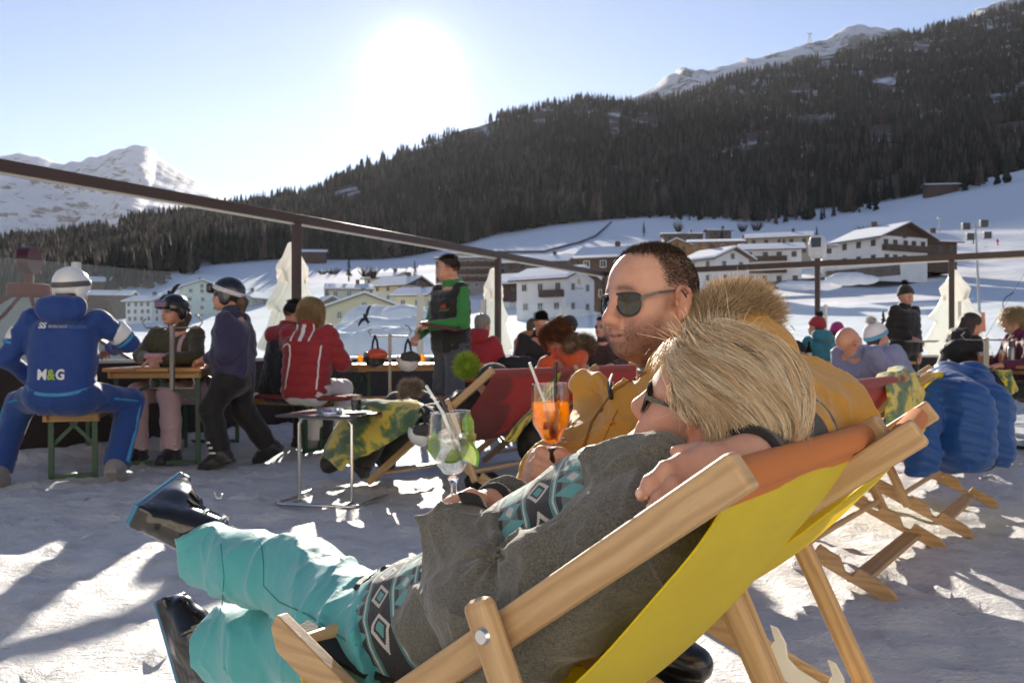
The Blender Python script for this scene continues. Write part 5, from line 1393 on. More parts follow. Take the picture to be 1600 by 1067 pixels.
    fo = fl.build('collar_flap', GREY, jk, .004, None, org)
    pt = Shape(); 
    for dx in (-.018, .022): pt.box(A(P(952, 728, 1.185))+Rf@A((dx, 0, .0055)), (.015, .017, .003), Rf, .001, rnd=.002)
    pt.build('hook_patch', mat('velcro_hooks', (.012, .012, .012), .95, bump=1.0, bs=500), fo, .003, None, org)
    cb = MB(); a = (Wn-En)/np.linalg.norm(Wn-En); q0 = cn-a*.012; x1 = np.cross(a, (0, -1, .2)); x1 /= np.linalg.norm(x1); y1 = np.cross(a, x1)
    pts = [q0+(x1*math.cos(t)+y1*math.sin(t))*.060 for t in np.linspace(-1.0, 1.3, 12)]
    Vc = []; 
    for p_ in pts: Vc.append([Vector(p_-a*.011-org), Vector(p_+a*.011-org)])
    cb.sheet(Vc).build('cuff_tab', mat('dark_cuff_tab', (.03, .03, .028), .9, bump=.6, bs=400), jk, solid=.004)
    # --- turquoise trousers
    Tq = Shape(); Tq.cap(hipN-ax*.06, hipN+ax*.05, .122, .125, .05).cap(hipF-ax*.06, hipF+ax*.05, .122, .125, .05)
    top = Shape(); top.chain([hipN+ax*.06, kT, kT+(aT-kT)*.5, aT], [.112, .082, .074, .079], .05); top.cut(aT+(aT-kT)*.02, aT-kT+A((0, 0, .35))*.0, .006)
    bot = Shape(); bot.chain([hipF+ax*.06, kB, kB+(aB-kB)*.5, aB], [.114, .086, .081, .086], .05); bot.cut(aB+(aB-kB)*.0, aB-kB, .006)
    Tq.shape(top, .03); Tq.shape(bot, .03)
    Tq.cut(pel-ax*.02+fr_*.1, -ax*.9+fr_*-.0, .008)
    v1 = wrinkle(.013, 5.0, 31, (1.3, .7, .8)); v2 = wrinkle(.0025, 15, 33); 
    k1_ = creases(.012, 7.5, 95, (1.4, .7, .8)); k2_ = creases(.0045, 15, 97, (1.3, .8, .8))
    def tn(X):
        return v1(X)*.8+v2(X)*.6+k1_(X)+k2_(X)
    Tq.noise = tn
    TURQ = cloth('turquoise_ski_cloth', (.075, .36, .385), .6, .05, .30, 420, .3, 3)
    tr = Tq.build('ski_trousers', TURQ, r, .005, None, org)
    def on(S_, px, py, d0=.9):
        p0 = np.array([[0, 0, EYE]]); d = A(((px-800)/FPX, 1, (HORY-py)/FPX)); s = np.linalg.norm(d); return S_.trace(p0+d*d0, d, 2.0)[0]
    # pocket zip and seams laid on the cloth
    def line(S_, pts, rad, m, name, par, sub=6, lift=0.0):
        q = []
        for i in range(len(pts)-1):
            for k in range(sub): t = k/sub; q.append(on(S_, pts[i][0]*(1-t)+pts[i+1][0]*t, pts[i][1]*(1-t)+pts[i+1][1]*t))
        q.append(on(S_, *pts[-1])); return MB().tube([Vector(x-org) for x in q], rad, 5).build(name, m, par)
    SEAM = mat('turquoise_seam', (.035, .23, .20), .8)
    zp = line(Tq, [(556, 922), (566, 908), (588, 893), (608, 885)], .0042, mat('black_zip', (.015, .014, .012), .5, bump=.8, bs=600), 'pocket_zip', tr)
    line(Tq, [(556, 921), (563, 912), (572, 906)], .0075, mat('zip_garage', (.05, .04, .03), .7, bump=.8, bs=300), 'zip_pull', zp)
    line(Tq, [(408, 848), (412, 880), (412, 915), (436, 940), (480, 960), (540, 1000), (640, 1040)], .0016, SEAM, 'seam', tr)
    line(Tq, [(345, 850), (350, 900), (347, 945)], .0014, SEAM, 'seam', tr)
    line(Tq, [(556, 955), (580, 920), (625, 885), (640, 880)], .0015, SEAM, 'seam', tr)
    # tone on tone lettering along the thigh
    cu_ = bpy.data.curves.new('lettering', 'FONT'); cu_.body = 'Rehall'; cu_.size = 1; to = bpy.data.objects.new('lettering', cu_); COL.objects.link(to)
    dg = bpy.context.evaluated_depsgraph_get(); dg.update(); me = bpy.data.meshes.new_from_object(to.evaluated_get(dg)); bpy.data.objects.remove(to)
    vs = []
    for v in me.vertices:
        u = v.co.x/2.7; w = v.co.y
        px = 577+u*38+w*-17; py = 951-u*50-w*15
        vs.append(on(Tq, px, py))
    for v, q in zip(me.vertices, vs): v.co = Vector(q-org)+Vector((0, -.0012, .0012))
    link_mesh('lettering', me, tr, [SEAM])
    # --- black belt and loose strap on the mid layer
    MS = mid
    line(MS, [(640, 985), (665, 960), (700, 952), (722, 962), (740, 990)], .007, STRAPM, 'waist_strap', r)
    WHTM = mat('white_print', (.6, .6, .6), .4)
    # --- ski boots
    PLB = mat('black_boot_plastic', (.012, .011, .011), .22, coat=.5, var=.2, bump=.05, bs=40); BUCK = mat('boot_buckle', (.6, .6, .6), .3, metal=.9); BLUE = mat('blue_sole_edge', (.03, .18, .32), .4); LIN = mat('boot_liner', (.02, .02, .021), .9)
    def boot(ank, toe, shin, sc=.78):
        ank = A(ank); toe = A(toe); shin = A(shin)
        f = (toe-ank)/np.linalg.norm(toe-ank); u = (shin-ank)-f*((shin-ank)@f); u /= np.linalg.norm(u); l = np.cross(u, f)
        Rb = np.stack([f, l, u], 1); q_ = lambda a, b, w=0: ank+(f*a+u*b+l*w)*sc
        s = Shape()
        lo_ = Shape(); lo_.chain([q_(-.05, -.035), q_(.06, -.035), q_(.15, -.05)], [.048*sc, .050*sc, .040*sc], .03); lo_.cap(q_(0, .02), q_(.10, -.02), .058*sc, .040*sc, .03)
        lo_.box(q_(.055, -.075), A((.145, .041, .020))*sc, Rb, .012, rnd=.008)
        s.shape(lo_, .004)
        cu = Shape(); cu.cyl(q_(-.012, .02), q_(.018, .155), .066*sc, .070*sc, .006, rnd=.014); cu.cap(q_(-.03, .0), q_(-.02, .05), .058*sc, .060*sc, .01); s.shape(cu, .004)
        for a, b in ((.075, -.012), (.035, .03)):
            fl = Shape(); fl.cyl(q_(a-.022, b-.008), q_(a+.020, b+.004), .0565*sc, .0535*sc, .004, rnd=.006); s.shape(fl, .003)
        ln = Shape(); ln.cyl(q_(.018, .15), q_(.022, .185), .060*sc, .060*sc, .006, rnd=.012)
        b = s.build('ski_boot', PLB, r, .0042, None, org); ln.build('liner', LIN, b, .005, None, org)
        m = MB(); m.bar(Vector(q_(-.085, -.098)-org), Vector(q_(.20, -.096)-org), .074*sc, .014, tuple(u)); m.build('sole', BLUE, b, bevel=.004)
        for a, h, cuff in ((.085, -.020, 0), (.045, -.005, 0), (.0, .07, 1), (.006, .125, 1)):
            cq = q_(a, h); pts = []
            for th in np.linspace(-1.5, 1.5, 13):
                dr = (f*math.cos(th)+l*math.sin(th)) if cuff else (u*math.cos(th)+l*math.sin(th))
                t_ = s.trace(np.array([cq+dr*.16]), -dr, .16)[0]; pts.append(t_+dr*.003)
            k = MB(); k.tube([Vector(x-org) for x in pts], .0050, 6)
            for e in (3, 9):
                d_ = pts[e+1]-pts[e-1]; k.bar(Vector(pts[e]-d_*.35-org), Vector(pts[e]+d_*.35-org), .016, .010, tuple(np.cross(d_, u if cuff else f)))
            k.build('buckle', BUCK if h > 0 else PLB, b)
        return b, s
    a1 = A(P(272, 812, 2.06)); b1, s1 = boot(a1, a1+A((.015, .16, .035)), A(P(322, 870, 2.0)))
    a2 = A(P(330, 1030, 2.05)); boot(a2, A(P(300, 930, 2.09)), A(P(402, 1018, 1.99)), .92)
    MB().tube([Vector(s1.trace(np.array([A(P(x, y, 1.8))]), A((-.1, 1, -.1)))[0]-org) for x, y in ((262, 788), (266, 800), (274, 801), (277, 792))], .0022, 6).build('emblem', WHTM, b1)
    # --- hair
    def flow(X):
        L = H.local(X); d = L-np.array([.050, .010, .112]); d = d/(np.linalg.norm(d, axis=1, keepdims=True)+1e-6)
        fr = np.clip((L[:, 0]-.015)/.05, 0, 1); low = np.clip((.05-L[:, 2])/.06, 0, 1)
        f = d*.30+np.stack([-1.0+.45*fr+.55*low, .16+.35*fr, -.22-1.3*low-4*np.clip(-L[:, 0]-.04, 0, .1)], 1)
        f = f+.5*np.stack([vnoise(X*20, 3)-.5, vnoise(X*20, 4)-.5, vnoise(X*20, 5)-.5], 1)
        return (f@H.R.T).astype(np.float32)
    def test(L):
        front = np.where(L[:, 2] > .075, .088, .022+.50*np.clip(L[:, 2]-.005, 0, .07))
        return ((L[:, 0] < front) & (L[:, 2] > .022)) | ((L[:, 0] < -.030) & (L[:, 2] > -.05))
    n = 20000; rt = scalp(H, n, test); L = H.local(rt)
    lay = RNG.uniform(.006, .030, n)*(1-.45*np.clip((L[:, 0]-.04)/.04, 0, 1)); ln = RNG.uniform(.07, .145, n)*(1-.25*np.clip(L[:, 0]/.08, 0, 1))
    nl = 300; ctr = RNG.integers(0, n, nl); near_ = np.concatenate([np.linalg.norm(rt[i:i+2000, None]-rt[ctr][None], axis=2).argmin(1) for i in range(0, n, 2000)]); own = ctr[near_]
    lj = RNG.normal(0, .11, (nl, 3))[near_]; lay = lay*(.75+.5*RNG.random(nl)[near_]); ln = ln*(.8+.4*RNG.random(nl)[near_])
    pa = comb(H, rt, lay, ln, flow, 15, .06, extra=lj)
    t = np.linspace(0, 1, pa.shape[1])[None, :, None]
    Lp = H.local(pa.reshape(-1, 3)).reshape(pa.shape); bad = (Lp[..., 2] < .020+.25*np.clip(Lp[..., 0], 0, .1)) & (Lp[..., 0] > -.030); fi = np.where(bad.any(1), bad.argmax(1), pa.shape[1]-1)
    pa = pa[np.arange(n)[:, None], np.minimum(np.arange(pa.shape[1])[None], np.maximum(fi, 1)[:, None])]
    # locks: strands draw together towards shared ends
    amt = RNG.uniform(.1, .75, n)[:, None, None]; pa = pa+(pa[own]-pa)*amt*(t**1.3)*.75
    wild = (RNG.random(n) < .07)[:, None, None]; pa = pa+wild*(RNG.normal(0, .014, (n, 1, 3))+A((.0, 0, .008)))*t**2
    pal = np.array([1.08, 1.04, 1.02])*np.array([(.93, .80, .58), (.82, .66, .44), (.55, .41, .24), (.95, .87, .69), (.30, .21, .12), (.96, .92, .80)])
    lockcol = RNG.choice(6, n, p=[.28, .20, .15, .20, .07, .10]); pick = np.where(RNG.random(n) < .6, lockcol[own], RNG.choice(6, n, p=[.28, .22, .16, .18, .06, .10]))
    dk = np.clip((.02-L[:, 2])/.05, 0, 1)*.4
    cols = pal[pick]*RNG.uniform(.85, 1.12, (n, 1))*(1-dk[:, None])
    strands('hair', pa, .00032, HAIRM, r, cols).location = -Vector(org)
    bs = Shape()
    bs.ell(H.p(-.024, 0, .040), (.098*.94, .082*.94, .092*.94), Rm).ell(H.p(-.055, 0, .0), (.05, .070, .065), Rm, .04)
    bs.cut(H.p(.040, 0, .03), Rm[:, 0]*.9-Rm[:, 2]*.40, .01)
    bs.noise = wrinkle(.003, 26, 3); bs.build('hair_mass', mat('hair_underlayer', (.50, .38, .22), .7, var=.4, vs=60, bump=1.0, bs=160), r, .006, None, org)
    # tufts standing up at the crown
    n2 = 420; rt = scalp(H, n2, lambda L: (L[:, 2] > .09) & (L[:, 0] > -.02) & (L[:, 0] < .07)); g = H.S.grad(rt); dd = g+RNG.normal(0, .35, (n2, 3))+A((-.55, 0, .35)); dd /= np.linalg.norm(dd, axis=1, keepdims=True); ll = RNG.uniform(.02, .05, n2)[:, None]
    bend = RNG.normal(0, .4, (n2, 3)); tp = np.stack([rt+dd*ll*x+bend*ll*x*x*.6 for x in np.linspace(0, 1, 7)], 1)
    strands('hair_tufts', tp, .0005, HAIRM, r, pal[RNG.choice(6, n2)]*1.1).location = -Vector(org)
    lens = [(.008, .006), (.012, .019), (.030, .024), (.050, .022), (.058, .012), (.056, -.008), (.046, -.019), (.028, -.021), (.014, -.014)]
    g = sunglasses(r, H, lens, LENS, FRAMEB, temple_w=.004); g.location = -Vector(org)
    e = MB().tube([Vector(H.p(-.010, .088, -.036)+A((0.007*math.cos(a), 0, -.007+.007*math.sin(a)))) for a in np.linspace(0, 6.0, 12)], .001, 6).build('earring', BOLT, r); e.location = -Vector(org)
    return H, r
def ikat(org, chest, ax, lat, fr_):
    """dark cloth with rows of pale and turquoise diamonds between bands, woven across the body"""
    n = NT('ikat_fleece'); co = n.n('ShaderNodeTexCoord').outputs['Object']
    def dot(v, sc): return n.math('MULTIPLY', n.n('ShaderNodeVectorMath', {0: co, 1: tuple(v)}, operation='DOT_PRODUCT').outputs['Value'], sc)
    nzz = n.math('MULTIPLY', n.math('SUBTRACT', n.noise(co, 14, 2), .5), .014)
    a = n.math('ADD', dot(ax, 1.0), nzz)                       # along the body
    w = dot(lat*.8+fr_*.35, 1.0)                              # round the body
    rows = n.math('DIVIDE', a, .062); fr = n.math('FRACT', rows); row = n.math('FLOOR', rows)
    odd = n.math('MODULO', n.math('ABSOLUTE', row), 2.0)
    fy = n.math('ABSOLUTE', n.math('SUBTRACT', fr, .5))           # 0 at the middle of the band
    cx = n.math('FRACT', n.math('DIVIDE', w, .040)); fx = n.math('ABSOLUTE', n.math('SUBTRACT', cx, .5))
    step = n.math('DIVIDE', n.math('FLOOR', n.math('MULTIPLY', fy, 34)), 34)
    dia = n.math('ADD', n.math('MULTIPLY', fx, 1.0), n.math('MULTIPLY', step, 1.15))
    white = n.math('MULTIPLY', n.math('LESS_THAN', dia, .40), n.math('GREATER_THAN', dia, .27))
    core = n.math('LESS_THAN', dia, .17)
    band = n.math('GREATER_THAN', fy, .445); thin = n.math('MULTIPLY', n.math('GREATER_THAN', fy, .40), n.math('LESS_THAN', fy, .425))
    tri = n.math('LESS_THAN', n.math('ABSOLUTE', n.math('SUBTRACT', n.math('FRACT', n.math('DIVIDE', w, .020)), .5)), n.math('MULTIPLY', fy, 1.1))
    dark = (.022, .022, .026, 1); tq = (.10, .30, .31, 1); pale = (.52, .50, .47, 1); gr = (.13, .125, .13, 1)
    c1 = n.mix(white, dark, pale); c1 = n.mix(core, c1, tq)
    c2 = n.mix(tri, tq, dark); c2 = n.mix(n.math('MULTIPLY', core, 1.0), c2, pale)
    c2 = n.mix(n.math('MULTIPLY', tri, n.math('LESS_THAN', fy, .25)), c2, gr)
    c = n.mix(odd, c1, c2); c = n.mix(thin, c, tq); c = n.mix(band, c, n.mix(odd, tq, pale))
    f = n.noise(co, 260, 3, .7)
    c = n.mix(n.math('MULTIPLY', f, .35), c, n.mix(1.0, c, (.55, .55, .55, 1), 'MULTIPLY'))
    return n.done(n.pbr(c, .85, Normal=n.bump(n.math('ADD', n.math('MULTIPLY', f, .3), n.noise(co, 22, 4)), .35, .01), Sheen_Weight=.3))
WH, WROOT = woman()
# ================================================================== the man in the ochre jacket
def man():
    r = empty('person', CH2.location, 0, 'man in sunglasses and ochre jacket with fur hood, one arm round the blonde woman', 'person'); org = A(CH2.location)
    fwd = (-.86, -.50, -.06); up = (-.03, 0, 1)
    Rm = frame(fwd, up); ear = A(P(1058, 470, 1.56)); c = ear-Rm[:, 1]*.076
    H = Head(c, Rm, .915, True)
    neck = A(P(1062, 600, 1.68)); S = Shape(); S.p = list(H.S.p); S.cap(H.p(-.032, 0, -.06), neck, .060, .070, .03)
    S.ell(H.p(.012, 0, -.100), (.036, .036, .018), Rm, .03)
    chest = A(P(1040, 735, 1.70)); pel = A(P(960, 905, 1.84)); Sl = A(P(1165, 680, 1.50)); Sr = A(P(985, 690, 1.88))
    S.cap(neck, chest, .07, .12, .05).cap(chest, pel, .13, .13, .05)
    Er = A(P(890, 775, 1.72)); Wr = A(P(872, 745, 1.56)); El = A(P(1262, 668, 1.54)); Wl = A(P(1165, 722, 1.09))
    S.cap(chest, Sl, .09, .06, .04).cap(chest, Sr, .09, .06, .04)
    S.chain([Sr, Er, Wr], [.05, .042, .032], .03).chain([Sl, El, Wl], [.05, .042, .032], .03)
    kR = A(P(800, 930, 2.30)); aR = A(P(1010, 1000, 2.40)); kL = A(P(770, 960, 2.15)); aL = A(P(900, 1060, 2.30))
    S.chain([pel, kR, aR], [.085, .06, .045], .03).chain([pel, kL, aL], [.085, .06, .045], .03)
    # right hand closed round the stem; knuckles towards us on the left, thumb on the right
    hand(S, Wr, A(P(852, 742, 1.545)), [
        [P(838, 714, 1.535), P(846, 706, 1.505), P(862, 712, 1.497), P(870, 722, 1.51)],
        [P(832, 728, 1.530), P(840, 722, 1.497), P(859, 729, 1.489), P(869, 739, 1.505)],
        [P(828, 743, 1.528), P(837, 740, 1.494), P(857, 747, 1.487), P(867, 756, 1.503)],
        [P(827, 758, 1.530), P(836, 757, 1.499), P(853, 763, 1.492), P(863, 769, 1.505)]],
        [P(893, 742, 1.535), P(888, 722, 1.51), P(876, 710, 1.497), P(866, 705, 1.492)], r=.0108, wr=.032, pr=.029)
    # left hand lying over her shoulder
    hand(S, Wl, A(P(1105, 728, 1.062)), [
        [P(1066, 722, 1.050), P(1040, 733, 1.032), P(1016, 754, 1.024), P(1003, 774, 1.020)],
        [P(1076, 741, 1.040), P(1052, 757, 1.018), P(1031, 778, 1.008), P(1019, 797, 1.004)],
        [P(1092, 756, 1.034), P(1070, 775, 1.010), P(1052, 798, 1.000), P(1042, 818, .998)],
        [P(1108, 768, 1.034), P(1092, 788, 1.010), P(1078, 808, 1.002), P(1070, 824, 1.0)]],
        [P(1130, 712, 1.08), P(1092, 706, 1.075), P(1058, 706, 1.08)], r=.0100, wr=.031, pr=.027)
    skin0 = (.56, .325, .24)
    def col(X):
        return H.colors(X, skin0, lip=(.40, .15, .12), stubble=.8, brow=(.03, .02, .014))
    b = S.build('body', SKIN, r, .0040, col, org)
    # nails on the visible hand
    NAIL = mat('fingernail', (.62, .40, .33), .25)
    for q, s_ in (((P(1001, 776, 1.012)), 0), ((P(1018, 798, .996)), 0)):
        pq = S.trace(np.array([A(q)+A((0, -.03, .01))]), A((0, 1, -.2)))[0]
        MB().ico(pq-org+A((-.001, -.0002, 0)), .0062, 2, (.9, .35, 1.05)).build('fingernail', NAIL, b)
    # --- jacket, open over the chest
    OCH_ = cloth('ochre_parka_cloth', (.47, .235, .035), .72, .07, .32, 330, .25, 4)
    J = Shape(); lat = A(UV_); fr_ = A((-.80, .20, .35)); fr_ /= np.linalg.norm(fr_)
    for s in (-1, 1): J.cap(chest+lat*.11*s, pel+lat*.10*s, .150, .150, .07)
    J.cap(Sl+A((-.02, .03, -.03)), Sl, .10, .095, .06).cap(Sr, Sr, .085, .085, .06)
    J.chain([Sr, Er, Er+(Wr-Er)*.5, Wr-(Wr-Er)*.10], [.088, .082, .074, .066], .045)
    J.chain([Sl, El, El+(Wl-El)*.42], [.095, .084, .066], .05)
    J.cap(A(P(1200, 636, 1.52)), A(P(1275, 656, 1.56)), .085, .085, .05)
    # collar stands and right front edge
    J.chain([A(P(905, 600, 1.720)), A(P(935, 655, 1.660)), A(P(955, 740, 1.630))], [.016, .030, .050], .04)
    J.chain([A(P(912, 592, 1.700)), A(P(960, 598, 1.620)), A(P(1030, 575, 1.550)), A(P(1085, 560, 1.540))], [.018, .020, .024, .030], .03)
    J.chain([A(P(1000, 640, 1.570)), A(P(1060, 610, 1.540)), A(P(1100, 590, 1.560))], [.05, .06, .06], .04)
    J.p.append(('cap', A(P(985, 560, 1.600)), A(P(1000, 640, 1.700)), .062, .02, .02, 'sub'))
    w1 = wrinkle(.013, 6.0, 51, (1, .8, 1)); w2 = wrinkle(.003, 17, 52)
    cA = creases(.014, 7, 101, (1, 1, .8)); cB = creases(.006, 17, 103)
    J.noise = lambda X: w1(X)*.8+w2(X)*.6+cA(X)+cB(X)
    jk = J.build('jacket', OCH_, r, .0055, None, org)
    def on(S_, px, py, d0=1.0):
        p0 = np.array([[0, 0, EYE]]); d = A(((px-800)/FPX, 1, (HORY-py)/FPX)); n_ = np.linalg.norm(d); return S_.trace(p0+d*d0, d/n_, 2.0)[0]
    def line(pts, rad, m, name, sub=6):
        q = []
        for i in range(len(pts)-1):
            for k in range(sub): t = k/sub; q.append(on(J, pts[i][0]*(1-t)+pts[i+1][0]*t, pts[i][1]*(1-t)+pts[i+1][1]*t))
        return MB().tube([Vector(x-org) for x in q], rad, 5).build(name, m, jk)
    DKO = mat('ochre_seam', (.24, .11, .015), .8)
    line([(1010, 582), (960, 610), (925, 660), (906, 720), (908, 745)], .0035, DKO, 'front_edge'); line([(965, 640), (942, 690), (928, 735)], .0014, DKO, 'seam')
    # cuff of the right sleeve, flared
    d = (Wr-Er)/np.linalg.norm(Wr-Er); cf = Shape(); cf.cyl(Wr-d*.065, Wr+d*.016, .060, .074, .012, rnd=.008); cf.p.append(('cyl', Wr-d*.01, Wr+d*.06, .054, .066, .004, 'sub', .004)); cf.noise = wrinkle(.004, 16, 5)
    cf.build('jacket_cuff', OCH_, jk, .0045, None, org)
    d = (Wl-El)/np.linalg.norm(Wl-El); kc = Shape(); kc.chain([El+(Wl-El)*.35, Wl-d*.012], [.072, .044], .02); kc.cut(Wl-d*.014, d, .004); kc.noise = wrinkle(.004, 18, 6)
    kc.build('inner_cuff', mat('black_rib_knit', (.013, .013, .014), .85, bump=.5, bs=260, sheen=.2), jk, .005, None, org)
    # inner shirt collar
    sc = Shape(); sc.cyl(A(P(1050, 596, 1.600)), A(P(1062, 560, 1.600)), .078, .070, .01, rnd=.01); sc.p.append(('cut', A(P(1060, 566, 1.570)), A((-.3, -.1, .95)), .004)); sc.noise = wrinkle(.004, 16, 8)
    sc.build('shirt_collar', cloth('grey_shirt', (.20, .20, .21), .8), r, .005, None, org)
    # drawcord
    MB().tube([Vector(on(J, x, y)-org)+Vector((-.004, -.008, 0)) for x, y in ((958, 585), (955, 598), (956, 612), (958, 622))], .0042, 8).build('drawcord', mat('dark_cord', (.02, .02, .02), .7), jk)
    # hood with fur edge
    hd = Shape(); hd.ell(A(P(1150, 548, 1.660)), (.105, .12, .085), None, .03).cap(A(P(1120, 590, 1.620)), A(P(1195, 575, 1.640)), .07, .06, .05)
    hd.noise = wrinkle(.009, 8, 61); hd.build('hood', OCH_, jk, .006, None, org)
    fs = Shape(); fs.chain([A(P(1098, 522, 1.570)), A(P(1112, 494, 1.590)), A(P(1140, 480, 1.620)), A(P(1168, 478, 1.640)), A(P(1186, 494, 1.640)), A(P(1184, 516, 1.620))], [.022, .028, .031, .030, .027, .022], .02)
    fu = fs.build('fur_trim', mat('fur_base', (.18, .11, .055), .9, var=.3, vs=30), jk, .008, None, org)
    o = fur('fur', fs, 13000, .032, .00042, fu, (.44, .30, .18), 1.3, lambda p: np.tile(A((.25, -.15, .45)), (len(p), 1)), lo=.45, curl=.30)
    o.location = -Vector(org)
    # --- trousers and boot
    T_ = Shape(); T_.chain([pel, kR, aR], [.14, .09, .085], .04).chain([pel, kL, aL], [.14, .09, .085], .04); T_.noise = wrinkle(.008, 9, 71)
    T_.build('ski_trousers', cloth('dark_grey_ski_cloth', (.02, .021, .023), .7), r, .008, None, org)
    bt = Shape(); a = A(P(1018, 1000, 2.40)); bt.chain([aR, a, a+A((.10, -.10, -.03))], [.075, .062, .05], .03); bt.box(a+A((.05, -.05, -.085)), (.06, .15, .02), None, .02)
    bo = bt.build('ski_boot', mat('boot_black', (.012, .012, .013), .3, coat=.4), r, .008, None, org)
    MB().tube([Vector(a-org)+Vector((.0+.07*t, -.085-.02*t, .02-.05*t)) for t in (0, .5, 1)], .006, 6).build('piping', mat('white_piping', (.7, .7, .7), .5), bo)
    # --- hair: close cropped
    def test(L):
        hl = .014+.10*np.clip(L[:, 2]-.01, 0, .1)   # receding over the temple
        top = (L[:, 2] > .099) & (L[:, 0] < .052)
        side = (L[:, 0] < hl) & (L[:, 2] > .0+.6*np.clip(L[:, 0]+.02, 0, .05))
        back = (L[:, 0] < -.04) & (L[:, 2] > -.055)
        earc = (np.abs(L[:, 0]+.012) < .026) & (L[:, 2] < .032) & (np.abs(L[:, 1]) > .06)
        return (top | side | back) & ~earc
    test_soft = lambda L: test(L+RNG.normal(0, .0055, L.shape))
    n = 13000; rt = scalp(H, n, test_soft); g = H.S.grad(rt); L = H.local(rt)
    f = np.stack([np.where(L[:, 2] > .08, .3, -.5), 0*L[:, 0], np.where(L[:, 2] > .08, .2, -.7)], 1)@H.R.T
    dd = g*.75+f*.8+RNG.normal(0, .25, (n, 3)); dd /= np.linalg.norm(dd, axis=1, keepdims=True); ll = np.where(L[:, 2] > .095, RNG.uniform(.004, .010, n), RNG.uniform(.002, .005, n))[:, None]
    pa = np.stack([rt+dd*ll*x for x in np.linspace(0, 1, 4)], 1)
    cols = np.array([.075, .05, .033])*RNG.uniform(.5, 1.6, (n, 1))
    strands('hair', pa, .00042, HAIRM, r, cols).location = -Vector(org)
    # scalp shade under the cropped hair
    me = b.data; at = me.color_attributes['Col']; V = np.zeros(len(me.vertices)*3, np.float32); me.vertices.foreach_get('co', V); V = V.reshape(-1, 3)+org; C = np.zeros(len(V)*4, np.float32); at.data.foreach_get('color', C); C = C.reshape(-1, 4)
    Lv = H.local(V); m = sum(test_soft(Lv).astype(float) for _ in range(8))/8*(np.linalg.norm(Lv, axis=1) < .2); m = m*(.75+.2*fbm(V*150, 2, 3)); C[:, :3] = C[:, :3]*(1-m[:, None]*.88)+np.array([.05, .034, .025])*m[:, None]*.88; at.data.foreach_set('color', C.ravel())
    # beard stubble hairs
    tb = lambda L: (L[:, 0] > -.005) & (L[:, 2] < -.045) & (L[:, 2] > -.135) & ~((np.abs(L[:, 1]) < .026) & (np.abs(L[:, 2]+.064) < .011) & (L[:, 0] > .075)) & (L[:, 2]+.020+.35*np.abs(L[:, 1]) < .0)
    n = 5200; rt = scalp(H, n, tb); g = H.S.grad(rt); dd = g*.6+(np.array([.1, 0, -.8])@H.R.T)+RNG.normal(0, .3, (n, 3)); dd /= np.linalg.norm(dd, axis=1, keepdims=True); ll = RNG.uniform(.0010, .0026, n)[:, None]
    strands('beard', np.stack([rt+dd*ll*x for x in (0, .5, 1)], 1),   .00022, HAIRM, r, np.where(RNG.random((n, 1)) < .3, .22, .055)*np.array([[1, .75, .55]])).location = -Vector(org)
    # --- sunglasses: square aviators with a double bridge
    lens = smooth_loop([(.0065, .010), (.010, .0195), (.032, .0215), (.056, .019), (.066, .012), (.065, -.006), (.057, -.0195), (.041, -.0245), (.023, -.020), (.011, -.005)])
    sunglasses(r, H, lens, LENS, FRAMEG, temple_w=.003).location = -Vector(org)
    return H, r
MH, MROOT = man()
# ================================================================== the two drinks
def liquid(name, col, dens=1.0):
    n = NT(name); g = n.n('ShaderNodeBsdfGlass', {'Color': (*col, 1), 'IOR': 1.33, 'Roughness': .02}).outputs[0]
    t = n.n('ShaderNodeBsdfTranslucent', {'Color': (*col, 1)}).outputs[0]; tr = n.n('ShaderNodeBsdfTransparent', {'Color': (*col, 1)}).outputs[0]
    a = n.n('ShaderNodeMixShader', {0: .45, 1: g, 2: tr}).outputs[0]
    return n.done(n.n('ShaderNodeMixShader', {0: dens, 1: a, 2: t}).outputs[0])
def thin_glass(name):
    n = NT(name); fr = n.n('ShaderNodeLayerWeight', {'Blend': .28}).outputs['Facing']; f2 = n.math('POWER', fr, 2.2)
    tr = n.n('ShaderNodeBsdfTransparent', {'Color': (.985, .99, .99, 1)}).outputs[0]; gl = n.n('ShaderNodeBsdfGlossy', {'Roughness': .02, 'Color': (1, 1, 1, 1)}).outputs[0]
    return n.done(n.n('ShaderNodeMixShader', {0: n.math('MULTIPLY_ADD', f2, .75, .05, clamp=True), 1: tr, 2: gl}).outputs[0])
WINEG = thin_glass('wine_glass'); STEMG = clear_glass('stem_glass'); ICE = None
def ice_mat():
    n = NT('ice'); co = n.coord('Object'); b = n.bump(n.noise(co, 90, 3), .5, .004)
    g = n.n('ShaderNodeBsdfGlass', {'Color': (.97, .98, 1, 1), 'IOR': 1.2, 'Roughness': .06, 'Normal': b}).outputs[0]; t = n.n('ShaderNodeBsdfTransparent').outputs[0]
    return n.done(n.n('ShaderNodeMixShader', {0: .45, 1: g, 2: t}).outputs[0])
ICE = ice_mat()
STRAW_B = mat('black_straw', (.015, .015, .016), .3); 
def straw_clear():
    n = NT('clear_straw'); p = n.pbr((.85, .87, .88, 1), .15); t = n.n('ShaderNodeBsdfTransparent').outputs[0]
    return n.done(n.n('ShaderNodeMixShader', {0: .45, 1: p, 2: t}).outputs[0])
STRAW_C = straw_clear()
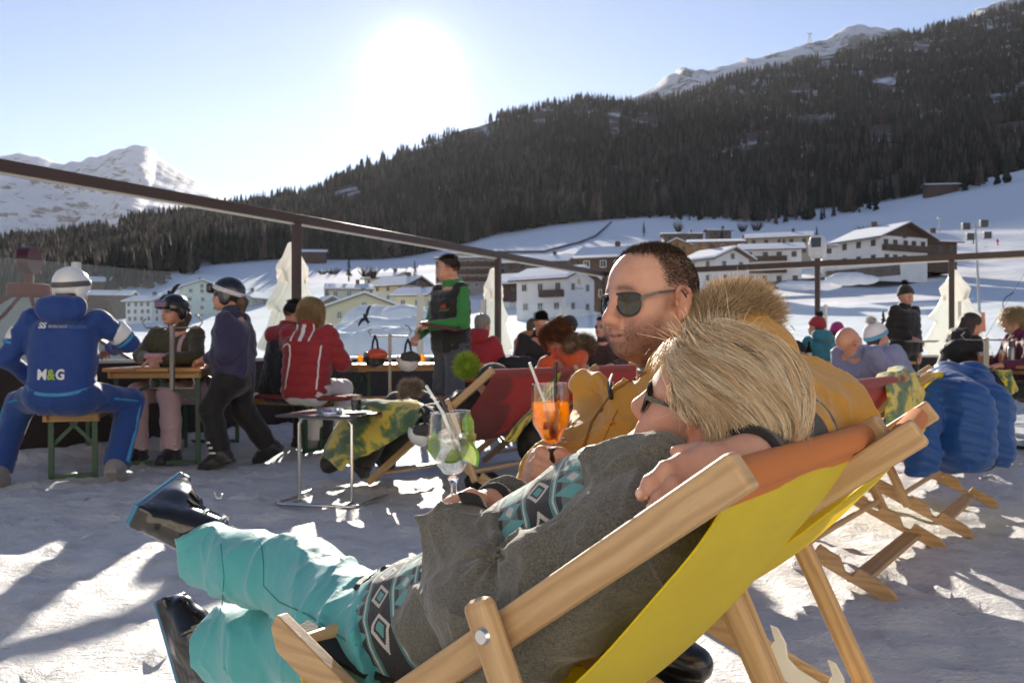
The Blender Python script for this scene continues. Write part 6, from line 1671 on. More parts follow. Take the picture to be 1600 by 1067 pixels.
def wine_glass(foot, Hs, Hb, rb, rr, tilt, label, liq, fill, liqmat):
    r = empty('wine_glass', foot, 0, label, 'drink'); r.rotation_euler = tilt
    st = [(.0, 0), (.036, .001), (.037, .004), (.012, .008), (.0052, .02), (.0042, Hs*.5), (.005, Hs-.012), (.010, Hs-.002), (.0, Hs+.002)]
    MB().lathe(st, 28).build('stem', STEMG, r)
    bowl = [(.004, 0), (.016, .006), (rb*.62, .018), (rb*.92, .036), (rb, .052), (rb*.985, .066)]+[(rb*.985+(rr-rb*.985)*t, .066+(Hb-.066)*t) for t in (.25, .5, .75, 1)]
    prof = [(a, Hs+b) for a, b in bowl]
    MB().lathe(prof+[(a-.0011, b) for a, b in reversed(prof[1:])]+[(0, Hs+.004)], 48).build('bowl', WINEG, r)
    MB().tube([(rr*math.cos(a), rr*math.sin(a), Hs+Hb) for a in np.linspace(0, 2*math.pi, 40)[:-1]], .0009, 6, close=True).build('rim', STEMG, r)
    def rad(z): return float(np.interp(z, [p[1] for p in prof], [p[0] for p in prof]))
    zs = np.linspace(Hs+.004, Hs+fill, 16); lp = [(max(rad(z)-.0022, .001), z) for z in zs]
    lo = MB().lathe([(0, Hs+.003)]+lp+[(0, Hs+fill+.0005)], 40).build(liq, liqmat, r)
    for i in range(7):
        z = Hs+RNG.uniform(.030, fill+.002); a = RNG.uniform(0, 6.28); q = rad(z)*RNG.uniform(.15, .55)
        b = MB(); d = Vector((RNG.normal(), RNG.normal(), RNG.normal())).normalized()*.0105; b.bar(Vector((q*math.cos(a), q*math.sin(a), z))-d, Vector((q*math.cos(a), q*math.sin(a), z))+d, .019, .019, (RNG.normal(), RNG.normal(), 1)); b.build('ice_cube', ICE, r, bevel=.004)
    bb = MB()
    for i in range(60):
        z = Hs+RNG.uniform(.01, fill); a = RNG.uniform(0, 6.28); q = max(rad(z)-.004, .001)*RNG.uniform(.3, 1) ; bb.ico((q*math.cos(a), q*math.sin(a), z), RNG.uniform(.0004, .0010), 1)
    bb.build('bubbles', ICE, lo)
    return r, rad
SPRITZ = liquid('orange_spritz', (1.0, .50, .045), .62); TONIC = liquid('tonic', (.97, .985, .95), .10)
def drinks():
    q = P(866, 800, 1.487); g1, rad = wine_glass(q, .118, .106, .0345, .0315, (0, R(-2), 0), 'wine glass of orange spritz with ice and two straws in the hand of the man', 'spritz', .074, SPRITZ)
    MB().tube([(.006, .0, .128), (.012, -.004, .262)], .0027, 8).build('straw', STRAW_B, g1); MB().tube([(.004, .008, .15), (-.034, .004, .262)], .0027, 8).build('straw', STRAW_C, g1)
    MB().tube([(-.010, -.008, .143), (.000, -.012, .143)], .015, 18).build('orange_slice', mat('orange_peel', (.75, .25, .02), .5), g1)
    q = P(712, 836, 1.375); g2, rad = wine_glass(q, .095, .104, .0395, .0325, (0, R(-2.5), 0), 'clear wine glass with ice, lime wedges and two straws in the hand of the woman', 'gin_and_tonic', .066, TONIC)
    MB().tube([(.016, 0, .112), (-.012, -.01, .20), (-.038, .01, .242)], .0027, 8).build('straw', STRAW_C, g2); MB().tube([(.022, .0, .125), (-.016, .004, .225)], .0030, 8).build('straw', STRAW_B, g2)
    LIME = mat('lime_peel', (.16, .38, .03), .4, var=.2, vs=90); LIMF = mat('lime_flesh', (.52, .66, .20), .4, var=.2, vs=120); MINT = mat('mint_leaf', (.17, .36, .03), .5, var=.3, vs=100)
    def wedge(c, rot, rr=.021, ang=1.5):
        b = MB(); n = 10; V = [Vector((0, 0, 0)), Vector((0, 0, 0))]; F = []
        P0 = []; 
        for i in range(n+1):
            a = -ang/2+ang*i/n; P0.append((rr*math.cos(a), rr*math.sin(a)))
        out = [(0.004, 0)]+P0
        b.prism(out, (0, 0, 0), (1, 0, 0), (0, 1, 0), .005); b.tube([(x, y, 0) for x, y in P0], .0032, 6, mi=1)
        o = b.build('lime_wedge', [LIMF, LIME], g2); o.location = c; o.rotation_euler = rot
    wedge((.012, -.022, .126), (R(80), R(-28), 0), .030, 1.9); wedge((-.002, -.018, .146), (R(75), R(70), .2), .024, 1.5); wedge((.022, -.012, .170), (R(70), R(60), .4), .022, 1.3)
    for c, s in (((-.026, -.016, .148), .024), ((.028, -.010, .178), .022)):
        out = [(0, -s), (s*.45, -s*.3), (s*.42, s*.3), (0, s), (-s*.42, s*.3), (-s*.45, -s*.3)]
        o = MB().prism(out, (0, 0, 0), (1, .2, 0), (0, .1, 1), .0012).build('mint_leaf', MINT, g2); o.location = c
drinks()
# ================================================================== the other guests
def stand_pose(): return dict(pel=(0,0,.94), chest=(.01,0,1.30), neck=(0,0,1.47), head=(.025,0,1.615), sh=.185, shz=1.415, elL=(0,.25,1.14), wrL=(.08,.22,.92), elR=(0,-.25,1.14), wrR=(.08,-.22,.92), hip=.09, knL=(.03,.11,.50), knR=(.02,-.11,.50), anL=(0,.12,.10), anR=(-.02,-.12,.10))
def sit_pose(lean=.0): 
    L = lean
    return dict(pel=(0,0,.585), chest=(.02+.30*L,0,.93), neck=(.03+.42*L,0,1.10), head=(.07+.52*L,0,1.235-.03*abs(L)), sh=.18, shz=1.05, elL=(.10+.3*L,.25,.82), wrL=(.30+.3*L,.16,.80), elR=(.10+.3*L,-.25,.82), wrR=(.30+.3*L,-.16,.80), hip=.09, knL=(.42,.14,.56), knR=(.42,-.14,.56), anL=(.40,.15,.10), anR=(.40,-.15,.10))
def lie_pose(): return dict(pel=(.50,0,.47), chest=(.24,0,.70), neck=(.12,0,.84), head=(.12,0,.955), sh=.18, shz=.80, elL=(.28,.27,.58), wrL=(.48,.18,.62), elR=(.28,-.27,.58), wrR=(.48,-.18,.62), hip=.09, knL=(.90,.12,.54), knR=(.90,-.12,.54), anL=(1.22,.12,.14), anR=(1.22,-.12,.14))
HAIRC = {'black': (.012,.010,.009), 'dark': (.035,.022,.014), 'brown': (.085,.05,.028), 'red': (.17,.06,.025), 'blond': (.50,.36,.19), 'grey': (.25,.23,.2)}
_JM = {}
def jmat(name, c, puffy=False, rough=.7):
    if name not in _JM: _JM[name] = cloth(name, c, rough, .1, .35, 200, .25, 6)
    return _JM[name]
def person(label, loc, yaw, pose, jacket, trousers=(.012,.012,.014), hat=None, hair='brown', hstyle='short', look=(0, 0, 0), puffy=False, h=.011, glasses=None, group=None, hood=None, boots=(.02,.02,.022), vest=None, sc=1.0, skin=(.56,.31,.22), jname=None, collar=True, lap=True, hands=True):
    r = empty('person', loc, yaw, label, 'person', group); r.scale = (sc, sc, sc); p = {k: (A(v) if isinstance(v, tuple) else v) for k, v in pose.items()}
    yw, pt, rl = look; F = Vector((math.cos(yw)*math.cos(pt), math.sin(yw)*math.cos(pt), math.sin(pt))); U = Vector((-math.sin(pt)*math.cos(yw)+math.sin(rl)*math.sin(yw), -math.sin(pt)*math.sin(yw)-math.sin(rl)*math.cos(yw), math.cos(pt)))
    H = Head(p['head'], frame(F, U), .98, True, None, detail=h < .009)
    ax = p['chest']-p['pel']; ax /= np.linalg.norm(ax); twist = p.get('twist', 0.0)
    lat = A((-math.sin(twist), math.cos(twist), 0)); neckp = p['neck']
    up_ = neckp-p['chest']; shc = p['chest']+up_*((p['shz']-p['chest'][2])/max(up_[2], .05) if up_[2] > .05 else .75)
    ShL = shc+lat*p['sh']; ShR = shc-lat*p['sh']
    hipL = p['pel']+A((0, p['hip'], -.02)); hipR = p['pel']+A((0, -p['hip'], -.02))
    S = Shape(); S.p = list(H.S.p); S.cap(H.p(-.028, 0, -.055), neckp, .050, .058, .03).cap(neckp, p['chest'], .06, .11, .05).cap(p['chest'], p['pel'], .11, .115, .05)
    for a, e, w in ((ShL, p['elL'], p['wrL']), (ShR, p['elR'], p['wrR'])):
        S.cap(p['chest'], a, .08, .05, .04).chain([a, e, w], [.045, .036, .026], .03)
    for a, k, n in ((hipL, p['knL'], p['anL']), (hipR, p['knR'], p['anR'])): S.chain([p['pel'], a, k, n], [.1, .08, .055, .04], .03)
    if hands:
        for sg, e, w in ((1, p['elL'], p['wrL']), (-1, p['elR'], p['wrR'])):
            d = (w-e)/np.linalg.norm(w-e); s_ = np.cross(d, (0, 0, 1)); s_ = s_/np.linalg.norm(s_) if np.linalg.norm(s_) > .1 else A((0, 1, 0)); dn = np.cross(s_, d)
            if dn[2] > 0: dn = -dn; 
            pm = w+d*.05; fs = []
            for i in range(4):
                k = w+d*.092+s_*(-.030+.02*i)*1.0; L_ = (.062, .072, .068, .054)[i]; fs.append([k, k+d*L_*.45+dn*.010, k+d*L_*.75+dn*.034, k+d*L_*.78+dn*.055])
            hand(S, w+d*.005, pm, fs, [w+d*.035-s_*.024*sg, w+d*.065-s_*.042*sg+dn*.015, w+d*.092-s_*.036*sg+dn*.030], r=.0092)
    def col(X): return H.colors(X, skin, lip=(.42, .17, .14), brow=tuple(A(HAIRC.get(hair, (.1, .06, .03)))*.8), stubble=.0)
    S.build('body', SKIN, r, h, col)
    # jacket
    J = Shape(); tr_ = .132 if not puffy else .145
    for s in (-1, 1): J.cap(p['chest']+lat*.075*s, p['pel']+lat*.07*s-ax*.02, tr_, tr_*.97, .07)
    jw = [.068, .056, .047] if not puffy else [.080, .068, .054]
    if not vest:
        for a, e, w in ((ShL, p['elL'], p['wrL']), (ShR, p['elR'], p['wrR'])):
            d = w-e; q = Shape(); q.chain([a, e, w-d/np.linalg.norm(d)*.005], jw, .035); q.cut(w-d/np.linalg.norm(d)*.01, d, .004); J.shape(q, .05)
    else:
        for a in (ShL, ShR): J.ell(a-lat*np.sign((a-shc)@lat)*.02, (.085, .075, .085), None, .05)
    if collar: J.cyl(neckp-ax*.03, neckp+A((0, 0, .045))+(p['head']-neckp)*.12, .082, .074, .03, rnd=.012)
    J.cut(p['pel']-ax*.075 if not lap else p['pel']-ax*.09, -ax, .01)
    w0 = wrinkle(.006, 8, int(abs(loc[0]*100)) % 97); cr = creases(.010, 8, int(abs(loc[1]*100)) % 89); w1 = lambda X: w0(X)+cr(X)
    if puffy: J.noise = lambda X: w1(X)*.6+.011*(np.abs(np.sin((X@ax.astype(np.float32))*math.pi/.085))**.6*-1+.6)
    else: J.noise = w1
    jm = jmat(jname or ('jacket_cloth_%d' % (len(_JM))), jacket)
    jo = J.build('jacket' if not vest else 'padded_vest', jm, r, h)
    if vest:
        q = Shape()
        for a, e, w in ((ShL, p['elL'], p['wrL']), (ShR, p['elR'], p['wrR'])): q.chain([a, e, w], [.064, .054, .042], .03)
        q.cyl(neckp-ax*.02, neckp+A((0, 0, .05))+(p['head']-neckp)*.15, .074, .074, .02, rnd=.02); q.ell(neckp+A((-.07, 0, .01)), (.06, .10, .075), None, .04)
        q.noise = wrinkle(.006, 12, 9); q.build('hooded_pullover', jmat(label.split()[0]+'_pullover', vest), r, h)
    # trousers
    T_ = Shape(); T_.cap(hipL, hipR, .125, .125, .05)
    for a, k, n in ((hipL, p['knL'], p['anL']), (hipR, p['knR'], p['anR'])):
        q = Shape(); d = (n-k)/np.linalg.norm(n-k); q.chain([a, k, n+d*.01], [.105, .082, .075], .04); q.cut(n+d*.0, d, .004); T_.shape(q, .04)
    ct = creases(.010, 8, 7); wt = wrinkle(.005, 8, 5); T_.noise = lambda X: ct(X)+wt(X); T_.build('ski_trousers', jmat('trousers_%d' % int(sum(trousers)*1e4), trousers), r, h*1.3)
    for k, n in ((p['knL'], p['anL']), (p['knR'], p['anR'])):
        b = Shape(); u = (k-n)/np.linalg.norm(k-n); f = A((1, 0, 0))-u*u[0]; f = f/np.linalg.norm(f) if np.linalg.norm(f) > .2 else A((0, 0, 1)); l = np.cross(u, f)
        b.chain([n+u*.12, n, n-f*.02-u*.02], [.066, .060, .054], .03).chain([n-f*.04-u*.04, n+f*.08-u*.04, n+f*.15-u*.05], [.046, .050, .040], .03).box(n+f*.05-u*.078, (.14, .042, .02), np.stack([f, l, u], 1), .02)
        bo = b.build('ski_boot', jmat('boot_%d' % int(sum(boots)*1e4), boots, rough=.35), r, h*1.1)
        m = MB()
        for z in (.01, .05, .09): 
            for sg in (-1, 1): m.box(Vector(n+u*z+f*.035+l*sg*.062), (.05, .012, .014))
        m.build('buckles', BOLT, bo)
    # head wear and hair
    z = H.s; Rm = H.R
    def capshape(g, low=.02, tilt=.35): 
        q = Shape(); q.ell(H.p(-.014, 0, .040), (A((.104, .084, .094))+g)*z, Rm); q.cut(H.p(.03, 0, low), Rm@A((tilt, 0, -1)), .01); return q
    hc = HAIRC.get(hair, HAIRC['brown'])
    if hstyle == 'bald': pass
    elif hstyle == 'short':
        q = capshape(.004, .03, .65); q.ell(H.p(-.055, 0, -.015), (.05*z, .068*z, .06*z), Rm, .02); q.cut(H.p(.055, 0, .06), Rm@A((1, 0, -.55)), .008); q.noise = wrinkle(.006, 40, 3)
        if not hat: q.build('hair', mat('hair_'+hair, hc, .6, var=.5, vs=70, bump=.9, bs=220), r, max(.006, h*.7))
        else: q.build('hair', mat('hair_'+hair, hc, .6, var=.5, vs=70, bump=.9, bs=220), r, h)
    elif hstyle == 'crop':
        def tst(L): return ((L[:, 2] > .070) & (L[:, 0] < .074)) | ((L[:, 0] < .012+.35*np.clip(L[:, 2]-.02, 0, .1)) & (L[:, 2] > .010)) | ((L[:, 0] < -.05) & (L[:, 2] > -.045))
        n = 3000; rt = scalp(H, n, lambda L: tst(L+RNG.normal(0, .004, L.shape))); g = H.S.grad(rt); Lc = H.local(rt); top = (Lc[:, 2] > .085)
        dd = g*np.where(top, .9, .35)[:, None]+(np.stack([np.where(top, -.2, -.5), 0*top, np.where(top, .3, -.6)], 1)@H.R.T)+RNG.normal(0, .2, (n, 3)); dd /= np.linalg.norm(dd, axis=1, keepdims=True); ll = np.where(top, RNG.uniform(.018, .034, n), RNG.uniform(.007, .014, n))[:, None]
        strands('hair', np.stack([rt+dd*ll*x for x in (0, .5, 1)], 1), .0013, HAIRM, r, np.clip(A(hc)*RNG.uniform(.5, 1.6, (n, 1)), 0, .9))
        q = capshape(-.004, .045, .9); q.build('hair_mass', mat('hairmass_'+hair, tuple(A(hc)*.7), .8), r, .009)
    elif hstyle == 'long':
        q = capshape(.008, .0, .9); q.chain([H.p(-.07, 0, .03), H.p(-.085, 0, -.06), neckp+A((-.09, 0, .0)), neckp+A((-.12, 0, -.12))], [.075, .08, .075, .04], .04)
        q.cut(H.p(.062, 0, .04), Rm@A((1, 0, -.4)), .01); q.noise = wrinkle(.007, 22, 7, (1, 1, .25)); q.build('hair', mat('hair_'+hair, hc, .5, var=.5, vs=50, bump=.9, bs=150), r, max(.007, h*.8))
    elif hstyle == 'tail':
        q = Shape(); q.chain([H.p(-.085, 0, .0), H.p(-.125, 0, -.04), H.p(-.12, 0, -.13)], [.03, .042, .02], .03); q.noise = wrinkle(.006, 24, 3, (1, 1, .3)); q.build('hair', mat('hair_'+hair, hc, .5, var=.5, vs=50, bump=.9, bs=150), r, .008)
    elif hstyle == 'strands':
        def test(L): return ((L[:, 2] > .03+.3*np.clip(L[:, 0], 0, .1)) & (L[:, 0] < .075)) | ((L[:, 0] < -.02) & (L[:, 2] > -.06))
        n = 3200; rt = scalp(H, n, test); lay = RNG.uniform(.006, .04, n); ln = RNG.uniform(.07, .16, n)*(1.7 if 'white stripes' in label else 1)
        def flow(X):
            L = H.local(X); d = L-np.array([-.03, 0, .12]); d /= np.linalg.norm(d, axis=1, keepdims=True)+1e-6
            return ((d+np.stack([-.2+0*L[:, 0], 0*L[:, 0], -.5+0*L[:, 0]], 1)+.8*np.stack([vnoise(X*30, k)-.5 for k in (1, 2, 3)], 1))@H.R.T).astype(np.float32)
        pa = comb(H, rt, lay, ln, flow, 9, .15); cols = A(hc)*RNG.uniform(.45, 1.6, (n, 1)); strands('hair', pa, .0009, HAIRM, r, np.clip(cols, 0, .85))
        q = capshape(.004, .0, .5); q.build('hair_mass', mat('hairmass_'+hair, tuple(A(hc)*.5), .7, var=.5, vs=60, bump=1, bs=160), r, .009)
    if hat:
        kind, c1 = hat[0], hat[1]
        if kind == 'helmet':
            q = capshape(.024, -.005, .30)
            for s in (-1, 1): q.ell(H.p(-.02, s*.088, -.02), (.045*z, .020*z, .05*z), Rm, .02)
            q.p.append(('ell', H.p(.075, 0, -.04), A((.10, .070, .085))*z, Rm, .01, 'sub'))
            hm = q.build('helmet', mat('helmet_%s' % hat[3], c1, .25, coat=.4, var=.1), r, .007)
            g = Shape(); g.ell(H.p(-.014, 0, .040), (A((.104, .084, .094))+.030)*z, Rm); n_ = Rm@A((.30, 0, -1)); n_ = n_/np.linalg.norm(n_); g.cut(H.p(.03, 0, .040), n_, .003); g.cut(H.p(.03, 0, .040)-n_*.036, -n_, .003)
            g.build('goggle_strap', mat('strap_%s' % hat[3], hat[2], .6, var=.2, vs=40), hm, .006)
            if len(hat) > 4 and hat[4]:
                gg = Shape(); gg.box(H.p(.118, 0, .060), (.024*z, .075*z, .040*z), Rm, .02, rnd=.022); gg.build('goggles', mat('goggle_frame', (.02, .02, .022), .3), hm, .007)
                gl = Shape(); gl.box(H.p(.138, 0, .060), (.010*z, .068*z, .033*z), Rm, .01, rnd=.008); gl.build('goggle_lens', lens_mat('lens_violet', (.12, .03, .10)), hm, .007)
        elif kind == 'beanie':
            q = capshape(.016, .026, .18); q.ell(H.p(-.02, 0, .10), (.075*z, .07*z, .05*z), Rm, .03)
            q.noise = lambda X: -.003*np.abs(np.sin(np.arctan2(((X-H.c)@Rm)[:, 1], ((X-H.c)@Rm)[:, 0]+.014)*22))
            bo = q.build('beanie', mat('knit_%s' % hat[3], c1, .9, bump=.6, bs=250, sheen=.3), r, .007)
            g = Shape(); g.ell(H.p(-.014, 0, .040), (A((.104, .084, .094))+.022)*z, Rm); n_ = Rm@A((.18, 0, -1)); n_ = n_/np.linalg.norm(n_); g.cut(H.p(.03, 0, .022), n_, .004); g.cut(H.p(.03, 0, .022)-n_*.042, -n_, .004)
            g.build('brim', mat('knitbrim_%s' % hat[3], hat[2], .9, bump=.6, bs=250, sheen=.3), bo, .007)
            if len(hat) > 4 and hat[4]:
                pm = Shape(); pm.ell(H.p(-.03, 0, .175), np.full(3, .028)); po = pm.build('pompom', mat('pom_%s' % hat[3], hat[4], .9, bump=1, bs=100), bo, .008)
                fur('pompom_wool', pm, 900, .030, .0013, po, hat[4], .5, lo=.7, curl=.2)
        elif kind == 'cap':
            q = capshape(.014, .030, .1); bo = q.build('cap', mat('cap_%s' % hat[3], c1, .8, sheen=.3), r, .008)
            vz = Shape(); vz.ell(H.p(.10, 0, .045), (.075*z, .07*z, .012*z), Rm); vz.build('visor', mat('cap_%s' % hat[3], c1), bo, .007)
    if glasses:
        m = MB()
        for s in (-1, 1): 
            m.bar(H.p(.094, s*.008, .008), H.p(.078, s*.062, .010), .008*z, .036*z, tuple(Rm[:, 2])); m.bar(H.p(.078, s*.064, .016), H.p(-.01, s*.084, .018), .005*z, .008*z, tuple(Rm[:, 2]))
        m.build('sunglasses', glasses, r, bevel=.003)
    if hood is not None:
        q = Shape(); q.ell(neckp+A((-.09, 0, .0)), (.075, .145, .085), None, .04).cap(neckp+A((-.06, .09, .04)), neckp+A((-.06, -.09, .04)), .05, .05, .05); q.noise = wrinkle(.008, 10, 4); q.build('hood', jm, jo, h)
        if hood:
            fs = Shape(); pts = [neckp+A((-.02+.0*t, .145*math.cos(t), .055+.04*math.sin(t))) if False else neckp+A((-.13-.03*math.sin(t), .14*math.cos(t), .07+.05*math.sin(t))) for t in np.linspace(-.2, math.pi+.2, 7)]
            fs.chain(pts, [.03]*7, .02); fo = fs.build('fur_trim', mat('fur_base_'+label.split()[0], hood, .9), jo, .012); fur('fur', fs, 2600, .045, .0011, fo, hood, .7, curl=.3)
    return r, H, J, jo, p
def text_on(S, o, parent, body, size, m, origin, xdir, zdir, ray, name='lettering', squash=1.0, bold=0.0):
    cu = bpy.data.curves.new(name, 'FONT'); cu.body = body; cu.size = size; cu.align_x = 'CENTER'; cu.offset = bold; t = bpy.data.objects.new(name, cu); COL.objects.link(t)
    dg = bpy.context.evaluated_depsgraph_get(); dg.update(); me = bpy.data.meshes.new_from_object(t.evaluated_get(dg)); bpy.data.objects.remove(t)
    X = np.array([A(origin)+A(xdir)*v.co.x*squash+A(zdir)*v.co.y for v in me.vertices]); q = S.trace(X-A(ray)*.15, ray)
    for v, c in zip(me.vertices, q): v.co = Vector(c-A(ray)*.004)
    return link_mesh(name, me, parent, [m])
def ribbon_on(S, parent, pts, w, m, ray, name, n=14, lift=.004):
    """a flat band laid on a shape along pts (local), seen along ray"""
    P_ = spline(pts, n); ray = A(ray)/np.linalg.norm(ray); T_ = np.gradient(P_, axis=0); T_ /= np.linalg.norm(T_, axis=1, keepdims=True); sd_ = np.cross(T_, ray); sd_ /= np.linalg.norm(sd_, axis=1, keepdims=True)
    g = [S.trace(P_+sd_*w*k/2-ray*.3, ray, .6)-ray*lift for k in (-1, -.33, .33, 1)]
    return MB().sheet([[Vector(g[k][i]) for k in range(4)] for i in range(n)]).build(name, m, parent, solid=.002)
def at(px, Y): return Vector(((px-800)/FPX*Y, Y, 0))
WHT = mat('white_cloth', (.66, .66, .66), .8); CYAN = mat('light_blue_cloth', (.04, .22, .42), .7); BLKGL = mat('dark_glasses', (.01, .01, .011), .15, coat=.6)
SEATED = 'guests seated at the beer tables'; LYING = 'guests lying in the deck chairs'
# --- ski instructor in blue, seen from behind
def instructor():
    po = sit_pose(.10); po.update(elR=(.22, -.34, .90), wrR=(.46, -.16, .86), elL=(.02, .33, .80), wrL=(.22, .26, .66), knL=(.30, .36, .50), knR=(.40, -.30, .50), anL=(.02, .38, .10), anR=(.10, -.30, .10), head=(.13, -.02, 1.235), sh=.20)
    r, H, J, jo, p = person('ski instructor in royal blue suit and white helmet seen from behind', Vector((at(92, 5.75).x, 5.78, 0)), R(98), po, (.012, .045, .20), (.012, .045, .19), ('helmet', (.72, .72, .72), (.09, .085, .09), 'white', False), 'dark', 'short', (-.35, -.15, 0), h=.0095, hood=False, boots=(.22, .20, .19), sc=1.07, jname='royal_blue_ski_cloth', group=SEATED)
    ray = (1, 0, -.05)
    text_on(J, r, jo, 'SS', .052, WHT, (0, .085, .985), (0, -1, 0), (0, 0, 1), ray, squash=.9, bold=.002); text_on(J, r, jo, 'SKISCHULE', .026, WHT, (0, -.005, .988), (0, -1, 0), (0, 0, 1), ray, squash=.9); text_on(J, r, jo, 'SÖLDEN', .030, mat('faint_print', (.16, .22, .34), .8), (0, -.115, .985), (0, -1, 0), (0, 0, 1), ray, squash=.8)
    [text_on(J, r, jo, ch_, .088, WHT, (0, y_, .665), (0, -1, 0), (0, 0, 1), ray, squash=.85, bold=.003) for ch_, y_ in (('M', .070), ('G', -.036))]; text_on(J, r, jo, '&', .088, mat('lime_print', (.30, .42, .05), .8), (0, .018, .665), (0, -1, 0), (0, 0, 1), ray, squash=.8, bold=.003)
    ribbon_on(J, jo, [(-.2, .21, .64), (-.2, .10, .59), (-.2, 0, .578), (-.2, -.10, .585), (-.2, -.20, .62)], .020, CYAN, ray, 'blue_band')
    for sg, e in ((1, A(p['elL'])), (-1, A(p['elR']))):
        sh = A((.10, sg*.21, 1.06)); d = (e-sh)/np.linalg.norm(e-sh)
        for t0, t1, rr, m in ((.10, .19, .079, WHT), (.195, .22, .077, CYAN)):
            q = Shape(); q.cyl(sh+d*t0, sh+d*t1, rr+.001, rr-.003, .01, rnd=.012); q.build('sleeve_band', m, jo, .009)
    for sg, a, k, n in ((1, (0, .09, .56), (.30, .36, .50), (.02, .38, .10)), (-1, (0, -.09, .56), (.40, -.30, .50), (.10, -.30, .10))):
        k = A(k); n = A(n); l = A((-.25, sg*.96, 0)); MB().tube([Vector(A(a)+(k-A(a))*.45+A((-.03, sg*.085, 0))), Vector(k+l*.080+A((-.02, 0, 0))), Vector((k+n)/2+l*.082), Vector(n+l*.078+A((0, 0, .03)))], .013, 6).build('leg_stripe', CYAN, r)
instructor()
# --- woman in olive behind the table
def olive():
    po = sit_pose(.12); po.update(elL=(.22, .26, .86), wrL=(.40, .05, .83), elR=(.20, -.26, .86), wrR=(.38, -.06, .83))
    r, H, J, jo, p = person('woman in olive jacket and black helmet facing us across the first beer table', at(285, 7.35), R(-100), po, (.052, .045, .020), (.50, .34, .36), ('helmet', (.012, .012, .013), (.016, .016, .017), 'black', True), 'brown', 'tail', (-.35, 0, 0), h=.0085, glasses=BLKGL, group=SEATED, jname='olive_ski_cloth')
    MB().box((.40, 0, .86), (.10, .16, .05)).build('gloves', mat('pink_glove', (.50, .26, .29), .8), r, bevel=.02)
    ribbon_on(J, jo, [(.3, .10, 1.04), (.3, .085, .95), (.3, .075, .86)], .035, mat('pink_trim', (.50, .32, .36), .8), (-1, 0, 0), 'pink_trim')
olive()
# --- woman in dark violet, perched on the bench end, looking left
def violet():
    po = dict(pel=(0, 0, .66), chest=(.0, 0, .98), neck=(.01, 0, 1.14), head=(.055, 0, 1.275), sh=.165, shz=1.09, elL=(-.02, .21, .84), wrL=(.17, .10, .80), elR=(-.02, -.22, .84), wrR=(.15, -.10, .78), hip=.09, knL=(.13, .13, .42), knR=(-.02, -.12, .40), anL=(.02, .20, .10), anR=(-.20, -.18, .12))
    person('woman in dark violet jacket with goggles on her helmet, perched on the bench end', at(366, 6.85), R(176), po, (.030, .026, .070), (.010, .009, .009), ('helmet', (.018, .018, .024), (.55, .52, .56), 'navy', True), 'brown', 'tail', (-.05, .04, 0), h=.0085, glasses=mat('blue_mirror_lens', (.03, .05, .30), .1, coat=.8), group=SEATED, jname='violet_ski_cloth', sc=1.05)
violet()
# --- the couple in red
def reds():
    po = sit_pose(.22); po.update(elR=(.26, -.24, .84), wrR=(.36, -.02, 1.06), elL=(.22, .26, .84), wrL=(.36, .06, 1.02))
    r, H, J, jo, p = person('dark haired boy in black and red jacket holding a glass to his mouth', at(437, 7.55), R(58), po, (.014, .012, .013), (.012, .012, .013), None, 'black', 'crop', (-.45, -.25, 0), h=.0085, group=SEATED, jname='black_ski_cloth')
    q = Shape(); q.shape(J, .001)
    y = Shape(); y.cap((.05, .12, 1.045), (.05, -.12, 1.045), .088, .088, .04); y.cyl((.09, 0, 1.05), (.115, 0, 1.16), .088, .080, .02, rnd=.012); y.noise = wrinkle(.005, 9, 3); y.build('red_yoke', jmat('red_ski_cloth', (.26, .018, .025)), jo, .009)
    po = sit_pose(.05); po.update(elL=(.20, .30, .86), wrL=(.26, .12, 1.02), elR=(.15, -.27, .80), wrR=(.30, -.12, .80))
    r, H, J, jo, p = person('blonde woman in quilted red jacket with white stripes seen from behind', at(478, 7.3), R(75), po, (.26, .018, .025), (.55, .54, .55), None, 'blond', 'strands', (.25, 0, 0), puffy=True, h=.0085, group=SEATED, jname='red_quilted_cloth', boots=(.25, .24, .23))
    ray = (1, 0, 0)
    for y0, y1, w in ((.0, .0, .035), (.075, .085, .014), (-.075, -.085, .014)): ribbon_on(J, jo, [(-.3, y0, 1.13), (-.3, y1*.95+y0*.05, 1.06), (-.3, y1, .985)], w, WHT, ray, 'white_stripe', lift=.05 if False else .006)
    ribbon_on(J, jo, [(-.3, .18, .93), (-.3, .12, .965), (-.3, .085, .93), (-.3, .085, .80), (-.3, .10, .70), (-.3, .125, .58)], .014, WHT, ray, 'white_piping'); ribbon_on(J, jo, [(-.3, -.18, .95), (-.3, -.17, .80), (-.3, -.16, .58)], .010, WHT, ray, 'white_piping')
reds()
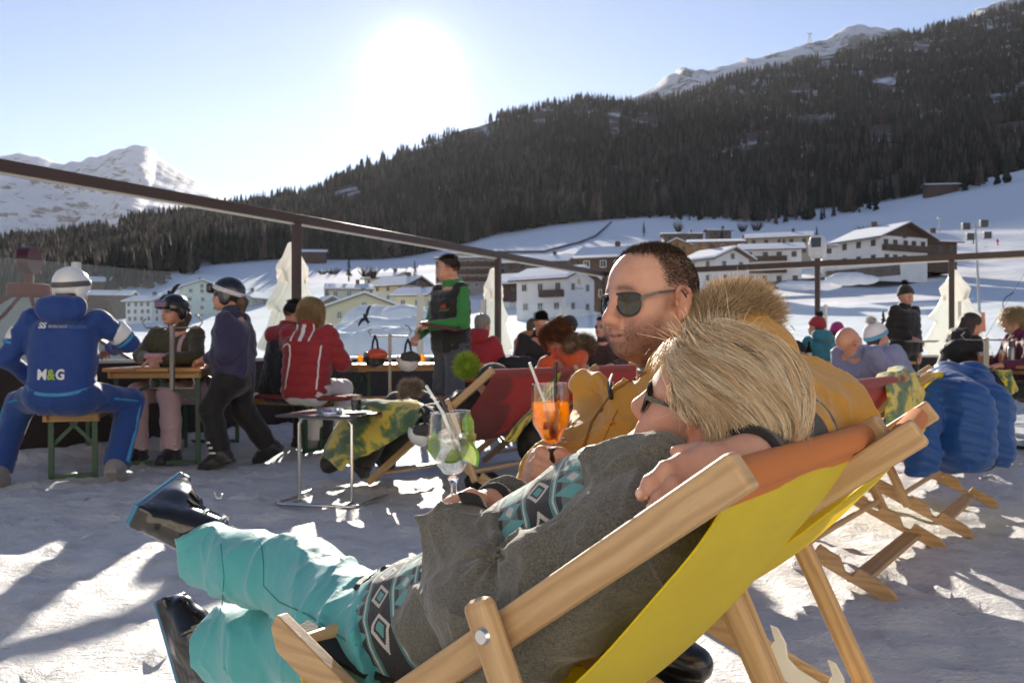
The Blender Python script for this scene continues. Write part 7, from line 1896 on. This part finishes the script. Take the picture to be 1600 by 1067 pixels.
# --- the waiter
def waiter():
    po = stand_pose(); po.update(elL=(.05, .27, 1.13), wrL=(.30, .12, 1.10), elR=(.04, -.27, 1.12), wrR=(.27, -.12, 1.02), head=(.03, 0, 1.63))
    r, H, J, jo, p = person('waiter in black padded vest over green hooded pullover holding a tablet', at(704, 8.15), R(-140), po, (.014, .014, .013), (.055, .065, .085), None, 'dark', 'crop', (-.72, -.10, 0), puffy=True, h=.0075, vest=(.035, .20, .045), jname='black_quilted_vest', boots=(.03, .025, .02), sc=1.03, collar=False)
    sq = J.trace(np.array([[.5, .10+.055*t_, 1.243+.006*math.sin(t_*9)] for t_ in np.linspace(-1, 1, 16)]), (-1, 0, 0), 1); MB().tube([Vector(x)+Vector((.003, 0, 0)) for x in sq], .005, 5).build('script', mat('green_print', (.12, .30, .05), .8), jo)
    MB().prism([(-.045, 0), (-.02, .035), (0, .018), (.02, .045), (.05, 0)], (0, 0, 0), (0, 1, 0), (0, 0, 1), .004).build('badge', mat('red_print', (.42, .05, .03), .8), jo).location = Vector(J.trace(np.array([[.5, .10, 1.262]]), (-1, 0, 0), 1)[0]+A((.004, 0, 0)))
    c = Vector(r.location); q = empty('tablet', P(690, 509, 7.86), R(-28), 'dark red order tablet in the hands of the waiter', 'tablet')
    b = MB(); b.box((0, 0, 0), (.36, .22, .022)); o = b.build('case', mat('dark_red_leather', (.10, .018, .018), .5), q, bevel=.006); q.rotation_euler = (R(6), R(11), R(-12))
    MB().box((0, 0, .0125), (.32, .19, .003)).build('screen', mat('dark_screen', (.03, .03, .035), .1), q)
waiter()
# --- the cook on the right
def cook():
    po = stand_pose(); po.update(elR=(-.03, -.27, 1.12), wrR=(.20, -.10, 1.05), elL=(-.02, .25, 1.12), wrL=(.02, .27, .86))
    r, H, J, jo, p = person('cook in black quilted jacket and bobble hat carrying a tray', at(1413, 11.3), R(-62), po, (.012, .010, .009), (.010, .010, .010), ('beanie', (.018, .014, .012), (.022, .018, .015), 'black', (.02, .016, .014)), 'dark', 'short', (-.38, 0, 0), puffy=True, h=.0085, jname='black_quilted_jacket')
    q = empty('tray', P(1440, 534, 11.02), 0, 'round grey tray held by the cook', 'tray'); MB().lathe([(0, -.008), (.17, -.008), (.205, .012), (.21, .018), (.17, .0), (0, .0)], 32).build('dish', mat('tray_metal', (.45, .44, .43), .35, metal=.6), q)
cook()
# --- crowd in the middle
person('guest in ochre orange jacket seen from behind by the second white fir', at(822, 10.3), R(55), sit_pose(.2), (.40, .16, .03), hair='brown', look=(0, -.3, 0), hood=False, group=SEATED, jname='ochre_orange_cloth', sc=.95)
person('black haired man bent over the drinks in a dark jacket', at(833, 9.6), R(-75), sit_pose(.5), (.016, .016, .02), hair='black', hstyle='crop', look=(-.3, -.6, 0), group=SEATED, jname='anthracite_cloth', sc=.98)
person('person in navy jacket half hidden behind the black haired man', at(851, 10.6), R(70), sit_pose(.3), (.02, .035, .085), hair='dark', look=(0, -.3, 0), hood=False, group=SEATED, jname='navy_cloth', sc=.92)
person('guest in dark cap and pink collar seen from behind', at(877, 10.4), R(85), sit_pose(.05), (.42, .02, .10), hat=('cap', (.02, .018, .016), None, 'dark', ), hair='dark', look=(-.5, 0, 0), group=SEATED, jname='pink_cloth', sc=.97)
person('man in dark beanie and brown jacket facing left at the crowded table', at(905, 10.0), R(-165), sit_pose(.15), (.035, .028, .018), hat=('beanie', (.025, .02, .018), (.03, .024, .02), 'grey', None), hair='dark', look=(.2, -.1, 0), group=SEATED, jname='brown_cloth', sc=.95)
person('man in dark sunglasses and maroon jacket beside the chin of the big man', at(944, 9.4), R(-110), sit_pose(.0), (.045, .022, .022), hair='dark', hstyle='crop', look=(-.3, 0, 0), glasses=BLKGL, group=SEATED, jname='maroon_cloth', sc=.93)
person('guest in bright red jacket half hidden behind the waiter', at(745, 9.0), R(60), sit_pose(.1), (.36, .025, .035), hair='grey', look=(0, -.2, 0), hood=False, group=SEATED, jname='bright_red_cloth', sc=.95)
# --- right hand side crowd
person('guest in teal jacket and red bobble hat seen from behind', at(1283, 10.8), R(110), sit_pose(.05), (.03, .17, .24), hat=('beanie', (.33, .025, .035), (.30, .022, .03), 'red', (.03, .045, .03)), hair='brown', look=(.3, .1, 0), hood=False, group=SEATED, jname='teal_cloth', sc=.97)
person('guest in magenta beanie behind the bald man', at(1311, 11.4), R(85), sit_pose(.1), (.02, .02, .022), hat=('beanie', (.36, .02, .17), (.32, .02, .15), 'magenta', None), hair='dark', look=(0, 0, 0), group=SEATED, jname='black_cloth_two', sc=.93)
person('guest in small blue beanie far back beside the ochre hood', at(1203, 12.3), R(100), sit_pose(.0), (.02, .022, .03), hat=('beanie', (.05, .19, .42), (.05, .17, .38), 'blue', None), hair='dark', group=SEATED, jname='black_cloth_three', sc=.95)
def recline(px, Y, label, jacket, yaw=CHROT, dz=0.0, **k):
    return person(label, Vector((at(px, Y).x, Y, dz)), yaw, lie_pose(), jacket, group=LYING, **k)
bp = lie_pose(); bp.update(pel=(.30, 0, .50), chest=(.10, 0, .77), neck=(.03, 0, .91), head=(.0, 0, 1.03), shz=.88, elL=(.15, .27, .62), wrL=(.35, .18, .62), elR=(.15, -.27, .62), wrR=(.35, -.18, .62), knL=(.70, .12, .55), knR=(.70, -.12, .55), anL=(1.02, .12, .12), anR=(1.02, -.12, .12))
person('bald man in lavender shirt lying back with his head tipped', at(1330, 7.0), R(25), dict(bp, head=(-.03, 0, .985), neck=(.05, 0, .885), chest=(.16, 0, .78)), (.20, .22, .36), hair='grey', hstyle='bald', look=(0, .75, .1), h=.008, group=LYING, jname='lavender_cloth')
person('guest in white and blue bobble hat and lavender quilted jacket', at(1368, 7.9), R(20), dict(bp, head=(.02, 0, 1.02)), (.24, .25, .40), hat=('beanie', (.72, .68, .68), (.10, .32, .50), 'white', (.78, .76, .76)), hair='dark', look=(0, .25, 0), puffy=True, group=LYING, jname='lavender_quilt')
person('woman with long dark hair and dark jacket at the right hand table', at(1480, 8.7), R(12), sit_pose(.45), (.018, .015, .014), trousers=(.03, .05, .11), hair='dark', hstyle='long', look=(0, -.1, 0), h=.009, hood=False, group=SEATED, jname='blackish_cloth', sc=.95)
person('blonde guest in maroon jacket cut off by the edge of the view', at(1612, 7.9), R(178), sit_pose(.2), (.10, .012, .045), hair='blond', hstyle='strands', look=(0, -.1, 0), group=SEATED, jname='maroon_fleece', sc=.96)
c3 = CH3.location; o_ = UV_*-.22
person('blonde sitter in the wide red deck chair right behind the ochre hood', c3+o_, CHROT, dict(lie_pose(), pel=(.60, 0, .42), chest=(.40, 0, .54), neck=(.33, 0, .66), head=(.31, 0, .79), shz=.62), (.25, .24, .26), hair='blond', hstyle='strands', look=(-.2, .25, 0), h=.010, group=LYING, jname='grey_fleece', sc=.97)
c6 = CH6.location
lp = lie_pose(); lp.update(head=(.22, 0, 1.0), neck=(.16, 0, .86), chest=(.24, 0, .70))
person('red haired woman in vivid orange jacket with fur hood looking down', Vector((.51, 6.17, 0)), CHROT, lp, (.52, .075, .02), hair='red', hstyle='strands', look=(.2, -.75, 0), hood=(.16, .10, .06), h=.0095, group=LYING, jname='vivid_orange_cloth', sc=1.0)
c5 = CH5.location
lp = lie_pose(); lp.update(pel=(.56, 0, .42), chest=(.34, 0, .53), neck=(.25, 0, .60), head=(.19, 0, .68), shz=.58, elL=(.40, .27, .45), wrL=(.60, .18, .52), elR=(.40, -.27, .45), wrR=(.60, -.18, .52))
person('guest with fuzzy green bobble hat lying in the red deck chair by the side table', c5+UF*.04+UV_*(-.20), CHROT, lp, (.02, .02, .022), trousers=(.03, .028, .026), hat=('beanie', (.03, .03, .03), (.03, .03, .03), 'darkgreen', None), hair='dark', look=(0, .2, 0), group=LYING, jname='black_cloth_four', boots=(.02, .02, .02))
def pom():
    q = P(729, 572, 5.35); s = Shape(); s.ell((0, 0, 0), np.full(3, .055)); o = s.build('bobble', mat('green_wool', (.16, .26, .02), .9, bump=1, bs=90), None, .01)
    r = [x for x in bpy.data.objects if x.name.startswith('person') and x.get('label', '').startswith('guest with fuzzy')][0]
    fur('wool', s, 2600, .045, .0009, o, (.34, .50, .04), .5, lo=.7, curl=.15); o.parent = r; o.matrix_parent_inverse = Matrix.Identity(4)
    inv = Matrix.LocRotScale(r.location, r.rotation_euler, r.scale).inverted(); o.matrix_local = inv @ Matrix.Translation(q)
pom()
# ================================================================== blankets, jackets, helmets, drinks
def pattern_blanket(name):
    n = NT(name); co = n.coord('UV', (1, 1, 1)); a = n.noise(co, 2.6, 3, .5, .6); b = n.noise(co, 22, 4, .7); f = n.noise(co, 400, 2)
    c = n.ramp(n.math('ADD', a, n.math('MULTIPLY', n.math('SUBTRACT', b, .5), .22)), [(.40, (.035, .09, .03)), (.46, (.12, .20, .03)), (.50, (.62, .44, .03)), (.60, (.70, .53, .05)), (.66, (.25, .27, .04))])
    red = n.math('GREATER_THAN', n.noise(co, 5.5, 1), .70)
    c = n.mix(n.math('MULTIPLY', red, .8), c, (.42, .05, .03, 1))
    return n.done(n.pbr(c, .9, Normal=n.bump(n.math('ADD', f, n.math('MULTIPLY', n.noise(co, 14, 4), 3)), .4, .008), Sheen_Weight=.4))
BLK_ = pattern_blanket('yellow_green_fleece')
def drape(name, label, cat, ctrl, m, thick=.008, group=None, nu=28, nv=22, rough=.014, seed=3):
    """a cloth hung along control rows (each a list of points), spread smooth and creased"""
    rows = [spline([A(q) for q in r], nv) for r in ctrl]; G = np.array([[rows[i][j] for i in range(len(rows))] for j in range(nv)])
    G = np.array([spline(g, nu) for g in G]); g2 = G.reshape(-1, 3); org = g2.mean(0)
    du = np.gradient(G, axis=0); dv = np.gradient(G, axis=1); N = np.cross(du, dv); N /= np.linalg.norm(N, axis=2, keepdims=True)+1e-9
    disp = creases(rough*1.6, 9, seed)(g2)+wrinkle(rough*.6, 14, seed+1)(g2); G = G+N*disp.reshape(nv, nu, 1)
    uv = [[(j/nu*1.2, i/nv*1.2) for j in range(nu)] for i in range(nv)]
    o = MB().sheet([[Vector(G[i, j]-org) for j in range(nu)] for i in range(nv)], 0, uv).build(name, m, solid=thick, subsurf=1); o.location = Vector(org)
    return tag(o, label, cat, group)
BG = 'patterned lodge blankets'
drape('blanket', 'yellow and green blanket over the legs of the guest by the side table', 'blanket', [
    [P(662, 640, 4.95), P(648, 622, 5.3), P(640, 640, 5.7)], [P(640, 668, 5.0), P(612, 626, 5.35), P(600, 640, 5.9)], [P(612, 690, 5.1), P(578, 624, 5.45), P(560, 640, 6.0)], [P(580, 706, 5.2), P(548, 640, 5.55), P(535, 660, 6.1)], [P(548, 722, 5.3), P(522, 682, 5.6), P(512, 690, 6.1)], [P(530, 735, 5.35), P(508, 716, 5.65), P(500, 722, 6.1)]], BLK_, group=BG, seed=5)
drape('blanket', 'yellow and green blanket hanging over the back of the wide red chair on the right', 'blanket', [
    [P(1348, 606, 3.85), P(1372, 590, 4.0), P(1392, 578, 4.3), P(1412, 582, 4.55)], [P(1378, 600, 3.80), P(1395, 588, 3.95), P(1420, 582, 4.2), P(1440, 592, 4.4)], [P(1384, 640, 3.78), P(1402, 635, 3.90), P(1425, 630, 4.1), P(1442, 632, 4.3)], [P(1384, 680, 3.75), P(1404, 686, 3.88), P(1428, 690, 4.05), P(1448, 672, 4.25)]], BLK_, group=BG, seed=9)
drape('blanket', 'small yellow and green blanket end hanging from the table at the right edge', 'blanket', [
    [P(1553, 577, 7.4), P(1570, 578, 7.4), P(1578, 580, 7.45)], [P(1562, 590, 7.35), P(1575, 592, 7.35), P(1586, 594, 7.4)], [P(1572, 606, 7.35), P(1581, 608, 7.35), P(1590, 606, 7.4)], [P(1576, 614, 7.35), P(1580, 618, 7.35), P(1588, 612, 7.4)]], BLK_, group=BG, seed=13, nu=14, nv=12)
# blue down jacket over the chair back
def down_jacket():
    p0 = A(P(1500, 660, 4.35)); lat = A(UV_); s = Shape()
    q = lambda px, py, d: A(P(px, py, d))
    s.chain([q(1478, 596, 4.75), q(1500, 640, 4.45), q(1505, 700, 4.4)], [.09, .15, .16], .06).chain([q(1522, 590, 4.95), q(1540, 640, 4.7), q(1548, 700, 4.65)], [.08, .13, .12], .06)
    s.chain([q(1448, 612, 4.5), q(1440, 660, 4.35), q(1442, 712, 4.3), q(1436, 738, 4.28)], [.08, .085, .08, .06], .04)
    s.chain([q(1548, 640, 4.75), q(1560, 690, 4.7), q(1552, 728, 4.65)], [.07, .075, .055], .04)
    s.chain([q(1440, 600, 4.75), q(1480, 584, 4.85), q(1520, 582, 4.95)], [.045, .06, .05], .04)
    s.cut(q(1500, 728, 4.4)+A((0, 0, -.03)), (0, 0, -1), .02)
    w = wrinkle(.010, 7, 41)
    def nz(X): 
        t = X[:, 2]*1.0+.25*(X[:, 0]-p0[0])+.05*fbm(X*5, 2, 8)
        return w(X)*1.3-.010*(.6+.8*fbm(X*4, 2, 17))*(np.abs(np.sin((t+.03*fbm(X*7, 2, 6))*math.pi/.055))**.7-.6)
    s.noise = nz
    o = s.build('down_jacket', cloth('cobalt_down_cloth', (.012, .065, .235), .5, .1, .3, 160, .1, 6), None, .0085, None, p0); o.location = Vector(p0); tag(o, 'cobalt blue quilted down jacket hung over the yellow chair', 'jacket')
    li = Shape(); li.ell(q(1532, 712, 4.55)+A((0, .02, -.02)), (.09, .09, .07)); li.build('lining', mat('black_lining', (.012, .012, .013), .9), o, .012, None, p0)
    s2 = Shape(); s2.p = s.p; s2.noise = s.noise
    for ch_, px_ in (('E', 1500), ('A', 1522)): text_on(s, o, o, ch_, .085, mat('tonal_print', (.16, .26, .48), .7), q(px_, 592, 4.7), (.80, .58, -.05), (0, .1, 1), (-.15, 1, -.25), squash=.9)
    for c in o.children:
        if c.name.startswith('lettering'): c.location = -Vector(p0)
    MB().tube([Vector(s.trace(np.array([q(1462+i*9, 640+i*16, 3.7)]), (0.0, 1, 0))[0]-p0) for i in range(6)], .005, 6).build('reflective_piping', mat('grey_piping', (.3, .34, .42), .5), o)
down_jacket()
# helmets hanging from the stand
def hanging_helmet(loc, c, c2, label, visor):
    r = empty('ski_helmet', loc, R(-60), label, 'helmet', 'ski helmets hanging on stands'); s = Shape()
    s.ell((0, 0, -.02), (.125, .105, .11)); s.p.append(('ell', A((.0, 0, .06)), A((.115, .095, .12)), np.eye(3), .01, 'sub')); s.cut((0, 0, .03), (.2, 0, 1), .01)
    s.build('shell', mat('helmet_shell_%d' % int(c[0]*1e3), c, .3, coat=.3), r, .008)
    MB().tube([(-.09, 0, .02), (-.05, 0, .12), (.0, 0, .17), (.05, 0, .12), (.09, 0, .02)], .011, 8).build('chin_strap', STRAPM, r)
    v = Shape(); v.ell((.06, 0, .0), (.075, .10, .06)); v.noise = wrinkle(.012, 14, 3); v.build('goggles' if visor else 'gloves', c2, r, .009)
    return r
hm1 = Vector((P(586, 600, 7.9).x, 7.86, 0))
hanging_helmet(Vector((P(586, 0, 7.9).x, 7.90, .87)), (.028, .026, .022), lens_mat('lens_fire', (.50, .07, .01)), 'dark ski helmet with fiery orange goggles hanging on the grey stand', True)
hanging_helmet(Vector((P(637, 0, 7.9).x, 7.92, .84)), (.66, .64, .63), mat('dark_fleece', (.05, .048, .045), .9), 'white ski helmet with gloves inside hanging on the grey stand', False)
# white helmet and fur hood hanging behind the left red chair
hanging_helmet(P(658, 672, 4.98), (.68, .67, .65), mat('dark_fleece', (.05, .048, .045), .9), 'white ski helmet tied to the near rail of the red deck chair', False).scale = (.72, .72, .72)
def fur_hood():
    q = P(640, 610, 5.12); s = Shape(); s.chain([(-.04, 0, -.03), (-.02, 0, .02), (.03, .03, .025), (.05, .03, -.01)], [.022, .028, .028, .022], .03); o = s.build('fur_hood', mat('grey_fur_base', (.11, .085, .065), .9), None, .012); o.location = q; tag(o, 'grey fur hood edge lying by the rail of the red deck chair', 'fur hood')
    fur('fur', s, 2200, .03, .0008, o, (.27, .21, .16), .7, curl=.3)
fur_hood()
MB_ = MB()
def strap_and_bag():
    s = Shape(); s.ell((0, 0, 0), (.16, .13, .17)); s.cap((0, 0, .05), (.1, .05, .12), .1, .08, .05); s.noise = wrinkle(.02, 8, 77); o = s.build('rucksack', mat('black_nylon', (.014, .015, .014), .6, bump=.4, bs=80), None, .014); o.location = P(842, 690, 6.1); tag(o, 'black rucksack on the snow behind the red deck chair', 'rucksack')
    a = [P(872, 578, 5.75), P(862, 600, 5.68), P(845, 630, 5.55), P(815, 662, 5.35), P(795, 690, 5.25)]
    g = drape('sash', 'yellow and black sash hanging over the back of the red deck chair', 'sash', [[p+Vector((-.035, 0, 0)) for p in a], [p+Vector((.035, -.01, 0)) for p in a]], BLK_, rough=.006, nu=4, nv=20)
strap_and_bag()
# cushions on the benches
def cushion(p, rz, label, c, size=(.40, .36, .05)):
    s = Shape(); s.box((0, 0, 0), A(size)/2, None, .01, rnd=.024); s.noise = wrinkle(.006, 12, 9); o = s.build('seat_cushion', mat('cushion_%d' % int(c[0]*1e3), c, .9, bump=.5, bs=90, var=.3, vs=30), None, .012); o.location = p; o.rotation_euler = (0, 0, rz); tag(o, label, 'cushion', 'bench cushions')
cushion(Vector((at(112, 6.05).x, 6.1, .505)), R(10), 'flat dark red cushion under the ski instructor', (.13, .04, .045)); cushion(Vector((at(300, 7.55).x, 7.55, .515)), R(8), 'pink padded cushion on the bench of the olive jacket', (.42, .24, .25), (.5, .42, .07)); cushion(Vector((at(482, 7.4).x, 7.4, .505)), R(-20), 'flat red cushion under the couple in red', (.17, .03, .035), (.9, .34, .04))
# drinks on the tables
BEER = liquid('beer', (.95, .55, .10), .4); WATERG = thin_glass('tumbler_glass'); BOT = clear_glass('brown_bottle', (.25, .10, .03)); BOTG = clear_glass('green_bottle', (.10, .30, .08))
def tumbler(loc, label, liq=None, h=.13, rr=.032):
    r = empty('drinking_glass', loc, 0, label, 'glass', 'drinking glasses on the beer tables')
    MB().lathe([(0, 0), (rr*.85, 0), (rr, h), (rr*.94, h), (rr*.8, .008), (0, .008)], 18).build('glass', WATERG, r)
    if liq: MB().lathe([(0, .009), (rr*.78, .009), (rr*.9, h*.7), (0, h*.7)], 16).build('drink', liq, r)
def bottle(loc, label, m):
    r = empty('bottle', loc, 0, label, 'bottle', 'bottles on the beer tables'); MB().lathe([(0, 0), (.031, 0), (.033, .01), (.033, .13), (.014, .185), (.0125, .235), (.014, .24), (0, .24)], 18).build('glass', m, r)
    MB().lathe([(.0336, .04), (.0336, .10)], 18, closed=True).build('label_band', mat('paper_label', (.6, .57, .48), .7), r)
ZT = .773
def on_table(px, Y): return Vector((at(px, Y).x, Y, ZT))
for px, Y, lab, lq in [(563, 8.75, 'amber drink at the left end of the table with the hanging helmets', BEER), (571, 9.0, 'empty glass beside the amber drink near the dark hanging helmet', None), (660, 9.1, 'amber drink just left of the waiter', BEER), (668, 9.0, 'clear glass just left of the waiter, beside an amber drink', None),
                       (800, 9.55, 'empty tumbler at the left end of the crowded table', None), (829, 9.5, 'empty tall glass in front of the black haired man', None), (848, 9.6, 'amber drink behind the red haired woman', BEER), (936, 9.5, 'glass beside the man in dark sunglasses', None), (1533, 7.95, 'yellow juice glass beside the helmet stand at the right hand table', BEER), (1546, 8.1, 'amber glass behind the helmet stand at the right hand table', BEER), (1565, 7.8, 'tall pale yellow glass next to the thermos flask', BEER), (1256, 10.7, 'glass among the bottles at the far right table', None)]:
    tumbler(on_table(px, Y), lab, lq, .14 if 'tall' in lab else .12)
for px, Y, lab, m in [(1224, 10.6, 'brown bottle left of the black bag on the far right table', BOT), (1231, 10.8, 'green bottle next to the brown one on the far right table', BOTG), (1264, 10.6, 'brown bottle closest to the guest in teal', BOT), (1248, 10.75, 'green bottle in front of the guest in teal', BOTG), (857, 9.8, 'brown bottle in front of the pink collar', BOT)]: bottle(on_table(px, Y), lab, m)
def thermos():
    r = empty('thermos_flask', on_table(1581, 7.8), 0, 'grey steel thermos flask at the right hand table', 'thermos'); m = mat('brushed_steel', (.22, .22, .22), .35, metal=.8)
    MB().lathe([(0, 0), (.036, 0), (.037, .01), (.037, .15), (.028, .17), (0, .17)], 20).build('flask', m, r); MB().lathe([(.029, .165), (.029, .215), (.022, .22), (0, .22)], 20).build('cup', mat('dark_cap', (.05, .05, .055), .4), r)
thermos()
def dark_heap(px, py, Y, sz, label, name='jacket_heap', c=(.014, .014, .016)):
    s = Shape(); 
    for i in range(5): s.ell((RNG.uniform(-.5, .5)*sz[0], RNG.uniform(-.4, .4)*sz[1], RNG.uniform(-.2, .3)*sz[2]), (sz[0]*.45, sz[1]*.5, sz[2]*.5), None, .05)
    s.noise = wrinkle(.02, 9, int(px) % 50); o = s.build(name, mat('heap_%d' % int(px), c, .8, bump=.4, bs=60), None, .014); o.location = P(px, py, Y); tag(o, label, 'jacket')
dark_heap(812, 574, 8.9, (.30, .2, .14), 'heap of dark jackets and helmets in front of the black haired man')
dark_heap(1250, 546, 10.5, (.22, .16, .16), 'black bag and goggles heaped on the far right table'); dark_heap(1508, 548, 8.3, (.22, .2, .14), 'black jacket on the table before the long haired woman'); dark_heap(1556, 604, 7.7, (.14, .14, .20), 'black and white bag hanging under the right hand table')
dark_heap(745, 752, 5.6, (.16, .12, .07), 'black glove lying under the red deck chair', 'glove'); dark_heap(520, 722, 5.75, (.10, .16, .09), 'dark ski boot tops under the end of the blanket', 'boot_pair', (.03, .026, .022))
# ================================================================== unseen lodge added at our back to bounce sunlight onto the terrace
def lodge():
    r = empty('bounce_lodge', (3, -9.5, 0), 0, 'unseen plastered lodge front added behind the terrace to bounce fill light', 'building')
    MB().box((0, -3, 4.5), (30, 6, 9)).build('wall', mat('bounce_lodge_plaster', (.72, .68, .60), .85), r)
    MB().box((0, -2.6, 9.15), (32, 8, .3)).build('roof', DARKWOOD, r)
    for i in range(8):
        for k in range(2):
            b = MB(); b.box((-12.5+i*3.6, .02, 2.2+k*3.6), (1.3, .1, 1.5)); b.build('window', mat('lodge_window', (.04, .045, .05), .1), r)
lodge()
# ================================================================== mountain air
def build_haze():
    lo = Vector((-9000, -60, -900)); hi = Vector((9000, 6800, 1750))
    b = MB(); V = [Vector((x, y, z)) for z in (lo.z, hi.z) for y in (lo.y, hi.y) for x in (lo.x, hi.x)]
    b.add(V, [(0, 2, 3, 1), (4, 5, 7, 6), (0, 1, 5, 4), (2, 6, 7, 3), (0, 4, 6, 2), (1, 3, 7, 5)])
    m = bpy.data.materials.new('mountain_air'); m.use_nodes = True; t = m.node_tree; t.nodes.clear()
    o = t.nodes.new('ShaderNodeOutputMaterial'); v = t.nodes.new('ShaderNodeVolumePrincipled')
    v.inputs['Color'].default_value = (.86, .90, 1.0, 1); v.inputs['Density'].default_value = 1.35e-5; v.inputs['Anisotropy'].default_value = .5
    t.links.new(v.outputs[0], o.inputs['Volume'])
    h = b.build('haze', m); tag(h, kind='stuff')
build_haze()
